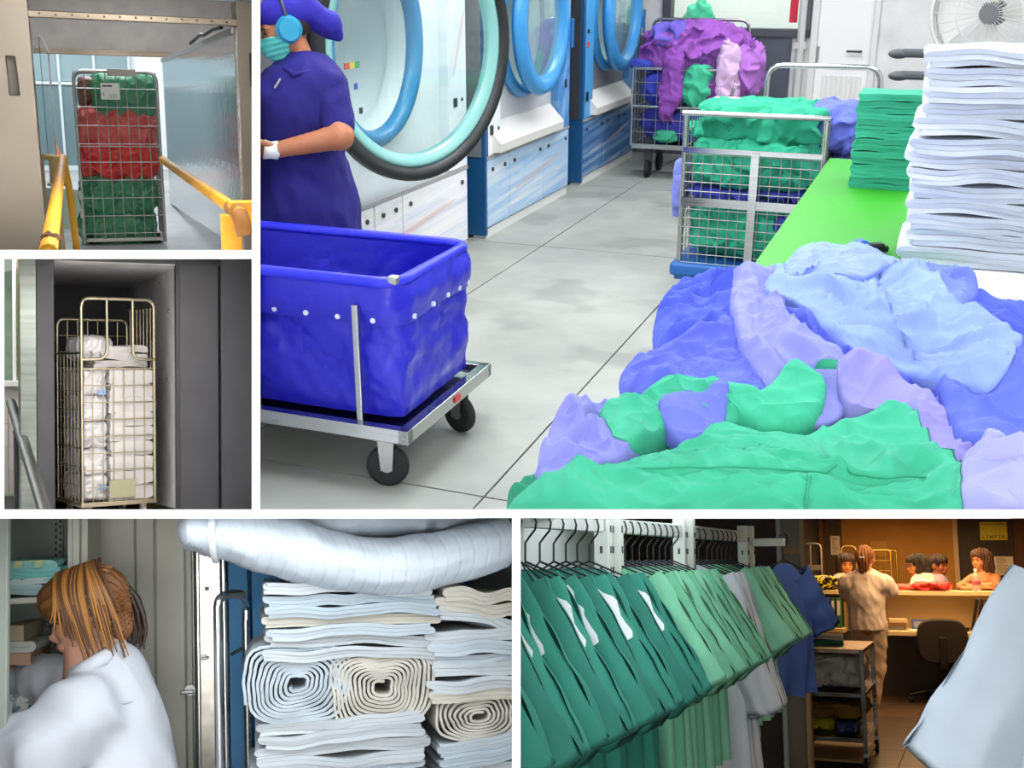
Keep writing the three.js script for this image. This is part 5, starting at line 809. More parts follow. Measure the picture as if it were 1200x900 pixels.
  bag('green laundry bag second from the bottom of the roll cage', 0x449068, 142, 254, 205, 45, 92);
  bag('bright red laundry bag in the middle of the roll cage', 0xd83c34, 142, 214, 163, 45, 93);
  bag('faded red laundry bag above the bright red one in the roll cage', 0xd9625a, 140, 178, 122, 44, 94);
  bag('green laundry bag with an address card on top of the roll cage', 0x449068, 147, 143, 82, 37, 95, 0.03, 5);
  bag('small brown laundry bag squeezed in the top left of the roll cage', 0x6e4636, 105, 126, 90, 12, 96, 0.02, 8, 0.2);
}

// =====================================================================================================
// SERVICE LIFT with the cage of white linen
// =====================================================================================================
room = LIFT;
{
  const tb = g => trim(g, 'B', 596.8, [0, 1, 0]), tt = g => trim(g, 'T', 303.2, [0, -1, 0]), tr = g => trim(g, 'R', 294.8, [-1, 0, 0]), all = g => tr(tt(tb(g)));
  const ZF = -8.75, ZB_ = -11.4, xr = room.z(211, 450, ZF).x, xl = room.z(64, 450, ZF).x, yc = room.z(120, 303, ZF).y;
  const dark = mat(0x34363c, 0.45, { map: T.mottle }), wallGrey = mat(0xb9babd, 0.6, { map: T.mottle });
  partitionLamp(303.2, 20, 270, 4.6, 7.6, LIFT_POWER, 0xfff8f2, 'ceiling panel in the corridor in front of the lift');
  struct('floor', all(trim(span(-2.5, 3, -0.1, 0, -5, -12), 'B', 596.8, [0, 0, -1])), mat(0x3a3836, 0.6, { map: T.concrete }));
  partitionLamp(303.2, -260, -6, 8.5, 12, 3, 0xffffff, 'added light panel over the corridor left of the lift');  // added lamp to light the corridor wall
  struct('wall_right', all(span(xr, xr + 0.06, 0, yc + 0.1, ZF - 0.02, ZB_)), mat(0xe4e4e8, 0.55, { map: T.mottle }), [0, 0, 0], 0, 'pale grey lift car wall with fixing bolts');
  struct('wall_back', all(span(xl - 0.08, xr, 0, yc + 0.1, ZB_, ZB_ - 0.06)), mat(0x3b3b40, 0.6));
  struct('wall_left', all(span(xl - 0.1, xl - 0.04, 0, yc + 0.1, ZF - 0.1, ZB_)), mat(0x4a4a50, 0.6));
  const yLift = room.z(60, 334, ZB_).y;
  struct('ceiling', tr(span(xl - 0.08, xr + 0.02, yLift, yLift + 0.06, ZF - 0.02, ZB_)), mat(0xd4d4d6, 0.5, { map: T.mottle }));
  { const w = LIFT; const bolts = cyl(0.014, 0.014, 0, 0, 0, 'x', 10); for (const [z, y] of [[-9.6, 2.0], [-8.9, 2.05], [-9.2, 1.75], [-9.3, 1.2], [-8.8, 1.35], [-8.8, 0.85]]) { const o = new THREE.Mesh(boxUV(bolts.clone()), M.plasticGrey); o.name = 'bolt'; o.castShadow = o.receiveShadow = true; pose(o, [xr - 0.006, y, z]); scene.children.find(c => c.userData.label === 'pale grey lift car wall with fixing bolts').attach(o); } }
  // front: jambs and the leaf doors
  struct('trim_7', all(span(room.z(43, 450, ZF).x, xl, -0.05, yc + 0.2, ZF, ZF - 0.25, 0.006)), dark, [0, 0, 0], 0, 'dark grey lift door jamb');
  struct('trim_8', all(span(room.z(23, 450, ZF).x, room.z(43, 450, ZF).x, -0.05, yc + 0.2, ZF + 0.01, ZF - 0.2, 0.006)), metal(0x8f9a97, 0.3, { map: T.steelTone }), [0, 0, 0], 0, 'shiny steel strip of the lift door jamb');
  { const d = struct('door_2', all(span(xr - 0.03, xr + 0.29, -0.05, yc + 0.3, ZF + 0.02, ZF - 0.06, 0.006)), dark, [0, 0, 0], 0, 'dark grey leaf of the lift door, folded against the right side');
    const o = mesh('door_leaf', all(span(xr + 0.3, xr + 1.1, -0.05, yc + 0.3, ZF + 0.06, ZF - 0.02, 0.006)), dark); pose(o, [0, 0, 0]); d.attach(o);
    const s = mesh('door_edge', all(span(xr - 0.035, xr - 0.005, -0.05, yc + 0.3, ZF + 0.03, ZF + 0.018, 0.003)), mat(0x1e1f22, 0.5)); pose(s, [0, 0, 0]); d.attach(s); }
  struct('trim_9', all(span(room.z(23, 450, ZF).x, xr + 0.9, yc - 0.02, yc + 0.3, ZF + 0.02, ZF - 0.1, 0.004)), dark, [0, 0, 0], 0, 'dark lift door header');
  // corridor behind, at far left: window and tiled wall
  const ZW = -12.5;
  { const a = room.z(4, 303, ZW), wy0 = room.z(12, 446, ZW).y, wx1 = room.z(29, 400, ZW).x, wx0 = a.x - 0.6;
    struct('wall_corridor', [all(span(wx0, wx1 + 0.8, 0, wy0, ZW, ZW - 0.1)), all(span(wx1, wx1 + 0.8, wy0, 3, ZW, ZW - 0.1))], mat(0xd8d2ca, 0.7, { map: T.mottle }));
    const wn = struct('window_2', [all(span(wx0, wx1, wy0 - 0.06, wy0, ZW + 0.1, ZW - 0.1, 0.006)), all(span(room.z(15, 400, ZW).x, room.z(19, 400, ZW).x, wy0, 2.7, ZW + 0.03, ZW - 0.04, 0.006)), all(span(wx1 - 0.04, wx1 + 0.03, wy0, 2.7, ZW + 0.03, ZW - 0.04, 0.006))], mat(0xeceae6, 0.5), [0, 0, 0], 0, 'white framed window with a sill at the far left');
    const p = mesh('pane', all(span(wx0, wx1, wy0, 2.7, ZW - 0.05, ZW - 0.056)), M.glass); pose(p, [0, 0, 0]); wn.attach(p);
    for (let i = 0; i < 16; i++) { const o = mesh('shutter_slat', all(span(room.z(19.5, 400, ZW).x, wx1, wy0 + 0.05 + i * 0.09, wy0 + 0.11 + i * 0.09, ZW - 0.09, ZW - 0.12)), mat(0xb48a4a, 0.7)); pose(o, [0, 0, 0]); wn.attach(o); }
    struct('wall_yard', span(wx0 - 1, wx1 + 1.2, -0.5, 3.4, ZW - 1.6, ZW - 1.7), mat(0x9fb098, 0.9, { map: T.mottle }));
    ceilingPanel(wx0 + 0.35, 2.8, ZW - 0.8, 1.0, 0.7, 7, 0xffffff, 'added light panel outside the small window', undefined);  // added lamp, brightens what shows through the window
    for (let r = 0; r < 4; r++) for (let c = 0; c < 3; c++) { const o = mesh('wall_tile', all(span(wx0 + 0.3 + c * 0.34, wx0 + 0.63 + c * 0.34, r * 0.24, r * 0.24 + 0.232, ZW + 0.012, ZW)), mat([0xd9d3cc, 0xd4cec6][(r + c) % 2], 0.4)); pose(o, [0, 0, 0]); scene.children.find(k => k.name === 'wall_corridor').attach(o); }
    const h = thing('handrail', 'black round handrail running towards the lift at the lower left', 'rail', [room.z(14, 470, -10).x, 0, -10]);
    const a1 = room.z(13, 472, -10.4), b1 = room.z(52, 606, -6.6), L = g => tb(g).translate(-room.z(14, 470, -10).x, 0, 10);
    part(h, 'rail', L(sweep([[a1.x, a1.y, a1.z - 0.04], [a1.x, a1.y, a1.z], [b1.x, b1.y, b1.z]], 0.04, 10)), mat(0x26282a, 0.35));
    part(h, 'bracket', L(rod([mix(a1.x, b1.x, 0.2), mix(a1.y, b1.y, 0.2), mix(a1.z, b1.z, 0.2)], [mix(a1.x, b1.x, 0.2) + 0.18, mix(a1.y, b1.y, 0.2) + 0.02, mix(a1.z, b1.z, 0.2)], 0.014)), M.darkGrey);
    part(h, 'post', L(rod([mix(a1.x, b1.x, 0.25), mix(a1.y, b1.y, 0.25), mix(a1.z, b1.z, 0.25)], [mix(a1.x, b1.x, 0.25), 0, mix(a1.z, b1.z, 0.25)], 0.025)), M.darkGrey);
    part(h, 'lower_rail', L(sweep([[a1.x + 0.03, a1.y - 0.25, a1.z], [b1.x, b1.y - 0.3, b1.z]], 0.02, 8)), M.darkGrey);
  }
  // cage
  const ZC = -9.0, fl = room.z(96.5, 594, ZC), turn = 0.2, w = 0.56, d = 0.62, by = fl.y, topF = room.z(95, 349, ZC).y - by, topB = topF - 0.14;
  const t = thing('roll_cage', 'open topped wire roll cage full of white linen inside the lift', 'roll cage', [fl.x + w / 2 * Math.cos(turn), by - 0.14, ZC - w / 2 * Math.sin(turn)], turn);
  const y0 = 0.15, TF = topF + 0.14, TB = topB + 0.14, mid = room.z(95, 432, ZC).y - by + 0.14, brass = metal(0xb3aa92, 0.36);
  part(t, 'gate_hoop', pipe([[-w / 2, y0, 0], [-w / 2, TF, 0], [w / 2, TF, 0], [w / 2, y0, 0]], 0.014, 0.07), brass);
  const ly = room.z(95, 421, ZC).y - by + 0.14;
  part(t, 'handle_loop', pipe([[-w / 2, ly, 0.005], [-w / 2 + 0.19, ly, 0.005], [-w / 2 + 0.19, TF, 0.005]], 0.012, 0.08), brass);
  part(t, 'handle_loop', pipe([[w / 2, ly, 0.005], [w / 2 - 0.17, ly, 0.005], [w / 2 - 0.17, TF, 0.005]], 0.012, 0.08), brass);
  part(t, 'front_mesh', [rod([-w / 2, mid, 0.004], [w / 2, mid, 0.004], 0.008, 6), ...Array.from({ length: 6 }, (_, i) => rod([-w / 2 + w * (i + 1) / 7, y0, 0.004], [-w / 2 + w * (i + 1) / 7, mid, 0.004], 0.0045, 5)), ...Array.from({ length: 8 }, (_, j) => rod([-w / 2, mix(y0, mid, j / 8), 0.009], [w / 2, mix(y0, mid, j / 8), 0.009], 0.0045, 5))], brass);
  part(t, 'back_frame', [pipe([[-w / 2, y0, -d], [-w / 2, TB, -d], [w / 2, TB, -d], [w / 2, y0, -d]], 0.012, 0.06), ...Array.from({ length: 6 }, (_, i) => rod([-w / 2 + w * (i + 1) / 7, y0, -d], [-w / 2 + w * (i + 1) / 7, TB, -d], 0.0045, 5)), ...Array.from({ length: 11 }, (_, j) => rod([-w / 2, mix(y0, TB, j / 11), -d], [w / 2, mix(y0, TB, j / 11), -d], 0.0045, 5))], brass);
  part(t, 'side_mesh', [...Array.from({ length: 6 }, (_, i) => rod([-w / 2, y0, -d * (i + 1) / 7], [-w / 2, mid + 0.12, -d * (i + 1) / 7], 0.0045, 5)), ...Array.from({ length: 9 }, (_, j) => rod([-w / 2, mix(y0, mid + 0.12, j / 8), 0], [-w / 2, mix(y0, mid + 0.12, j / 8), -d], 0.0045, 5)), rod([-w / 2, mid + 0.12, 0], [-w / 2, mid + 0.12, -d], 0.009)], brass);
  part(t, 'side_mesh', [...Array.from({ length: 7 }, (_, i) => rod([w / 2, y0, -d * (i + 1) / 8], [w / 2, TF - 0.06, -d * (i + 1) / 8], 0.0045, 5)), ...Array.from({ length: 6 }, (_, j) => rod([w / 2, mix(y0, mid, j / 6), 0], [w / 2, mix(y0, mid, j / 6), -d], 0.0045, 5)), rod([w / 2, TF - 0.05, 0], [w / 2, TF - 0.05, -d], 0.009)], brass);
  part(t, 'base_frame', [box(w + 0.02, 0.035, 0.03, 0, y0, 0, 0.004), box(0.03, 0.035, d, -w / 2, y0, -d / 2, 0.004), box(0.03, 0.035, d, w / 2, y0, -d / 2, 0.004), box(w, 0.015, d, 0, y0, -d / 2)], brass);
  part(t, 'plate', box(0.2, 0.14, 0.008, 0.02, y0 + 0.11, 0.016, 0.003), mat(0x9a9a7c, 0.5));
  part(t, 'tag', [box(0.05, 0.05, 0.004, -0.05, TB - 0.16, -d + 0.01), box(0.1, 0.1, 0.004, 0.08, TB - 0.18, -d + 0.01)], mat(0xa98c58, 0.7));
  for (const sx of [-1, 1]) for (const z of [-0.07, -d + 0.07]) part(t, 'castor', [cyl(0.05, 0.028, sx * (w / 2 - 0.07), 0.05, z, 'x', 16), box(0.04, 0.07, 0.04, sx * (w / 2 - 0.07), 0.1, z)], mat(0xb9b9b2, 0.5));
  // white linen: two columns of packs, one plastic-wrapped bundle on top
  const base = new THREE.Matrix4().compose(V(fl.x + w / 2 * Math.cos(turn), by - 0.14, ZC - w / 2 * Math.sin(turn)), new THREE.Quaternion().setFromAxisAngle(V(0, 1, 0), turn), V(1, 1, 1));
  const lay = (label, g, x, y, z, m = cloth(0xd2d0d0), cat = 'linen pack') => { const p = V(x, y, z).applyMatrix4(base); return solo('linen_pack', label, cat, g, m, [p.x, p.y, p.z], turn, 'white linen packs in the lift cage'); };
  const h = (mid - y0 - 0.02) / 9, ord = ['bottom', 'second', 'third', 'fourth', 'fifth', 'sixth', 'seventh', 'eighth', 'top'];
  for (let i = 0; i < 9; i++) lay(`white folded linen pack in the right column of the lift cage, ${ord[i]}${i && i < 8 ? ' from below' : ''}`, foldedLinen(0.37 - 0.015 * (i % 2), d - 0.06, h, 2, 300 + i, 0.008, 5, 1.0), 0.085, y0 + 0.02 + i * h, -0.015);
  for (let i = 0; i < 5; i++) { const hh = (mid - y0 - 0.02) / 5; lay(`plastic wrapped white linen bundle in the left column of the lift cage, ${['bottom', 'second from below', 'middle', 'second from above', 'top'][i]}`, lump(0.098, hh / 2 + 0.002, d / 2 - 0.04, 330 + i, 0.012, 12, 7), -0.165, y0 + 0.018 + i * hh, -d / 2, mat(0xd2d1d4, 0.35, { bumpMap: T.crumple, bumpScale: 0.006 })); }
  for (const y of [0.28, room.z(113, 460, ZC).y - by + 0.14]) { const p = V(-0.13, y, 0.002).applyMatrix4(base); solo('linen_sticker', y > 1 ? 'blue sticker on the upper wrapped linen bundle in the lift' : 'blue sticker on the lower wrapped linen bundle in the lift', 'sticker', box(0.06, 0.035, 0.003), mat(0x7f9ad0, 0.6), [p.x, p.y, p.z], turn, 'blue stickers on wrapped linen'); }
  for (let i = 0; i < 3; i++) lay(`loose white folded linen above the rim of the lift cage, ${['lowest', 'middle', 'highest'][i]} of three`, foldedLinen(0.42 - 0.05 * i, d - 0.14, 0.055, 2, 350 + i, 0.014, 6, 1.0), 0.03 + 0.03 * i, mid + 0.01 + i * 0.056, -0.08);
  lay('plastic wrapped white bundle lying on top of the lift cage', lump(0.15, 0.1, 0.2, 360, 0.02, 9, 3), -0.13, mid + 0.06, -0.3, mat(0xd6d5d8, 0.3, { bumpMap: T.crumple, bumpScale: 0.006 }));
  for (const [px, py, k] of [[71, 560, 'left'], [178, 592, 'right']]) { const p = room.y(px, py, 0.05); solo('wheel_stop', `yellow wheel stop on the lift floor at the ${k} of the cage`, 'wheel stop', tb(box(0.12, 0.09, 0.2, p.x, p.y + 0.03, p.z - 0.1, 0.01)).translate(-p.x, -p.y, -p.z), mat(0xe0b21c, 0.5), [p.x, p.y, p.z], 0, 'yellow wheel stops'); }
}

// =====================================================================================================
// LINEN STORE with lockers, a woman in a white coat and a trolley of sheets
// =====================================================================================================
room = STORE;
const sheetWhite = [0xb9c4cc, 0xc0c7cb, 0xb2c0c9, 0xc6c2b6].map(c => cloth(c));
{
  const tT = g => trim(g, 'T', 607.2, [0, -1, 0]), tR = g => trim(g, 'R', 599.8, [-1, 0, 0]), all = g => tR(tT(g)), X = (px, z, py = 755) => room.z(px, py, z).x, Y = (py, z, px = 300) => room.z(px, py, z).y;
  partitionLamp(607.2, 40, 560, 1.62, 2.6, STORE_POWER, 0xf6fbff, 'long ceiling light panel over the linen store');
  struct('floor', span(-2, 1.2, -0.1, 0, -1.2, -4.4), mat(0x8e8b84, 0.6, { map: T.concrete }));
  struct('wall_back', all(span(-2, 1.4, 0, 2.2, -4.1, -4.2)), mat(0xd9ddd8, 0.8, { map: T.mottle }));
  const lock = mat(0xdcdaca, 0.5, { map: T.mottle }), lockD = mat(0xb5b7ab, 0.5, { map: T.mottle });
  // lockers
  const ZL = -3.55, t = thing('locker', 'grey green metal locker behind the woman', 'locker', [X(165, ZL), 0, ZL]), o = g => all(g).translate(-X(165, ZL), 0, -ZL);
  part(t, 'carcass', o(span(X(100, ZL), X(232, ZL), 0, 2.2, ZL - 0.012, ZL - 0.4)), lockD);
  for (const [a, b, k] of [[104, 158, 0.0], [160, 181, 0.006], [183, 217, 0.0]]) part(t, 'door_panel', o(span(X(a, ZL), X(b, ZL), 0.05, 2.15, ZL + k, ZL - 0.012, 0.005)), lock);
  part(t, 'door_edge', o(span(X(219, ZL), X(226, ZL), 0.05, 2.15, ZL + 0.02, ZL - 0.01, 0.004)), mat(0xbcbcae, 0.5));
  { const kx = X(223, ZL), ky = Y(807, ZL, 223), k = part(t, 'latch', [o(cyl(0.016, 0.02, kx, ky, ZL + 0.03, 'z', 14)), o(box(0.04, 0.012, 0.012, kx - 0.008, ky - 0.004, ZL + 0.044, 0.004))], M.zinc); part(t, 'bolt_rod', o(rod([kx + 0.012, 0.1, ZL + 0.03], [kx + 0.012, 2.1, ZL + 0.03], 0.004, 6)), M.zinc); }
  const p = thing('steel_pillar', 'shiny steel sheet post between locker and linen trolley', 'post', [X(245, -3.45), 0, -3.45]), op = g => all(g).translate(-X(245, -3.45), 0, 3.45);
  part(p, 'sheet', op(span(X(231, -3.45), X(262, -3.45), 0, 2.2, -3.45, -3.6, 0.01)), metal(0xc9c7bf, 0.3, { map: T.steelTone }));
  part(p, 'fold', op(span(X(231, -3.45), X(235, -3.45), 0, 2.2, -3.42, -3.46, 0.004)), metal(0xdedcd5, 0.25));
  part(p, 'knob', [op(cyl(0.01, 0.02, X(238, -3.44), Y(771, -3.44, 238), -3.435, 'z', 12)), op(box(0.022, 0.008, 0.01, X(240, -3.44), Y(771, -3.44, 238), -3.425, 0.003))], M.zinc);
  part(p, 'label_plate', op(box(0.012, 0.012, 0.003, X(243, -3.44), Y(690, -3.44, 243), -3.448)), M.plasticGrey);
  // shelf cabinet at the left
  const c = thing('shelf_cabinet', 'open grey metal cabinet with linen shelves at the left', 'cabinet', [X(40, -3.3), 0, -3.3]), oc = g => all(g).translate(-X(40, -3.3), 0, 3.3);
  part(c, 'back_panel', oc(span(X(-60, -3.5), X(100, -3.5), 0, 2.2, -3.5, -3.53)), mat(0x9aa69e, 0.55, { map: T.mottle }));
  part(c, 'side_panel', [oc(span(X(79, -3.2), X(84, -3.2), 0, 2.2, -3.2, -3.5)), oc(span(X(86, -3.22), X(94, -3.22), 0, 2.2, -3.2, -3.5)), oc(span(X(96, -3.25), X(103, -3.25), 0, 2.2, -3.24, -3.5))], lock);
  { const a = room.z(0, 607, -2.75), b = room.z(17, 900, -2.75); part(c, 'door_leaf', oc(span(X(-50, -2.75), X(8, -2.75, 800), 0, 2.2, -2.75, -2.78, 0.004)), mat(0x98a196, 0.5, { map: T.mottle })); }
  part(c, 'shelf_board', oc(span(X(-60, -3.2), X(79, -3.2), Y(707, -3.05, 40), Y(700, -3.05, 40), -3.05, -3.5, 0.004)), lock);
  part(c, 'shelf_board', oc(span(X(-60, -3.2), X(79, -3.2), Y(857, -3.05, 40), Y(850, -3.05, 40), -3.05, -3.5, 0.004)), lock);
  { const sx = X(68, -3.48), hs = []; part(c, 'slotted_strip', oc(span(sx - 0.012, sx + 0.012, 0.9, 1.8, -3.476, -3.495)), mat(0x8e9a92, 0.5)); for (let i = 0; i < 34; i++) for (const s of [-1, 1]) hs.push(oc(box(0.005, 0.009, 0.004, sx + s * 0.006, 1.25 + i * 0.018 + (s > 0 ? 0.009 : 0), -3.474))); part(c, 'slots', hs, M.black).userData.kind = 'stuff'; }
  // linen on the shelves
  const pat = (bg, cols, seed) => mat(0xffffff, 0.9, { map: (() => { const tx = print(128, 128, (g, w, h) => { g.fillStyle = bg; g.fillRect(0, 0, w, h); const R = rng(seed); for (let i = 0; i < 46; i++) { g.fillStyle = cols[i % cols.length]; g.globalAlpha = 0.75; g.beginPath(); g.ellipse(R() * w, R() * h, 3 + R() * 8, 3 + R() * 6, R() * 3, 0, 7); g.fill(); } }); tx.wrapS = tx.wrapT = THREE.RepeatWrapping; tx.repeat.set(5, 5); return tx; })(), side: THREE.DoubleSide });
  const zs = -3.1;
  const fold = (label, pl, pr, pb, ptp, n, m, seed, wv = 0.004, grp = 'folded linen on the cabinet shelves') => { const xl = X(pl, zs, pb), xr = X(pr, zs, pb), yb = Y(pb, zs, (pl + pr) / 2), yt = Y(ptp, zs, (pl + pr) / 2); return solo('folded_linen', label, 'folded linen', foldedLinen(xr - xl, 0.28, yt - yb, n, seed, wv, 5, 0.96), m, [(xl + xr) / 2, yb, zs], 0, grp); };
  fold('white and teal folded cloth at the bottom of the upper shelf', -12, 48, 698, 685, 2, cloth(0xbfe0e2), 401);
  fold('floral folded cloth under the teal ones on the upper shelf', -12, 60, 686, 679, 2, pat('#cfe0dd', ['#4f9a97', '#e8efe9', '#2f6f6d'], 4), 402);
  fold('pale turquoise folded cloth on the upper shelf', -10, 74, 679, 665, 3, cloth(0x8fdcd6), 403, 0.006);
  fold('turquoise cloth with yellow print, topmost on the upper shelf', -14, 66, 665, 655, 2, pat('#7fc2bf', ['#c9cf5c', '#e0dc8c', '#a8d4c8'], 5), 404, 0.008);
  fold('peach folded blanket on the lower shelf', -6, 45, 780, 765, 1, cloth(0xd9b296), 405, 0.004);
  fold('floral folded pillowcase between beige and peach blankets', -6, 39, 766, 752, 2, pat('#c9cfc4', ['#6f8f86', '#8c7f70', '#efe9da'], 6), 406, 0.004);
  fold('beige rolled blanket on the lower shelf', -8, 38, 752, 733, 1, cloth(0xcdbf9c), 407, 0.004);
  fold('patterned cloth low on the cabinet shelf beside the sleeve', -4, 32, 836, 812, 4, pat('#d8dcd6', ['#5f7f86', '#8fa6a2'], 7), 408, 0.004);
  fold('tan folded cloth lowest on the cabinet shelf', -4, 34, 850, 837, 1, cloth(0xc9a06a), 409, 0.003);

  // linen trolley
  const ZT = -2.95, tr = thing('linen_trolley', 'chrome tube linen trolley with blue liner, loaded with sheets', 'trolley', [X(300, ZT), 0, ZT]), ot = g => all(g).translate(-X(300, ZT), 0, -ZT);
  const yb = Y(697, ZT, 270), xa = X(256, ZT), xb = X(289, ZT - 0.3);
  part(tr, 'end_frame', ot(pipe([[xa, 0.12, ZT], [xa, yb, ZT], [xb - 0.01, yb, ZT - 0.05], [xb, yb - 0.05, ZT - 0.3], [xb, 0.12, ZT - 0.3]], 0.012, 0.03)), M.chrome);
  part(tr, 'end_frame', ot(rod([X(263, ZT), 0.12, ZT - 0.02], [X(263, ZT), Y(650, ZT, 263), ZT - 0.02], 0.008)), M.chrome);
  part(tr, 'bracket', ot(box(0.01, 0.05, 0.012, xb, yb - 0.06, ZT - 0.28, 0.003)), M.chrome);
  part(tr, 'liner', [ot(span(X(266, ZT - 0.1), X(290, ZT - 0.1), 0.2, Y(640, ZT), ZT - 0.34, ZT - 0.36)), ot(span(X(290, ZT - 0.1), X(600, ZT), 0.2, Y(660, ZT), ZT - 0.5, ZT - 0.52))], cloth(0x4d86b4));
  part(tr, 'liner_fold', ot(span(X(296, ZT - 0.1), X(332, ZT - 0.1), 0.2, Y(668, ZT), ZT - 0.3, ZT - 0.32)), cloth(0x4d86b4));
  part(tr, 'liner_seam', [ot(rod([X(270, ZT - 0.3), Y(768, ZT - 0.3, 280), ZT - 0.335], [X(289, ZT - 0.3), Y(758, ZT - 0.3, 280), ZT - 0.335], 0.004, 6))], M.black);
  part(tr, 'deck', ot(box(1.0, 0.03, 0.55, X(440, ZT), 0.2, ZT - 0.2, 0.006)), M.steel);
  for (const s of [-1, 1]) for (const z of [0, -0.4]) part(tr, 'castor', ot(cyl(0.05, 0.03, X(440, ZT) + s * 0.4, 0.05, ZT + z, 'x', 16)), M.rubber);
  // stacks of folded sheets
  const ZS = -2.85, nth = ['lowest', 'second from below', 'third from below', 'fourth from below', 'fifth from below', 'sixth from below', 'seventh from below', 'eighth from below', 'ninth from below', 'tenth from below'];
  function pile(where, pl, pr, pb, ptp, n, leaves, seed, wave, tilt = 0, left = 0) {
    const R = rng(seed), cx = (pl + pr) / 2, yb = Y(pb, ZS, cx), yt = Y(ptp, ZS, cx), h = (yt - yb) / n;
    for (let i = 0; i < n; i++) {
      const j = (R() - 0.5) * 10, xl = X(pl + j + left * i, ZS), xr = X(pr + (R() - 0.5) * 10, ZS), g = foldedLinen(xr - xl, 0.42, h * 1.06, leaves, seed + i, wave * 0.8, 6, 0.96);
      g.rotateZ(tilt); all(g.translate((xl + xr) / 2, yb + i * h, ZS + R() * 0.02)); g.translate(-(xl + xr) / 2, -(yb + i * h), -ZS); g.computeVertexNormals();
      solo('folded_sheet', `white bed sheet in the ${where}, ${i === n - 1 && n > 1 ? 'topmost' : nth[i]}`, 'sheet', g, sheetWhite[Math.floor(R() * 3.3)], [(xl + xr) / 2, yb + i * h, ZS], 0, 'folded sheets on the linen trolley');
    }
  }
  pile('bottom pile of the left column', 293, 498, 925, 843, 6, 3, 500, 0.012, 0, 1.2);
  pile('upper pile of the left column', 308, 512, 772, 684, 7, 3, 520, 0.01, -0.05, -0.5);
  pile('bottom pile at the right edge', 506, 640, 925, 862, 4, 4, 540, 0.01, 0.05);
  pile('middle pile at the right edge', 502, 650, 822, 737, 6, 3, 560, 0.009, -0.03);
  pile('top pile at the right edge, cream coloured', 512, 650, 737, 693, 3, 3, 580, 0.018, -0.16, 3);
  // rolled bundles of sheets
  function bundle(label, px, py, rxp, ryp, turns, seed, m, open = 0) {
    const cx = X(px, ZS), cy = Y(py, ZS, px), rx = rxp * 0.00228, ry = ryp * 0.00228, R = rng(seed), ph = R() * 6, path = [], N = turns * 40;
    for (let i = 0; i <= N; i++) { const s = i / N, a = s * turns * 2 * Math.PI + ph, r = mix(0.14, 1, s), w = 1 + 0.16 * nz(Math.cos(a) * 1.5, Math.sin(a) * 1.5, seed + s * 0.8) + 0.02 * nz(i * 0.3, seed), sq = 1 / Math.pow(Math.abs(Math.cos(a)) ** 3 + Math.abs(Math.sin(a)) ** 3, 1 / 3); path.push([r * rx * w * Math.cos(a) * sq, r * ry * w * Math.sin(a) * sq]); }
    if (open) path.push(...Array.from({ length: 8 }, (_, i) => { const e = path[N]; return [e[0] + open * (i + 1) * 0.012, e[1] - 0.01 * (i + 1) - 0.002 * i * i]; }));
    const g = ribbon(path, 0.86 * Math.min(rx, ry) / turns * 0.88, 0.42, 6, (x, y, z) => [0.01 * nz(x * 6, y * 6, z * 5 + seed), 0.01 * nz(x * 6 + 4, y * 6, z * 5 + seed), 0.012 * nz(x * 18, y * 18, seed)]);
    all(g.translate(cx, cy, ZS)).translate(-cx, -cy, -ZS); g.computeVertexNormals();
    solo('rolled_sheets', label, 'sheet bundle', g, m, [cx, cy, ZS], 0, 'rolled sheet bundles on the linen trolley');
  }
  bundle('bundle of white sheets folded round on itself, left of the two rolls', 347, 800, 58, 44, 10, 601, sheetWhite[0]);
  bundle('bundle of sheets with cream layers, right of the two rolls', 447, 806, 60, 46, 11, 607, sheetWhite[3]);
  bundle('crumpled bundle of sheets at the lower right edge', 556, 838, 50, 28, 8, 613, sheetWhite[3]);
  // quilted mattress pad sagging over the stacks
  const bot = [[204, 628], [214, 644], [250, 655], [310, 674], [380, 693], [450, 701], [500, 698], [560, 684], [620, 664]], topc = [[204, 612], [214, 598], [250, 592], [310, 596], [360, 606], [400, 622], [450, 629], [520, 624], [570, 613], [620, 600]];
  const lin = (c, x) => { for (let i = 0; i < c.length - 1; i++) if (x <= c[i + 1][0]) { const k = smooth(0, 1, (x - c[i][0]) / (c[i + 1][0] - c[i][0])); return mix(c[i][1], c[i + 1][1], mix(k, (x - c[i][0]) / (c[i + 1][0] - c[i][0]), 0.6)); } return c[c.length - 1][1]; };
  const ZM = -2.72, g = grid(260, 64, (u, v) => {
    const px = 204 + 408 * Math.pow(u, 0.97), a = v * 2 * Math.PI, yb = Y(lin(bot, px), ZM, px), yt = Y(lin(topc, px), ZM, px), x = X(px, ZM), endr = Math.pow(clamp((px - 203.5) / 16), 0.5);
    const qu = Math.abs(Math.sin((px + 14 * Math.sin(a)) / 16.2 * Math.PI)), qv = Math.abs(Math.sin(a * 5)), puff = -0.0045 * Math.pow(1 - qu, 8) - 0.003 * Math.pow(1 - qv, 8) + 0.006 * nz(px * 0.03, a * 2, 3);
    const hy = (yt - yb) / 2 + puff, hz = 0.12 * endr + puff;
    return [x, (yt + yb) / 2 - hy * Math.cos(a), ZM - 0.1 + hz * -Math.sin(a) - 0.05];
  });
  const cxm = X(410, ZM); const mp = thing('mattress_pad', 'thick quilted white mattress pad sagging over the top of the sheets', 'mattress pad', [cxm, Y(660, ZM), ZM]);
  part(mp, 'quilting', skewUV(all(g).translate(-cxm, -Y(660, ZM), -ZM)), mat(0xd6e0ea, 0.85, { map: T.mottle, bumpMap: T.weave, bumpScale: 0.0005, side: THREE.DoubleSide }));
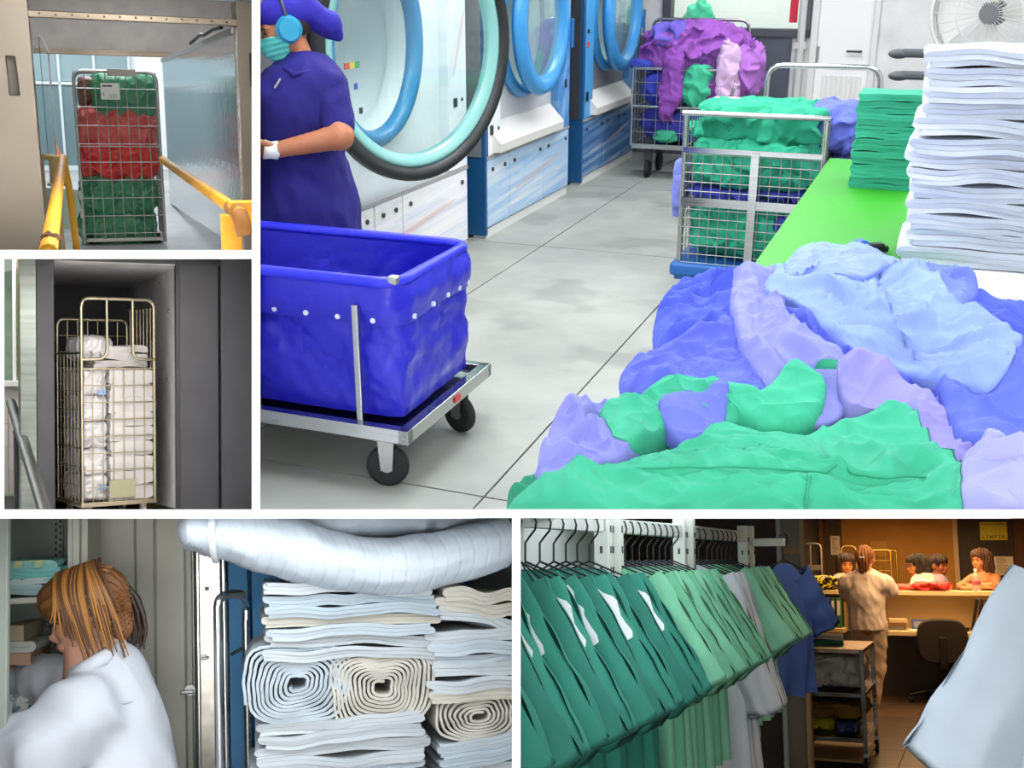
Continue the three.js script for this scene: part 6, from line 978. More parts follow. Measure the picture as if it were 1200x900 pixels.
  { const bandPts = Array.from({ length: 25 }, (_, i) => { const a = i / 24 * Math.PI + Math.PI, px = 252 - 3 * Math.sin(i / 24 * 3), yb = Y(lin(bot, px), ZM, px), yt = Y(lin(topc, px), ZM, px); return [X(px, ZM), (yt + yb) / 2 + ((yt - yb) / 2 + 0.004) * Math.cos(a), ZM - 0.15 - 0.124 * Math.sin(a)]; }); part(mp, 'tie_band', all(sweep(bandPts, 0.009, 8)).translate(-cxm, -Y(660, ZM), -ZM), cloth(0xf2f6fa)); }
  solo('mattress_pad', 'second folded white pad lying behind the thick quilted pad', 'mattress pad', all(lump(0.3, 0.04, 0.12, 640, 0.012, 6, 3).translate(X(470, -3.0), Y(626, -3.0, 470), -3.05)).translate(-X(470, -3.0), -Y(626, -3.0, 470), 3.05), mat(0xdde8f2, 0.85, { map: T.mottle }), [X(470, -3.0), Y(626, -3.0, 470), -3.05]);
  struct('trim_10', all(span(X(400, -3.9), X(620, -3.9), Y(613, -3.9), Y(609, -3.9), -3.9, -3.95, 0.004)), mat(0x9aa39a, 0.5), [0, 0, 0], 0, 'grey rail high on the back wall');
}

// =====================================================================================================
// UNIFORM RACK and counter
// =====================================================================================================
room = ROBES;
const ORD = ['first', 'second', 'third', 'fourth', 'fifth', 'sixth', 'seventh', 'eighth', 'ninth', 'tenth', 'eleventh', 'twelfth', 'thirteenth', 'fourteenth', 'fifteenth', 'sixteenth'];
const RX = -1.12, RY = 1.5;
{
  const tT = g => trim(g, 'T', 607.2, [0, -1, 0]), tL = g => trim(g, 'L', 610.2, [1, 0, 0]), all = g => tL(tT(g)), X = (px, z, py = 700) => room.z(px, py, z).x, Y = (py, z, px = 1050) => room.z(px, py, z).y;
  partitionLamp(607.2, 640, 900, 1.75, 5.2, RACK_POWER, 0xf4faff, 'ceiling light panel above the uniform rack');
  partitionLamp(607.2, 980, 1180, 9.6, 12.6, DESK_POWER, 0xffce94, 'warm ceiling light above the counter');
  partitionLamp(607.2, 1020, 1190, 2.6, 6.0, RACK_POWER * 0.25, 0xffe8c8, 'ceiling light panel over the brown floor');
  // shell
  { const bed = struct('floor', all(span(-3.2, 2.2, -0.1, -0.006, -2, -15.5)), mat(0x39302a, 0.8)); const tm = [0x6e5b4c, 0x68574a, 0x736051].map(c => mat(c, 0.32, { map: T.terrazzo })), R = rng(3);
    for (let i = -4; i < 4; i++) for (let k = 0; k < 22; k++) { const o = mesh('floor_tile', box(0.594, 0.02, 0.594, 0, -0.01, 0), tm[Math.floor(R() * 3)]); pose(o, [i * 0.6 + 0.3, 0, -2.6 - k * 0.6]); bed.attach(o); } }
  const zw0 = room.x(612, 700, -1.82).z - 0.02;
  struct('wall_left', tT(span(-1.9, -1.82, 0, 2.3, zw0, -6.0)), mat(0xc9ccc8, 0.8, { map: T.mottle }));
  struct('wall_dark', all(span(-2.6, X(913, -7.2), 0, 2.3, -7.2, -7.3)), mat(0x5e5650, 0.8, { map: T.mottle }));
  struct('wall_right', span(2.0, 2.1, 0, 2.2, -2, -15.4), mat(0x6a5236, 0.8));
  const ZW = -14.4;
  struct('wall_back', all(span(-3.2, 2.2, 0, 2.4, ZW, ZW - 0.1)), mat(0x6a645c, 0.8, { map: T.mottle }));
  struct('trim_11', all(span(X(990, ZW), X(1123, ZW), 0, 2.3, ZW + 0.05, ZW)), mat(0xc08a35, 0.7, { map: T.mottle }), [0, 0, 0], 0, 'ochre wall panel behind the counter');
  struct('trim_12', all(span(X(1121, ZW), X(1127, ZW), 0, 2.3, ZW + 0.08, ZW, 0.005)), mat(0xc9b08a, 0.6), [0, 0, 0], 0, 'pale edge strip of the ochre panel');
  struct('door_3', all(span(X(1127, ZW), X(1192, ZW), 0, 2.3, ZW + 0.06, ZW, 0.005)), mat(0x3d3024, 0.6, { map: T.wood }), [0, 0, 0], 0, 'dark brown door with a yellow sign');
  struct('trim_13', all(span(X(1192, ZW), X(1206, ZW), 0, 2.3, ZW + 0.1, ZW, 0.005)), mat(0x6e4320, 0.6, { map: T.wood }), [0, 0, 0], 0, 'brown door frame post');
  struct('door_4', all(span(X(969, ZW), X(990, ZW), 0, 2.3, ZW + 0.07, ZW, 0.005)), mat(0x55452f, 0.6, { map: T.wood }), [0, 0, 0], 0, 'dark olive brown door leaf left of the ochre panel');
  struct('trim_14', all(span(X(964, ZW), X(969, ZW), 0, 2.3, ZW + 0.1, ZW, 0.005)), mat(0x8a5a24, 0.6, { map: T.wood }), [0, 0, 0], 0, 'brown door frame left of the ochre panel');
  const sheet = (name, label, cat, px0, py0, px1, py1, z, m) => { const a = room.z(px0, py1, z), b = room.z(px1, py0, z); return solo(name, label, cat, keepUV(new THREE.BoxGeometry(b.x - a.x, b.y - a.y, 0.006)), m, [(a.x + b.x) / 2, (a.y + b.y) / 2, z]); };
  const note = seed => mat(0xffffff, 0.9, { map: print(64, 96, (g, w, h) => { g.fillStyle = '#e9dcc4'; g.fillRect(0, 0, w, h); g.fillStyle = '#8c7a64'; const R = rng(seed); for (let i = 0; i < 14; i++) g.fillRect(8, 8 + i * 6, 20 + R() * 28, 2); }) });
  sheet('sign', 'yellow paper sign reading LIMPIA on the dark brown door', 'sign', 1149, 611.5, 1179.5, 633, ZW + 0.075, mat(0xffffff, 0.85, { map: print(192, 136, (g, w, h) => { g.fillStyle = '#d8cf3e'; g.fillRect(0, 0, w, h); g.fillStyle = '#b9b23a'; g.fillRect(4, 6, w - 8, 22); g.fillStyle = '#8f8a30'; for (let i = 0; i < 3; i++) g.fillRect(110 + i * 26, 10, 18, 10); g.fillStyle = '#3a3420'; g.font = 'bold 31px sans-serif'; g.textBaseline = 'alphabetic'; let x = 14; for (const c of 'LIMPIA') { g.fillText(c, x, 122); x += c === 'I' ? 20 : c === 'M' ? 37 : 30; } }) }));
  sheet('notice', 'white typed notice on the dark brown door beside the woman', 'notice', 1166, 652, 1187, 674, ZW + 0.075, note(3));
  sheet('notice', 'white notice on the narrow door left of the ochre panel', 'notice', 974, 628, 984, 650, ZW + 0.085, note(5));
  sheet('notice', 'faded paper pinned to the ochre wall above the cages', 'notice', 1021, 634, 1039, 652, ZW + 0.06, mat(0xc99a4a, 0.9));

  // rack
  const zU = [room.x(612, 640, RX + 0.02).z - 0.06, -3.42, -4.42, -5.72], wh = mat(0xd3d8d2, 0.5, { map: T.mottle });
  { const t = thing('clothes_rack', 'long white slotted steel rack carrying the scrubs on hangers', 'clothes rack', [RX, 0, -3.6]), L = g => all(g.translate(0, 0, 0)).translate(-RX, 0, 3.6);
    for (const z of zU.slice(1)) for (const s of [0, 1]) {
      const u = part(t, 'upright', L(span(RX - 0.025 + s * 0.02, RX + 0.025 + s * 0.02, 0, 1.56, z - 0.04 - s * 0.06, z + 0.0 - s * 0.06, 0.004)), wh);
      const sl = []; for (let i = 0; i < 16; i++) sl.push(L(box(0.004, 0.022, 0.008, RX + 0.0255 + s * 0.02, 0.5 + i * 0.066, z - 0.02 - s * 0.06)), L(box(0.008, 0.022, 0.004, RX + s * 0.02, 0.5 + i * 0.066, z + 0.0005 - s * 0.06))); part(u, 'slots', sl, M.darkGrey).userData.kind = 'stuff';
    }
    for (let i = 0; i < 3; i++) part(t, 'rail', [L(span(RX - 0.02, RX + 0.02, RY - 0.022, RY + 0.03, zU[i], zU[i + 1] + 0.03, 0.004))], wh);
    part(t, 'cross_beam', L(span(RX, RX + 0.2, RY - 0.045, RY - 0.005, -5.78, -5.82, 0.004)), wh);
    part(t, 'foot', L(span(RX - 0.05, RX + 0.5, 0, 0.05, -5.7, -5.76, 0.004)), wh);
  }
  // garments: body and two short sleeves hanging from a wire hanger; hanger neck at the origin
  const prof = (s, len, w) => { const y = -0.02 - s * (len - 0.02); const hw = s < 0.06 ? mix(0.055, 0.11, s / 0.06) : s < 0.12 ? mix(0.11, 0.185, (s - 0.06) / 0.06) : mix(0.185, w, Math.pow((s - 0.12) / 0.88, 0.7)); return [hw, y - 0.0]; };
  function topGeo(len, w, seed, slv, long) {
    const fold = (x, y, a) => (0.004 + 0.028 * clamp(-y / len)) * (Math.sin(x * 34 + seed * 2 + 2.5 * nz(x * 4, y * 2, seed)) * 0.6 + nz(x * 9, y * 2.5, seed + 4));
    const body = grid(64, 44, (u, v) => { const s = v < 0.94 ? v / 0.94 : 1, [hw, y] = prof(s, len, w), k = v < 0.94 ? 1 : 1 - (v - 0.94) * 1.3, a = u * 2 * Math.PI, c = Math.cos(a), sn = Math.sin(a), x = hw * Math.sign(c) * Math.pow(Math.abs(c), 0.75), th = mix(0.012, 0.042, clamp(s * 2)); return [x * k, y - 0.03 * Math.abs(x) * (s < 0.2 ? 3 : 0) + (v > 0.94 ? (v - 0.94) * 0.5 : 0) + 0.006 * Math.sin(x * 30 + seed) * s, th * k * Math.sign(sn) * Math.pow(Math.abs(sn), 0.7) + fold(x, y, a) * s]; }, true);
    const sleevePt = sd => (u, v, grow = 0) => {
      const s = v < 0.85 ? v / 0.85 : 1 - (v - 0.85) * 1.4, inn = (v < 0.85 ? 1 : 0.86) * (1 + grow), a = u * 2 * Math.PI, A = [0.115, -0.075], B = long ? [0.3, -slv] : [0.315, -slv], dx = B[0] - A[0], dy = B[1] - A[1], l = Math.hypot(dx, dy), nx = -dy / l, ny = dx / l;
      const wd = (long ? mix(0.085, 0.07, s) : mix(0.085, 0.09, s)) * inn, th = mix(0.03, 0.062, s) * inn, wv = 0.012 * nz(u * 5, s * 4, seed + sd) + 0.005 * Math.sin(a * 3 + seed) * s;
      return [sd * (A[0] + dx * s + nx * wd * Math.cos(a) + wv), A[1] + dy * s + ny * wd * Math.cos(a) + (v < 0.85 ? 0 : 0) + 0.012 * Math.sin(a * 2 + seed) * s, th * Math.sin(a) + 0.014 * nz(s * 4, u * 2, seed * 3 + sd) + 0.008 * Math.sin(Math.cos(a) * 6 + seed) * s];
    };
    const sleeve = sd => grid(30, 26, (u, v) => sleevePt(sd)(u, v), true);
    return { body, sl: [sleeve(1), sleeve(-1)], print: () => grid(36, 6, (u, v) => { const a = u * 2 * Math.PI, r = v * (1 + 0.5 * nz(Math.cos(a) * 2, Math.sin(a) * 2, seed * 3)); return sleevePt(1)(0.22 + 0.14 * r * Math.cos(a), 0.22 + 0.24 * r * Math.sin(a), 0.07); }) };
  }
  const wire = metal(0x3a3b3d, 0.4);
  const hangerGeo = join([sweep([[0, 0.0, 0], [0, 0.05, 0], [0.012, 0.065, 0], [0.03, 0.085, 0], [0.034, 0.105, 0], [0.028, 0.128, 0], [0.008, 0.138, 0], [-0.018, 0.13, 0], [-0.03, 0.112, 0], [-0.032, 0.095, 0]].map(p => [p[0], p[1], p[2]]), 0.0032, 5), sweep(fillet([[0, 0.0, 0], [0.19, -0.07, 0], [0, -0.075, 0], [-0.19, -0.07, 0], [0, 0.0, 0]], 0.015), 0.0032, 5)]);
  const protos = {};
  function hang(kind, i, z, color, label, group, turn, o = {}) {
    const key = kind + color + (i % 3), y = RY - 0.1, x = RX + (o.dx ?? 0), cut = room.px(V(x - 0.34, y - 0.4, z))[0] < 628, mt = new THREE.Matrix4().makeRotationY(turn).setPosition(x, y - 0.012, z), inv = mt.clone().invert();
    const clip = g => cut ? at4(all(at4(g, mt)), inv) : g;
    if (room.px(V(x + 0.15, y, z))[0] > 612) {
      const hg = cut ? hangerGeo.clone().applyMatrix4(mt) : hangerGeo, hm = new THREE.Mesh(cut ? all(hg).applyMatrix4(inv) : hg, wire); hm.castShadow = hm.receiveShadow = true;
      hm.name = numbered('wire_hanger'); scene.add(hm); pose(hm, [x, y - 0.012, z], turn); info(hm, 'dark wire hanger in the ' + label.replace('on the rack, ', '').replace('green scrub top', 'shirt').replace('scrub top', 'shirt').replace('on the rack', '').replace('at the far end of the rack', 'at the far end'), 'hanger', 'wire hangers on the rack');
    }
    if (!protos[key] || cut) {
      const t = thing(o.name ?? 'scrub_shirt', label, 'clothing', [x, y - 0.012, z], turn, group), G = topGeo(o.len ?? 0.68, o.w ?? 0.235, (i % 3) * 7 + 3, o.slv ?? 0.4, o.long), m = cloth(color);
      part(t, 'body', clip(skewUV(G.body)), m); for (const s of G.sl) part(t, 'sleeve', clip(skewUV(s)), m);
      if (o.patch) part(t, 'faded_print', clip(G.print()), cloth(0xd9dfe2));
      if (!cut) protos[key] = t; return t;
    }
    return copy(protos[key], [x, y - 0.012, z], turn, label);
  }
  const R = rng(21), tn = () => 0.16 * (R() - 0.5) - 0.12;
  const teal = [0x257c6a, 0x217363, 0x2a8573];
  for (let i = 0; i < 13; i++) hang('teal', i, -2.02 - i * 0.108 + 0.02 * R(), teal[i % 3], `dark teal scrub top on the rack, ${ORD[i]} from the near end`, 'teal scrub tops', tn(), { patch: i % 3 !== 1, w: 0.24, slv: 0.41 });
  const mint = [0x74bc99, 0x69b38f, 0x7fc4a3];
  for (let i = 0; i < 10; i++) hang('mint', i, -3.52 - i * 0.088 + 0.02 * R(), mint[i % 3], `mint green scrub top in the middle bay, ${ORD[i]} after the teal ones`, 'mint scrub tops in the middle bay', tn(), { w: 0.23, slv: 0.4, len: 0.72 });
  for (let i = 0; i < 3; i++) hang('coat', i, -4.56 - i * 0.1, 0xdde4ee, `long white coat on the rack, ${ORD[i]} of the three between mint tops`, 'white coats on the rack', tn(), { name: 'lab_coat', len: 1.06, w: 0.26, slv: 0.6, long: true });
  for (let i = 0; i < 6; i++) hang('mintb', i, -4.92 - i * 0.1, [0x8ed4b2, 0x80caa7, 0x96dab9][i % 3], `mint green scrub top in the far bay, ${ORD[i]} behind the white coats`, 'mint scrub tops in the far bay', tn(), { w: 0.22, slv: 0.38, len: 0.7 });
  hang('blue', 0, -6.0, 0x4f6fc0, 'royal blue tunic at the far end of the rack', undefined, 1.0, { name: 'tunic', len: 0.7, w: 0.2, slv: 0.36, dx: 0.16 });
  { // white coat sleeve close by at the right edge
    const z = -2.3, p = room.z(1318, 640, z), t = thing('lab_coat', 'bluish white coat hanging close by at the right edge', 'clothing', [p.x, p.y, z], 0.12), G = topGeo(0.95, 0.24, 9, 0.42, false), m = cloth(0xb4c0cc);
    part(t, 'body', skewUV(tT(G.body.translate(p.x, p.y, z)).translate(-p.x, -p.y, -z)), m); for (const s of G.sl) part(t, 'sleeve', skewUV(s), m);
    const hm = new THREE.Mesh(hangerGeo, wire); hm.name = numbered('wire_hanger'); hm.castShadow = hm.receiveShadow = true; scene.add(hm); pose(hm, [p.x, p.y - 0.02, z], 0.12); info(hm, 'dark wire hanger of the bluish white coat at the right edge', 'hanger', 'wire hangers on the rack');
  }
  // glazed screen behind the rack end
  { const z = -7.0, t = thing('glazed_screen', 'tall grey glazed screen with cream edge post beside the counter', 'screen', [X(930, z), 0, z]), L = g => all(g).translate(-X(930, z), 0, -z);
    part(t, 'post', L(span(X(913, z), X(918.5, z), 0, 2.3, z + 0.04, z - 0.02, 0.004)), mat(0xbfc9c6, 0.5));
    part(t, 'pane', L(span(X(918.5, z), X(940, z), 0.02, 2.3, z, z - 0.012)), mat(0x9a8c7c, 0.4, { transmission: 0.35, thickness: 0 }));
    part(t, 'edge_post', L(span(X(940, z), X(946, z), 0, 2.3, z + 0.04, z - 0.03, 0.004)), mat(0xd9b98a, 0.6, { map: T.wood }));
    part(t, 'mid_rail', L(span(X(918.5, z), X(940, z), Y(649, z, 930), Y(641, z, 930), z + 0.01, z - 0.02, 0.003)), mat(0xb08a5c, 0.6)); }

  // counter
  const ZC = -12.1, yt = Y(692, ZC), yd = Y(739.5, ZC + 0.4), x0 = X(930, ZC), x1 = X(1165, ZC), cream = mat(0xd9c08a, 0.6, { map: T.wood });
  { const t = thing('counter', 'long cream reception counter with a lower desk on the near side', 'counter', [(x0 + x1) / 2, 0, ZC]), L = g => all(g).translate(-(x0 + x1) / 2, 0, -ZC);
    part(t, 'top', L(span(x0, x1 + 0.02, yt - 0.045, yt, ZC + 0.06, ZC - 0.36, 0.006)), mat(0xe0c996, 0.5));
    part(t, 'back_panel', L(span(x0, x1, yd, yt - 0.045, ZC - 0.24, ZC - 0.28)), mat(0xcbb588, 0.6));
    part(t, 'desk', L(span(X(1035, ZC), x1, yd - 0.045, yd, ZC + 0.42, ZC - 0.24, 0.006)), mat(0xdcc591, 0.5));
    part(t, 'desk', L(span(x0, X(990, ZC), yd - 0.045, yd, ZC + 0.2, ZC - 0.24, 0.006)), mat(0xdcc591, 0.5));
    part(t, 'end_panel', [L(span(x1 - 0.05, x1, 0, yt - 0.045, ZC + 0.02, ZC - 0.3, 0.005)), L(span(X(1156, ZC + 0.4), X(1161, ZC + 0.4), 0, yd - 0.045, ZC + 0.4, ZC + 0.34, 0.005))], cream);
    part(t, 'kick_panel', L(span(x0, x1 - 0.05, 0, yd - 0.045, ZC - 0.2, ZC - 0.24)), mat(0x55504c, 0.7, { map: T.mottle }));
    part(t, 'divider', L(span(X(988, ZC), X(991, ZC), yd, yt - 0.045, ZC, ZC - 0.24)), cream); }
  const z1 = ZC - 0.05, onTop = (px, z = z1) => [X(px, z, 690), yt, z];
  // binders and trays
  const bcol = [['green', 0x2c6a3c, 957, 963], ['blue', 0x2d55a0, 964, 972], ['dark green', 0x23502f, 973, 978], ['olive green', 0x2f6f45, 979, 985]];
  for (const [n, c, a, b] of bcol) { const z = ZC + 0.12, w = X(b, z) - X(a, z), t = thing('ring_binder', `${n} ring binder with a white spine label on the shelf under the counter`, 'binder', [(X(a, z) + X(b, z)) / 2, yd, z - 0.14], 0, 'ring binders'); part(t, 'cover', box(w * 0.94, 0.3, 0.26, 0, 0.152, 0, 0.006), mat(c, 0.5)); part(t, 'spine_label', box(w * 0.6, 0.15, 0.003, 0, 0.2, 0.1315), M.paper); part(t, 'finger_ring', cyl(0.012, 0.004, 0, 0.06, 0.131, 'z', 14), M.black); }
  { const z = ZC + 0.1, t = thing('letter_tray', 'stack of dark letter trays with papers beside the binders', 'letter tray', [X(951, z), yd, z - 0.12]); for (let i = 0; i < 4; i++) { part(t, 'tray', [box(0.1, 0.008, 0.24, 0, 0.02 + i * 0.066, 0), box(0.004, 0.05, 0.24, -0.05, 0.04 + i * 0.066, 0), box(0.004, 0.05, 0.24, 0.05, 0.04 + i * 0.066, 0)], M.black); part(t, 'paper', box(0.088, 0.022, 0.23, 0, 0.036 + i * 0.066, 0.004), M.paper); } }
  { const z = ZC + 0.15; for (let i = 0; i < 3; i++) solo('book', `${['grey', 'brown', 'cream'][i]} book lying in the small pile on the desk`, 'book', box(0.17, 0.035, 0.22, 0, 0.0175, 0, 0.004), mat([0x6c6a66, 0x7a5a40, 0xc9b48c][i], 0.7), [X(1048.5, z) + 0.008 * i, yd + i * 0.036, z], 0.06 * i, 'books on the desk');
    const p = thing('desk_box', 'small blue picture box standing on the desk', 'box', [X(1074, z), yd, z], 0.05); part(p, 'body', box(0.125, 0.105, 0.05, 0, 0.053, 0, 0.004), mat(0x4a5a86, 0.5)); part(p, 'picture', box(0.08, 0.06, 0.003, 0, 0.055, 0.026), mat(0x8c93a8, 0.5));
    solo('paper_sheet', 'loose white papers on the desk beside the chair', 'paper', box(0.22, 0.012, 0.18, 0, 0.006, 0), M.paper, [X(1078, z), yd, z + 0.15], 0.2);
    const f = thing('file_stand', 'black files leaning at the right end of the desk', 'files', [X(1146, z), yd, z], 0); for (let i = 0; i < 3; i++) part(f, 'file', box(0.03, 0.31, 0.22, 0, 0.16, 0, 0.004).rotateZ(-0.2).translate(-0.07 + i * 0.045, 0.005, 0), mat([0x17120f, 0x201813, 0x1a1512][i], 0.5));
    solo('cable_bundle', 'small dark cable bundle lying on the desk', 'cable', sweep(Array.from({ length: 30 }, (_, i) => [0.04 * Math.cos(i * 0.7) * (1 + 0.01 * i), 0.008 + 0.001 * i, 0.03 * Math.sin(i * 0.7)]), 0.006, 5), M.black, [X(1128, z), yd, z + 0.1]);
    solo('sticker', 'small yellow sticker on the counter back panel', 'sticker', box(0.05, 0.025, 0.003), mat(0xc9a92e, 0.7), [X(1071, ZC - 0.24, 702), Y(702, ZC - 0.24, 1071), ZC - 0.237]); }
  // things on the counter
  const crumpled = (c, o = {}) => mat(c, 0.35, { bumpMap: T.crumple, bumpScale: 0.006, ...o });
  solo('plastic_bag', 'yellow and black plastic bags heaped on the left end of the counter', 'bag', lump(0.19, 0.07, 0.13, 701, 0.025, 11, 3), crumpled(0xd9c21c, { map: tex(128, 5, (u, v) => tfbm(u, v, 6, 3, 41) > 0.52 ? [1, 1, 1] : [0.06, 0.05, 0.04]) }), onTop(964));
  solo('plastic_bag', 'flat red plastic bag lying on the counter', 'bag', lump(0.17, 0.045, 0.12, 703, 0.02, 10, 3), crumpled(0xc8251f), onTop(1092));
  solo('plastic_bag', 'thin red plastic wrapping behind the flat red bag', 'bag', lump(0.13, 0.03, 0.1, 707, 0.018, 10, 3), crumpled(0xd03a2c), onTop(1062, z1 - 0.1));
  solo('tissue', 'white printed tissue on top of the flat red bag', 'tissue', lump(0.09, 0.025, 0.06, 709, 0.012, 14, 3), mat(0xe6dccb, 0.8), [X(1084, z1), yt + 0.065, z1]);
  { const t = thing('water_bottle', 'clear water bottle standing by the crossed arms on the counter', 'bottle', [X(1145, z1 + 0.05), yt, z1 + 0.05]); part(t, 'bottle', lathe([[0, 0.001], [0.036, 0.002], [0.038, 0.02], [0.038, 0.13], [0.03, 0.16], [0.014, 0.185], [0.014, 0.2], [0, 0.2]], 20), mat(0xf2eeee, 0.08, { transmission: 0.7, thickness: 0.03 })); part(t, 'cap', cyl(0.017, 0.025, 0, 0.21, 0, 'y', 14), M.white); part(t, 'label_band', lathe([[0.0388, 0.06], [0.0388, 0.1]], 20), mat(0xc85a6a, 0.6, { side: THREE.DoubleSide })); }
  // cages beyond the counter
  { const z = -13.4, t = thing('roll_cage', 'empty grey roll cage standing at the far left behind the counter', 'roll cage', [X(954, z), 0, z]); part(t, 'hoop', pipe([[-0.14, 0.1, 0], [-0.14, Y(637, z, 954), 0], [0.1, Y(637, z, 954), 0], [0.1, 0.1, 0]], 0.014, 0.06), M.zinc); part(t, 'bar', [rod([-0.02, 0.1, 0], [-0.02, Y(637, z, 954), 0], 0.007), box(0.24, 0.06, 0.02, -0.02, Y(665, z, 954), 0)], M.zinc); part(t, 'base', box(0.5, 0.04, 0.5, 0, 0.12, -0.2, 0.006), M.zinc);
    const u = thing('roll_cage', 'brass coloured roll cage with a bag behind the worker in white', 'roll cage', [X(1032, z), 0, z]), h1 = Y(645, z, 1030); part(u, 'frame', [pipe([[-0.16, 0.1, 0], [-0.16, h1, 0], [0.13, h1, 0], [0.13, 0.1, 0]], 0.013, 0.03), pipe([[-0.16, 0.1, -0.5], [-0.16, h1, -0.5], [0.16, h1, -0.5], [0.16, 0.1, -0.5]], 0.013, 0.03)], metal(0xc9a45a, 0.4)); part(u, 'mesh', wireWall(0.29, h1 - 0.1, 5, 12, 0.004).map(g => g.translate(-0.015, 0.1, 0)), metal(0xc9a45a, 0.4)); part(u, 'base', box(0.4, 0.04, 0.55, 0, 0.12, -0.25, 0.006), M.zinc);
    solo('laundry_bag', 'pale bag inside the brass coloured roll cage', 'laundry bag', lump(0.12, 0.5, 0.16, 713, 0.03, 7, 3), cloth(0xd9c092), [X(1031, z), 0.16, z - 0.25]);
    const v = thing('roll_cage', 'thin hooped roll cage behind the dark haired woman at the left', 'roll cage', [X(998, z), 0, z]), h2 = Y(640, z, 998); part(v, 'hoop', pipe([[-0.09, 0.1, 0], [-0.09, h2, 0], [0.07, h2, 0], [0.07, 0.1, 0]], 0.012, 0.06), metal(0xb99a5a, 0.4)); part(v, 'base', box(0.3, 0.04, 0.4, 0, 0.12, -0.2, 0.006), M.zinc); }
  { const z = ZC + 0.1, a = X(1166, z, 760), b = X(1187, z, 760), t = thing('framed_board', 'wood framed pale board leaning at the right of the counter', 'board', [(a + b) / 2 + 0.05, 0, z - 0.1], -0.35, undefined), w = b - a, h = 0.78; part(t, 'panel', box(w, h, 0.015, 0, h / 2, 0), mat(0xb7a27a, 0.7, { map: T.mottle })); part(t, 'frame', [box(0.05, h, 0.04, -w / 2, h / 2, 0, 0.005), box(0.05, h, 0.04, w / 2, h / 2, 0, 0.005), box(w + 0.05, 0.05, 0.04, 0, h, 0, 0.005), box(w + 0.05, 0.05, 0.04, 0, 0.025, 0, 0.005)], mat(0xa87c3c, 0.6, { map: T.wood })); }
  // swivel chair, seen from behind
  { const p = room.y(1107, 824), t = thing('office_chair', 'black swivel office chair with its back to us at the desk', 'chair', [p.x, 0, p.z], 0.1);
    const s = 1300 / Math.hypot(p.x, p.z) , m = 1 / s, ys = y => (room.z(1107, y, p.z).y), bk = mat(0x231a17, 0.75, { map: T.mottle });
    { const h = (ys(726) - ys(774)) / 2, o = ring(1, 40).map(([a, b]) => [0.215 * Math.sign(a) * Math.pow(Math.abs(a), 0.55), h * Math.sign(b) * Math.pow(Math.abs(b), 0.6)]); part(t, 'backrest', extrude(o, 0.07, 0.016).translate(0, (ys(726) + ys(774)) / 2, 0.17), bk); }
    part(t, 'seat', box(0.47, 0.08, 0.44, 0, ys(769), -0.04, 0.035), mat(0x2c1613, 0.75, { map: T.mottle }));
    part(t, 'back_stem', [box(0.06, ys(745) - ys(778), 0.03, 0, (ys(745) + ys(778)) / 2, 0.25, 0.008), box(0.07, 0.03, 0.2, 0, ys(779), 0.16, 0.008)], M.black);
    part(t, 'gas_column', [cyl(0.035, ys(778) - ys(796), 0, (ys(778) + ys(796)) / 2, 0), cyl(0.024, ys(796) - 0.1, 0, (ys(796) + 0.1) / 2, 0)], M.black);
    part(t, 'lever', rod([0.04, ys(777), 0], [0.24, ys(781), 0.05], 0.008, 6), M.black);
    for (let i = 0; i < 5; i++) { const a = i / 5 * 2 * Math.PI + 1.75, c = Math.cos(a), q = Math.sin(a); part(t, 'base_arm', sweep([[0, 0.12, 0], [c * 0.16, 0.11, q * 0.16], [c * 0.31, 0.075, q * 0.31]], u => 0.026 - 0.01 * u, 8), M.black); part(t, 'castor', [cyl(0.03, 0.02, c * 0.31 - 0.014, 0.031, q * 0.31, 'x', 14), cyl(0.03, 0.02, c * 0.31 + 0.014, 0.031, q * 0.31, 'x', 14), cyl(0.01, 0.05, c * 0.31, 0.06, q * 0.31)], M.rubber); } }
  // steel trolley with wrapped linen
  { const zn = -7.95, zf = -8.75, xl = X(934, zn, 800), xr = X(1011, zn, 800), w = xr - xl, yT = Y(760, zn, 970), y2 = Y(811, zn, 970), y3 = Y(863, zn, 970), t = thing('steel_trolley', 'three tier steel trolley beside the rack with wrapped linen', 'trolley', [(xl + xr) / 2, 0, (zn + zf) / 2]), L = g => g.translate(-(xl + xr) / 2, 0, -(zn + zf) / 2);
    for (const x of [xl, xr]) for (const z of [zn, zf]) { part(t, 'leg', L(span(x - 0.014, x + 0.014, 0.1, yT, z - 0.014, z + 0.014, 0.003)), M.steel); const c = part(t, 'castor', L(box(0.03, 0.05, 0.03, x, 0.09, z)), M.zinc); part(c, 'wheel', L(cyl(0.045, 0.025, x, 0.046, z + 0.01, 'x', 16)), M.rubber); }
    for (const [y, k] of [[yT, 0], [y2, 1], [y3, 2]]) part(t, 'tray', [L(span(xl - 0.01, xr + 0.01, y - 0.03, y, zn + 0.01, zf - 0.01, 0.004))], k ? M.steel : metal(0xb79c80, 0.25, { bumpMap: T.crumple, bumpScale: 0.003 }));
    part(t, 'bottom_board', L(span(xl, xr, y3 - 0.16, y3 - 0.145, zn, zf)), mat(0xa98f64, 0.6));
    const cz = (zn + zf) / 2, cx = (xl + xr) / 2;
    solo('wrapped_linen', 'plastic wrapped white linen pack on the upper tier of the steel trolley', 'linen pack', lump(w * 0.46, (yT - y2 - 0.06) / 2, 0.34, 721, 0.02, 9, 5), crumpled(0xc3c3bf), [cx, y2 + 0.012, cz]);
    solo('dark_bundle', 'black cloth bundle on the middle tier of the steel trolley', 'bundle', lump(w * 0.38, 0.07, 0.3, 723, 0.02, 10, 3), cloth(0x17140f), [cx, y3 + 0.2, cz + 0.02]);
    solo('yellow_bundle', 'folded dark yellow cloth under the black bundle on the steel trolley', 'bundle', lump(w * 0.46, 0.055, 0.34, 725, 0.015, 10, 4), cloth(0x8a6a1c), [cx, y3 + 0.1, cz]);
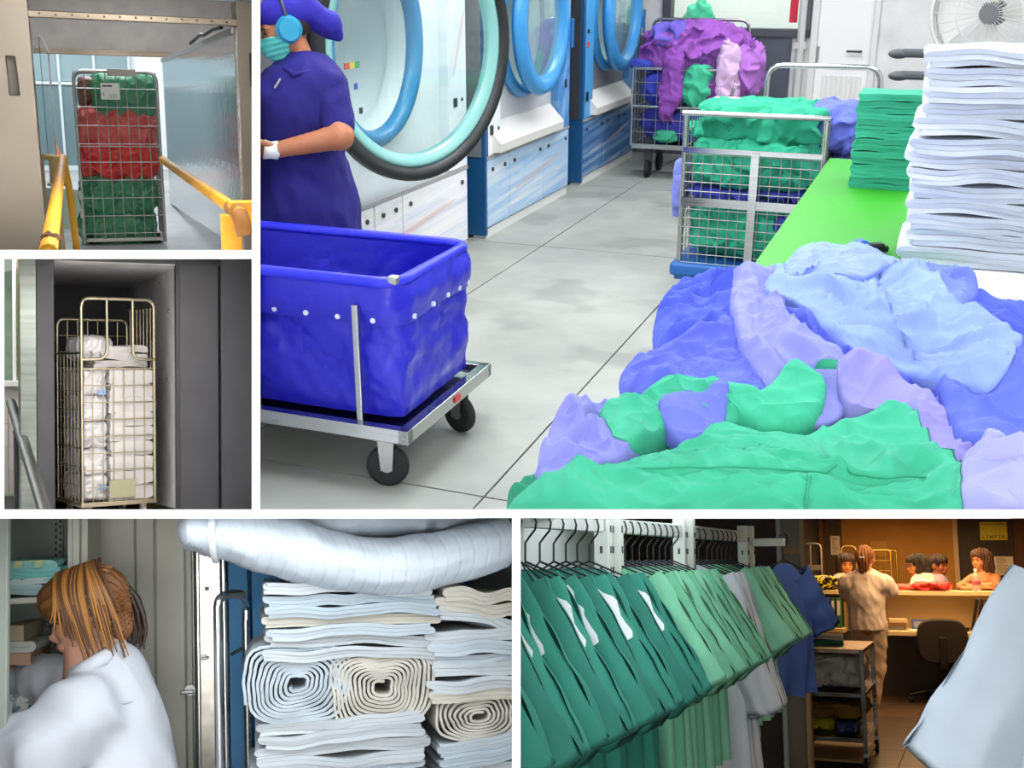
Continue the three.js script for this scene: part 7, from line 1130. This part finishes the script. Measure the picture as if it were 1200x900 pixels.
    solo('plastic_bag', 'yellow plastic pack on the lowest tier of the steel trolley', 'bag', lump(w * 0.24, 0.05, 0.32, 727, 0.014, 12, 3), crumpled(0xc9bf1e), [cx - w * 0.24, y3 + 0.004, cz]);
    solo('plastic_bag', 'dark blue plastic pack on the lowest tier of the steel trolley', 'bag', lump(w * 0.2, 0.045, 0.32, 729, 0.014, 12, 3), crumpled(0x2e3a72), [cx + w * 0.2, y3 + 0.004, cz]);
    for (let i = 0; i < 2; i++) solo('folded_linen', `${i ? 'white folded sheet' : 'teal folded cloth'} lying on top of the steel trolley`, 'folded linen', foldedLinen(0.27, 0.3, 0.03, 2, 731 + i, 0.004, 4), cloth(i ? 0xe2ddd2 : 0x3f8a76), [X(965, cz, 745), yT + 0.001 + i * 0.032, cz + 0.05], 0.1); }

  // people round the counter
  function figure(label, o) {
    const P = (px, py, dz = 0) => room.z(px, py, o.z + dz), base = [P(...o.head).x, 0, o.z], t = thing('person', label, 'person', base), put = (n, g, m) => part(t, n, all(one(g)).translate(-base[0], -base[1], -base[2]), m);
    const hm = headPose(P(...o.head), o.yaw, o.pitch ?? 0, o.roll ?? 0, 1), J = l => l.map(([a, b, r1, r2]) => [P(...a), P(...b), r1, r2]), sk = skin(o.skin ?? 0xb87a55);
    const hands = (o.hands ?? []).map(([a, d, s, c]) => handMesh(P(...a), d, s, c));
    put('body', mergeGeometries([limbMesh([[P(o.head[0], o.head[1] + 3), P(...o.neck), 0.055, 0.06], ...J(o.body)], 0.016, 0.03), at4(headMesh(0.0075), hm), ...hands].map(flat)), sk);
    for (const [n, list, c, wr, hem] of o.clothes) put(n, limbMesh(J(list), 0.014, 0.05, wr ?? 0.008, 12, list.length, hem ? (h => (x, y, z) => h - y)(P(1017, hem).y) : undefined), mat(c, 0.85, { map: T.mottle }));
    put('hair', at4(hairMesh(o.hair, 0.009), hm), mat(o.hairC, 0.6)); faceParts(t, hm, base, { glasses: o.glasses, brow: o.hairC }); return { t, put, P, hm, base };
  }
  // worker in white with her back to us
  const wkr = figure('worker in white tunic and trousers standing with her back to us', { z: -11.35, head: [1014, 655], neck: [1014, 672], yaw: 3.0, pitch: 0.1, hair: 'bun', hairC: 0x7a4a22, skin: 0xb9855c,
    body: [[[1014, 672], [1014, 684], 0.07, 0.11], [[1014, 684], [1017, 735], 0.12, 0.13], [[994, 682], [990, 700, -0.1], 0.045, 0.04], [[990, 700, -0.1], [1004, 697, -0.38], 0.038, 0.028], [[1036, 683], [1046, 694, -0.08], 0.045, 0.04], [[1046, 694, -0.08], [1046, 689, -0.4], 0.038, 0.028], [[1010, 740], [1014, 785], 0.09, 0.06], [[1014, 785], [1019, 824], 0.055, 0.04], [[1024, 740], [1025, 785], 0.09, 0.06], [[1025, 785], [1021, 820, 0.05], 0.055, 0.04]],
    hands: [[[1004, 697, -0.38], [0.4, 0.1, -1], [0, 1, 0], 0.5], [[1046, 689, -0.4], [-0.2, 0.1, -1], [0, 1, 0], 0.5]],
    clothes: [['tunic', [[[1014, 680], [1015, 700], 0.13, 0.165], [[1015, 700], [1017, 745], 0.16, 0.18], [[1003, 682], [994, 684], 0.09, 0.085], [[1026, 682], [1036, 685], 0.09, 0.085], [[994, 684], [991, 694, -0.05], 0.085, 0.07], [[1036, 685], [1044, 692, -0.05], 0.085, 0.07]], 0xe6d6cc, 0.012, 738], ['trousers', [[[1011, 735], [1014, 785], 0.12, 0.085], [[1014, 785], [1018, 824], 0.085, 0.07], [[1026, 735], [1026, 785], 0.12, 0.085], [[1026, 785], [1022, 822, 0.04], 0.085, 0.07]], 0xcdb6a2, 0.012], ['shoe', [[[1017, 828], [1015, 829, -0.12], 0.045, 0.04], [[1022, 827, 0.05], [1020, 828, -0.1], 0.045, 0.04]], 0xd9d2c8, 0]] });
  wkr.put('hair_clip', at4(box(0.05, 0.018, 0.015, 0, 0.0, -0.142, 0.004), wkr.hm), mat(0xc9c9d4, 0.4));
  const zb = -12.75;
  figure('dark haired woman resting her chin on her hand behind the counter at the left', { z: zb, head: [991, 662], neck: [990, 678], yaw: 0.35, pitch: 0.1, hair: 'long', hairC: 0x2a1712, skin: 0xb9784e,
    body: [[[990, 678], [988, 690], 0.07, 0.11], [[988, 690], [988, 740], 0.12, 0.13], [[976, 688], [978, 691, 0.2], 0.042, 0.038], [[978, 691, 0.2], [994, 676, 0.14], 0.036, 0.028]], hands: [[[992, 677, 0.14], [0.7, 0.3, 0.1], [0, 0.6, -0.6], 0.6]],
    clothes: [['shirt', [[[989, 684], [988, 740], 0.13, 0.16], [[984, 686], [977, 688], 0.09, 0.07]], 0xe2d8cc]] });
  figure('dark haired man in a white shirt facing left behind the counter', { z: zb, head: [1075, 663], neck: [1081, 677], yaw: -1.15, pitch: 0.1, hair: 'bob', hairC: 0x15100e, skin: 0xb9764a, glasses: true,
    body: [[[1081, 677], [1083, 690], 0.07, 0.11], [[1083, 690], [1084, 740], 0.12, 0.13], [[1076, 688, 0.1], [1066, 692, 0.25], 0.042, 0.034]], hands: [[[1066, 692, 0.25], [-1, 0, 0.2], [0, 1, 0], 0.4]],
    clothes: [['shirt', [[[1082, 683], [1084, 740], 0.13, 0.17], [[1076, 686, 0.08], [1071, 690, 0.18], 0.08, 0.06]], 0xe9dccb]] });
  figure('woman with tied dark hair facing right, half hidden behind the man in white', { z: zb - 0.5, head: [1099, 663], neck: [1098, 679], yaw: 1.1, pitch: 0.05, hair: 'short', hairC: 0x2a1813, skin: 0x9a5c3c,
    body: [[[1098, 679], [1098, 690], 0.07, 0.11], [[1098, 690], [1098, 740], 0.12, 0.13]], clothes: [['blouse', [[[1098, 684], [1098, 740], 0.125, 0.16]], 0xb9a6c4]] });
  figure('woman in a sleeveless top leaning on crossed arms at the right of the counter', { z: zb + 0.02, head: [1150, 657], neck: [1154, 674], yaw: -0.75, pitch: 0.05, hair: 'bob', hairC: 0x4a3020, skin: 0xc58558,
    body: [[[1154, 674], [1155, 684], 0.065, 0.1], [[1155, 684], [1160, 740], 0.12, 0.13], [[1140, 677, 0.05], [1126, 687, 0.18], 0.046, 0.04], [[1126, 687, 0.18], [1150, 688, 0.3], 0.038, 0.028], [[1168, 677, 0.02], [1170, 688, 0.16], 0.046, 0.042], [[1170, 688, 0.16], [1140, 689, 0.3], 0.038, 0.028]], hands: [[[1140, 689, 0.3], [-1, 0, 0.05], [0, 0.3, -1], 0.3], [[1150, 688, 0.3], [1, 0, 0.05], [0, 0.3, -1], 0.3]],
    clothes: [['top', [[[1156, 690], [1160, 740], 0.135, 0.165], [[1147, 678], [1150, 690], 0.03, 0.05], [[1163, 678], [1162, 690], 0.03, 0.05]], 0xc9b98e]] });
}

renderer.render(scene, camera);
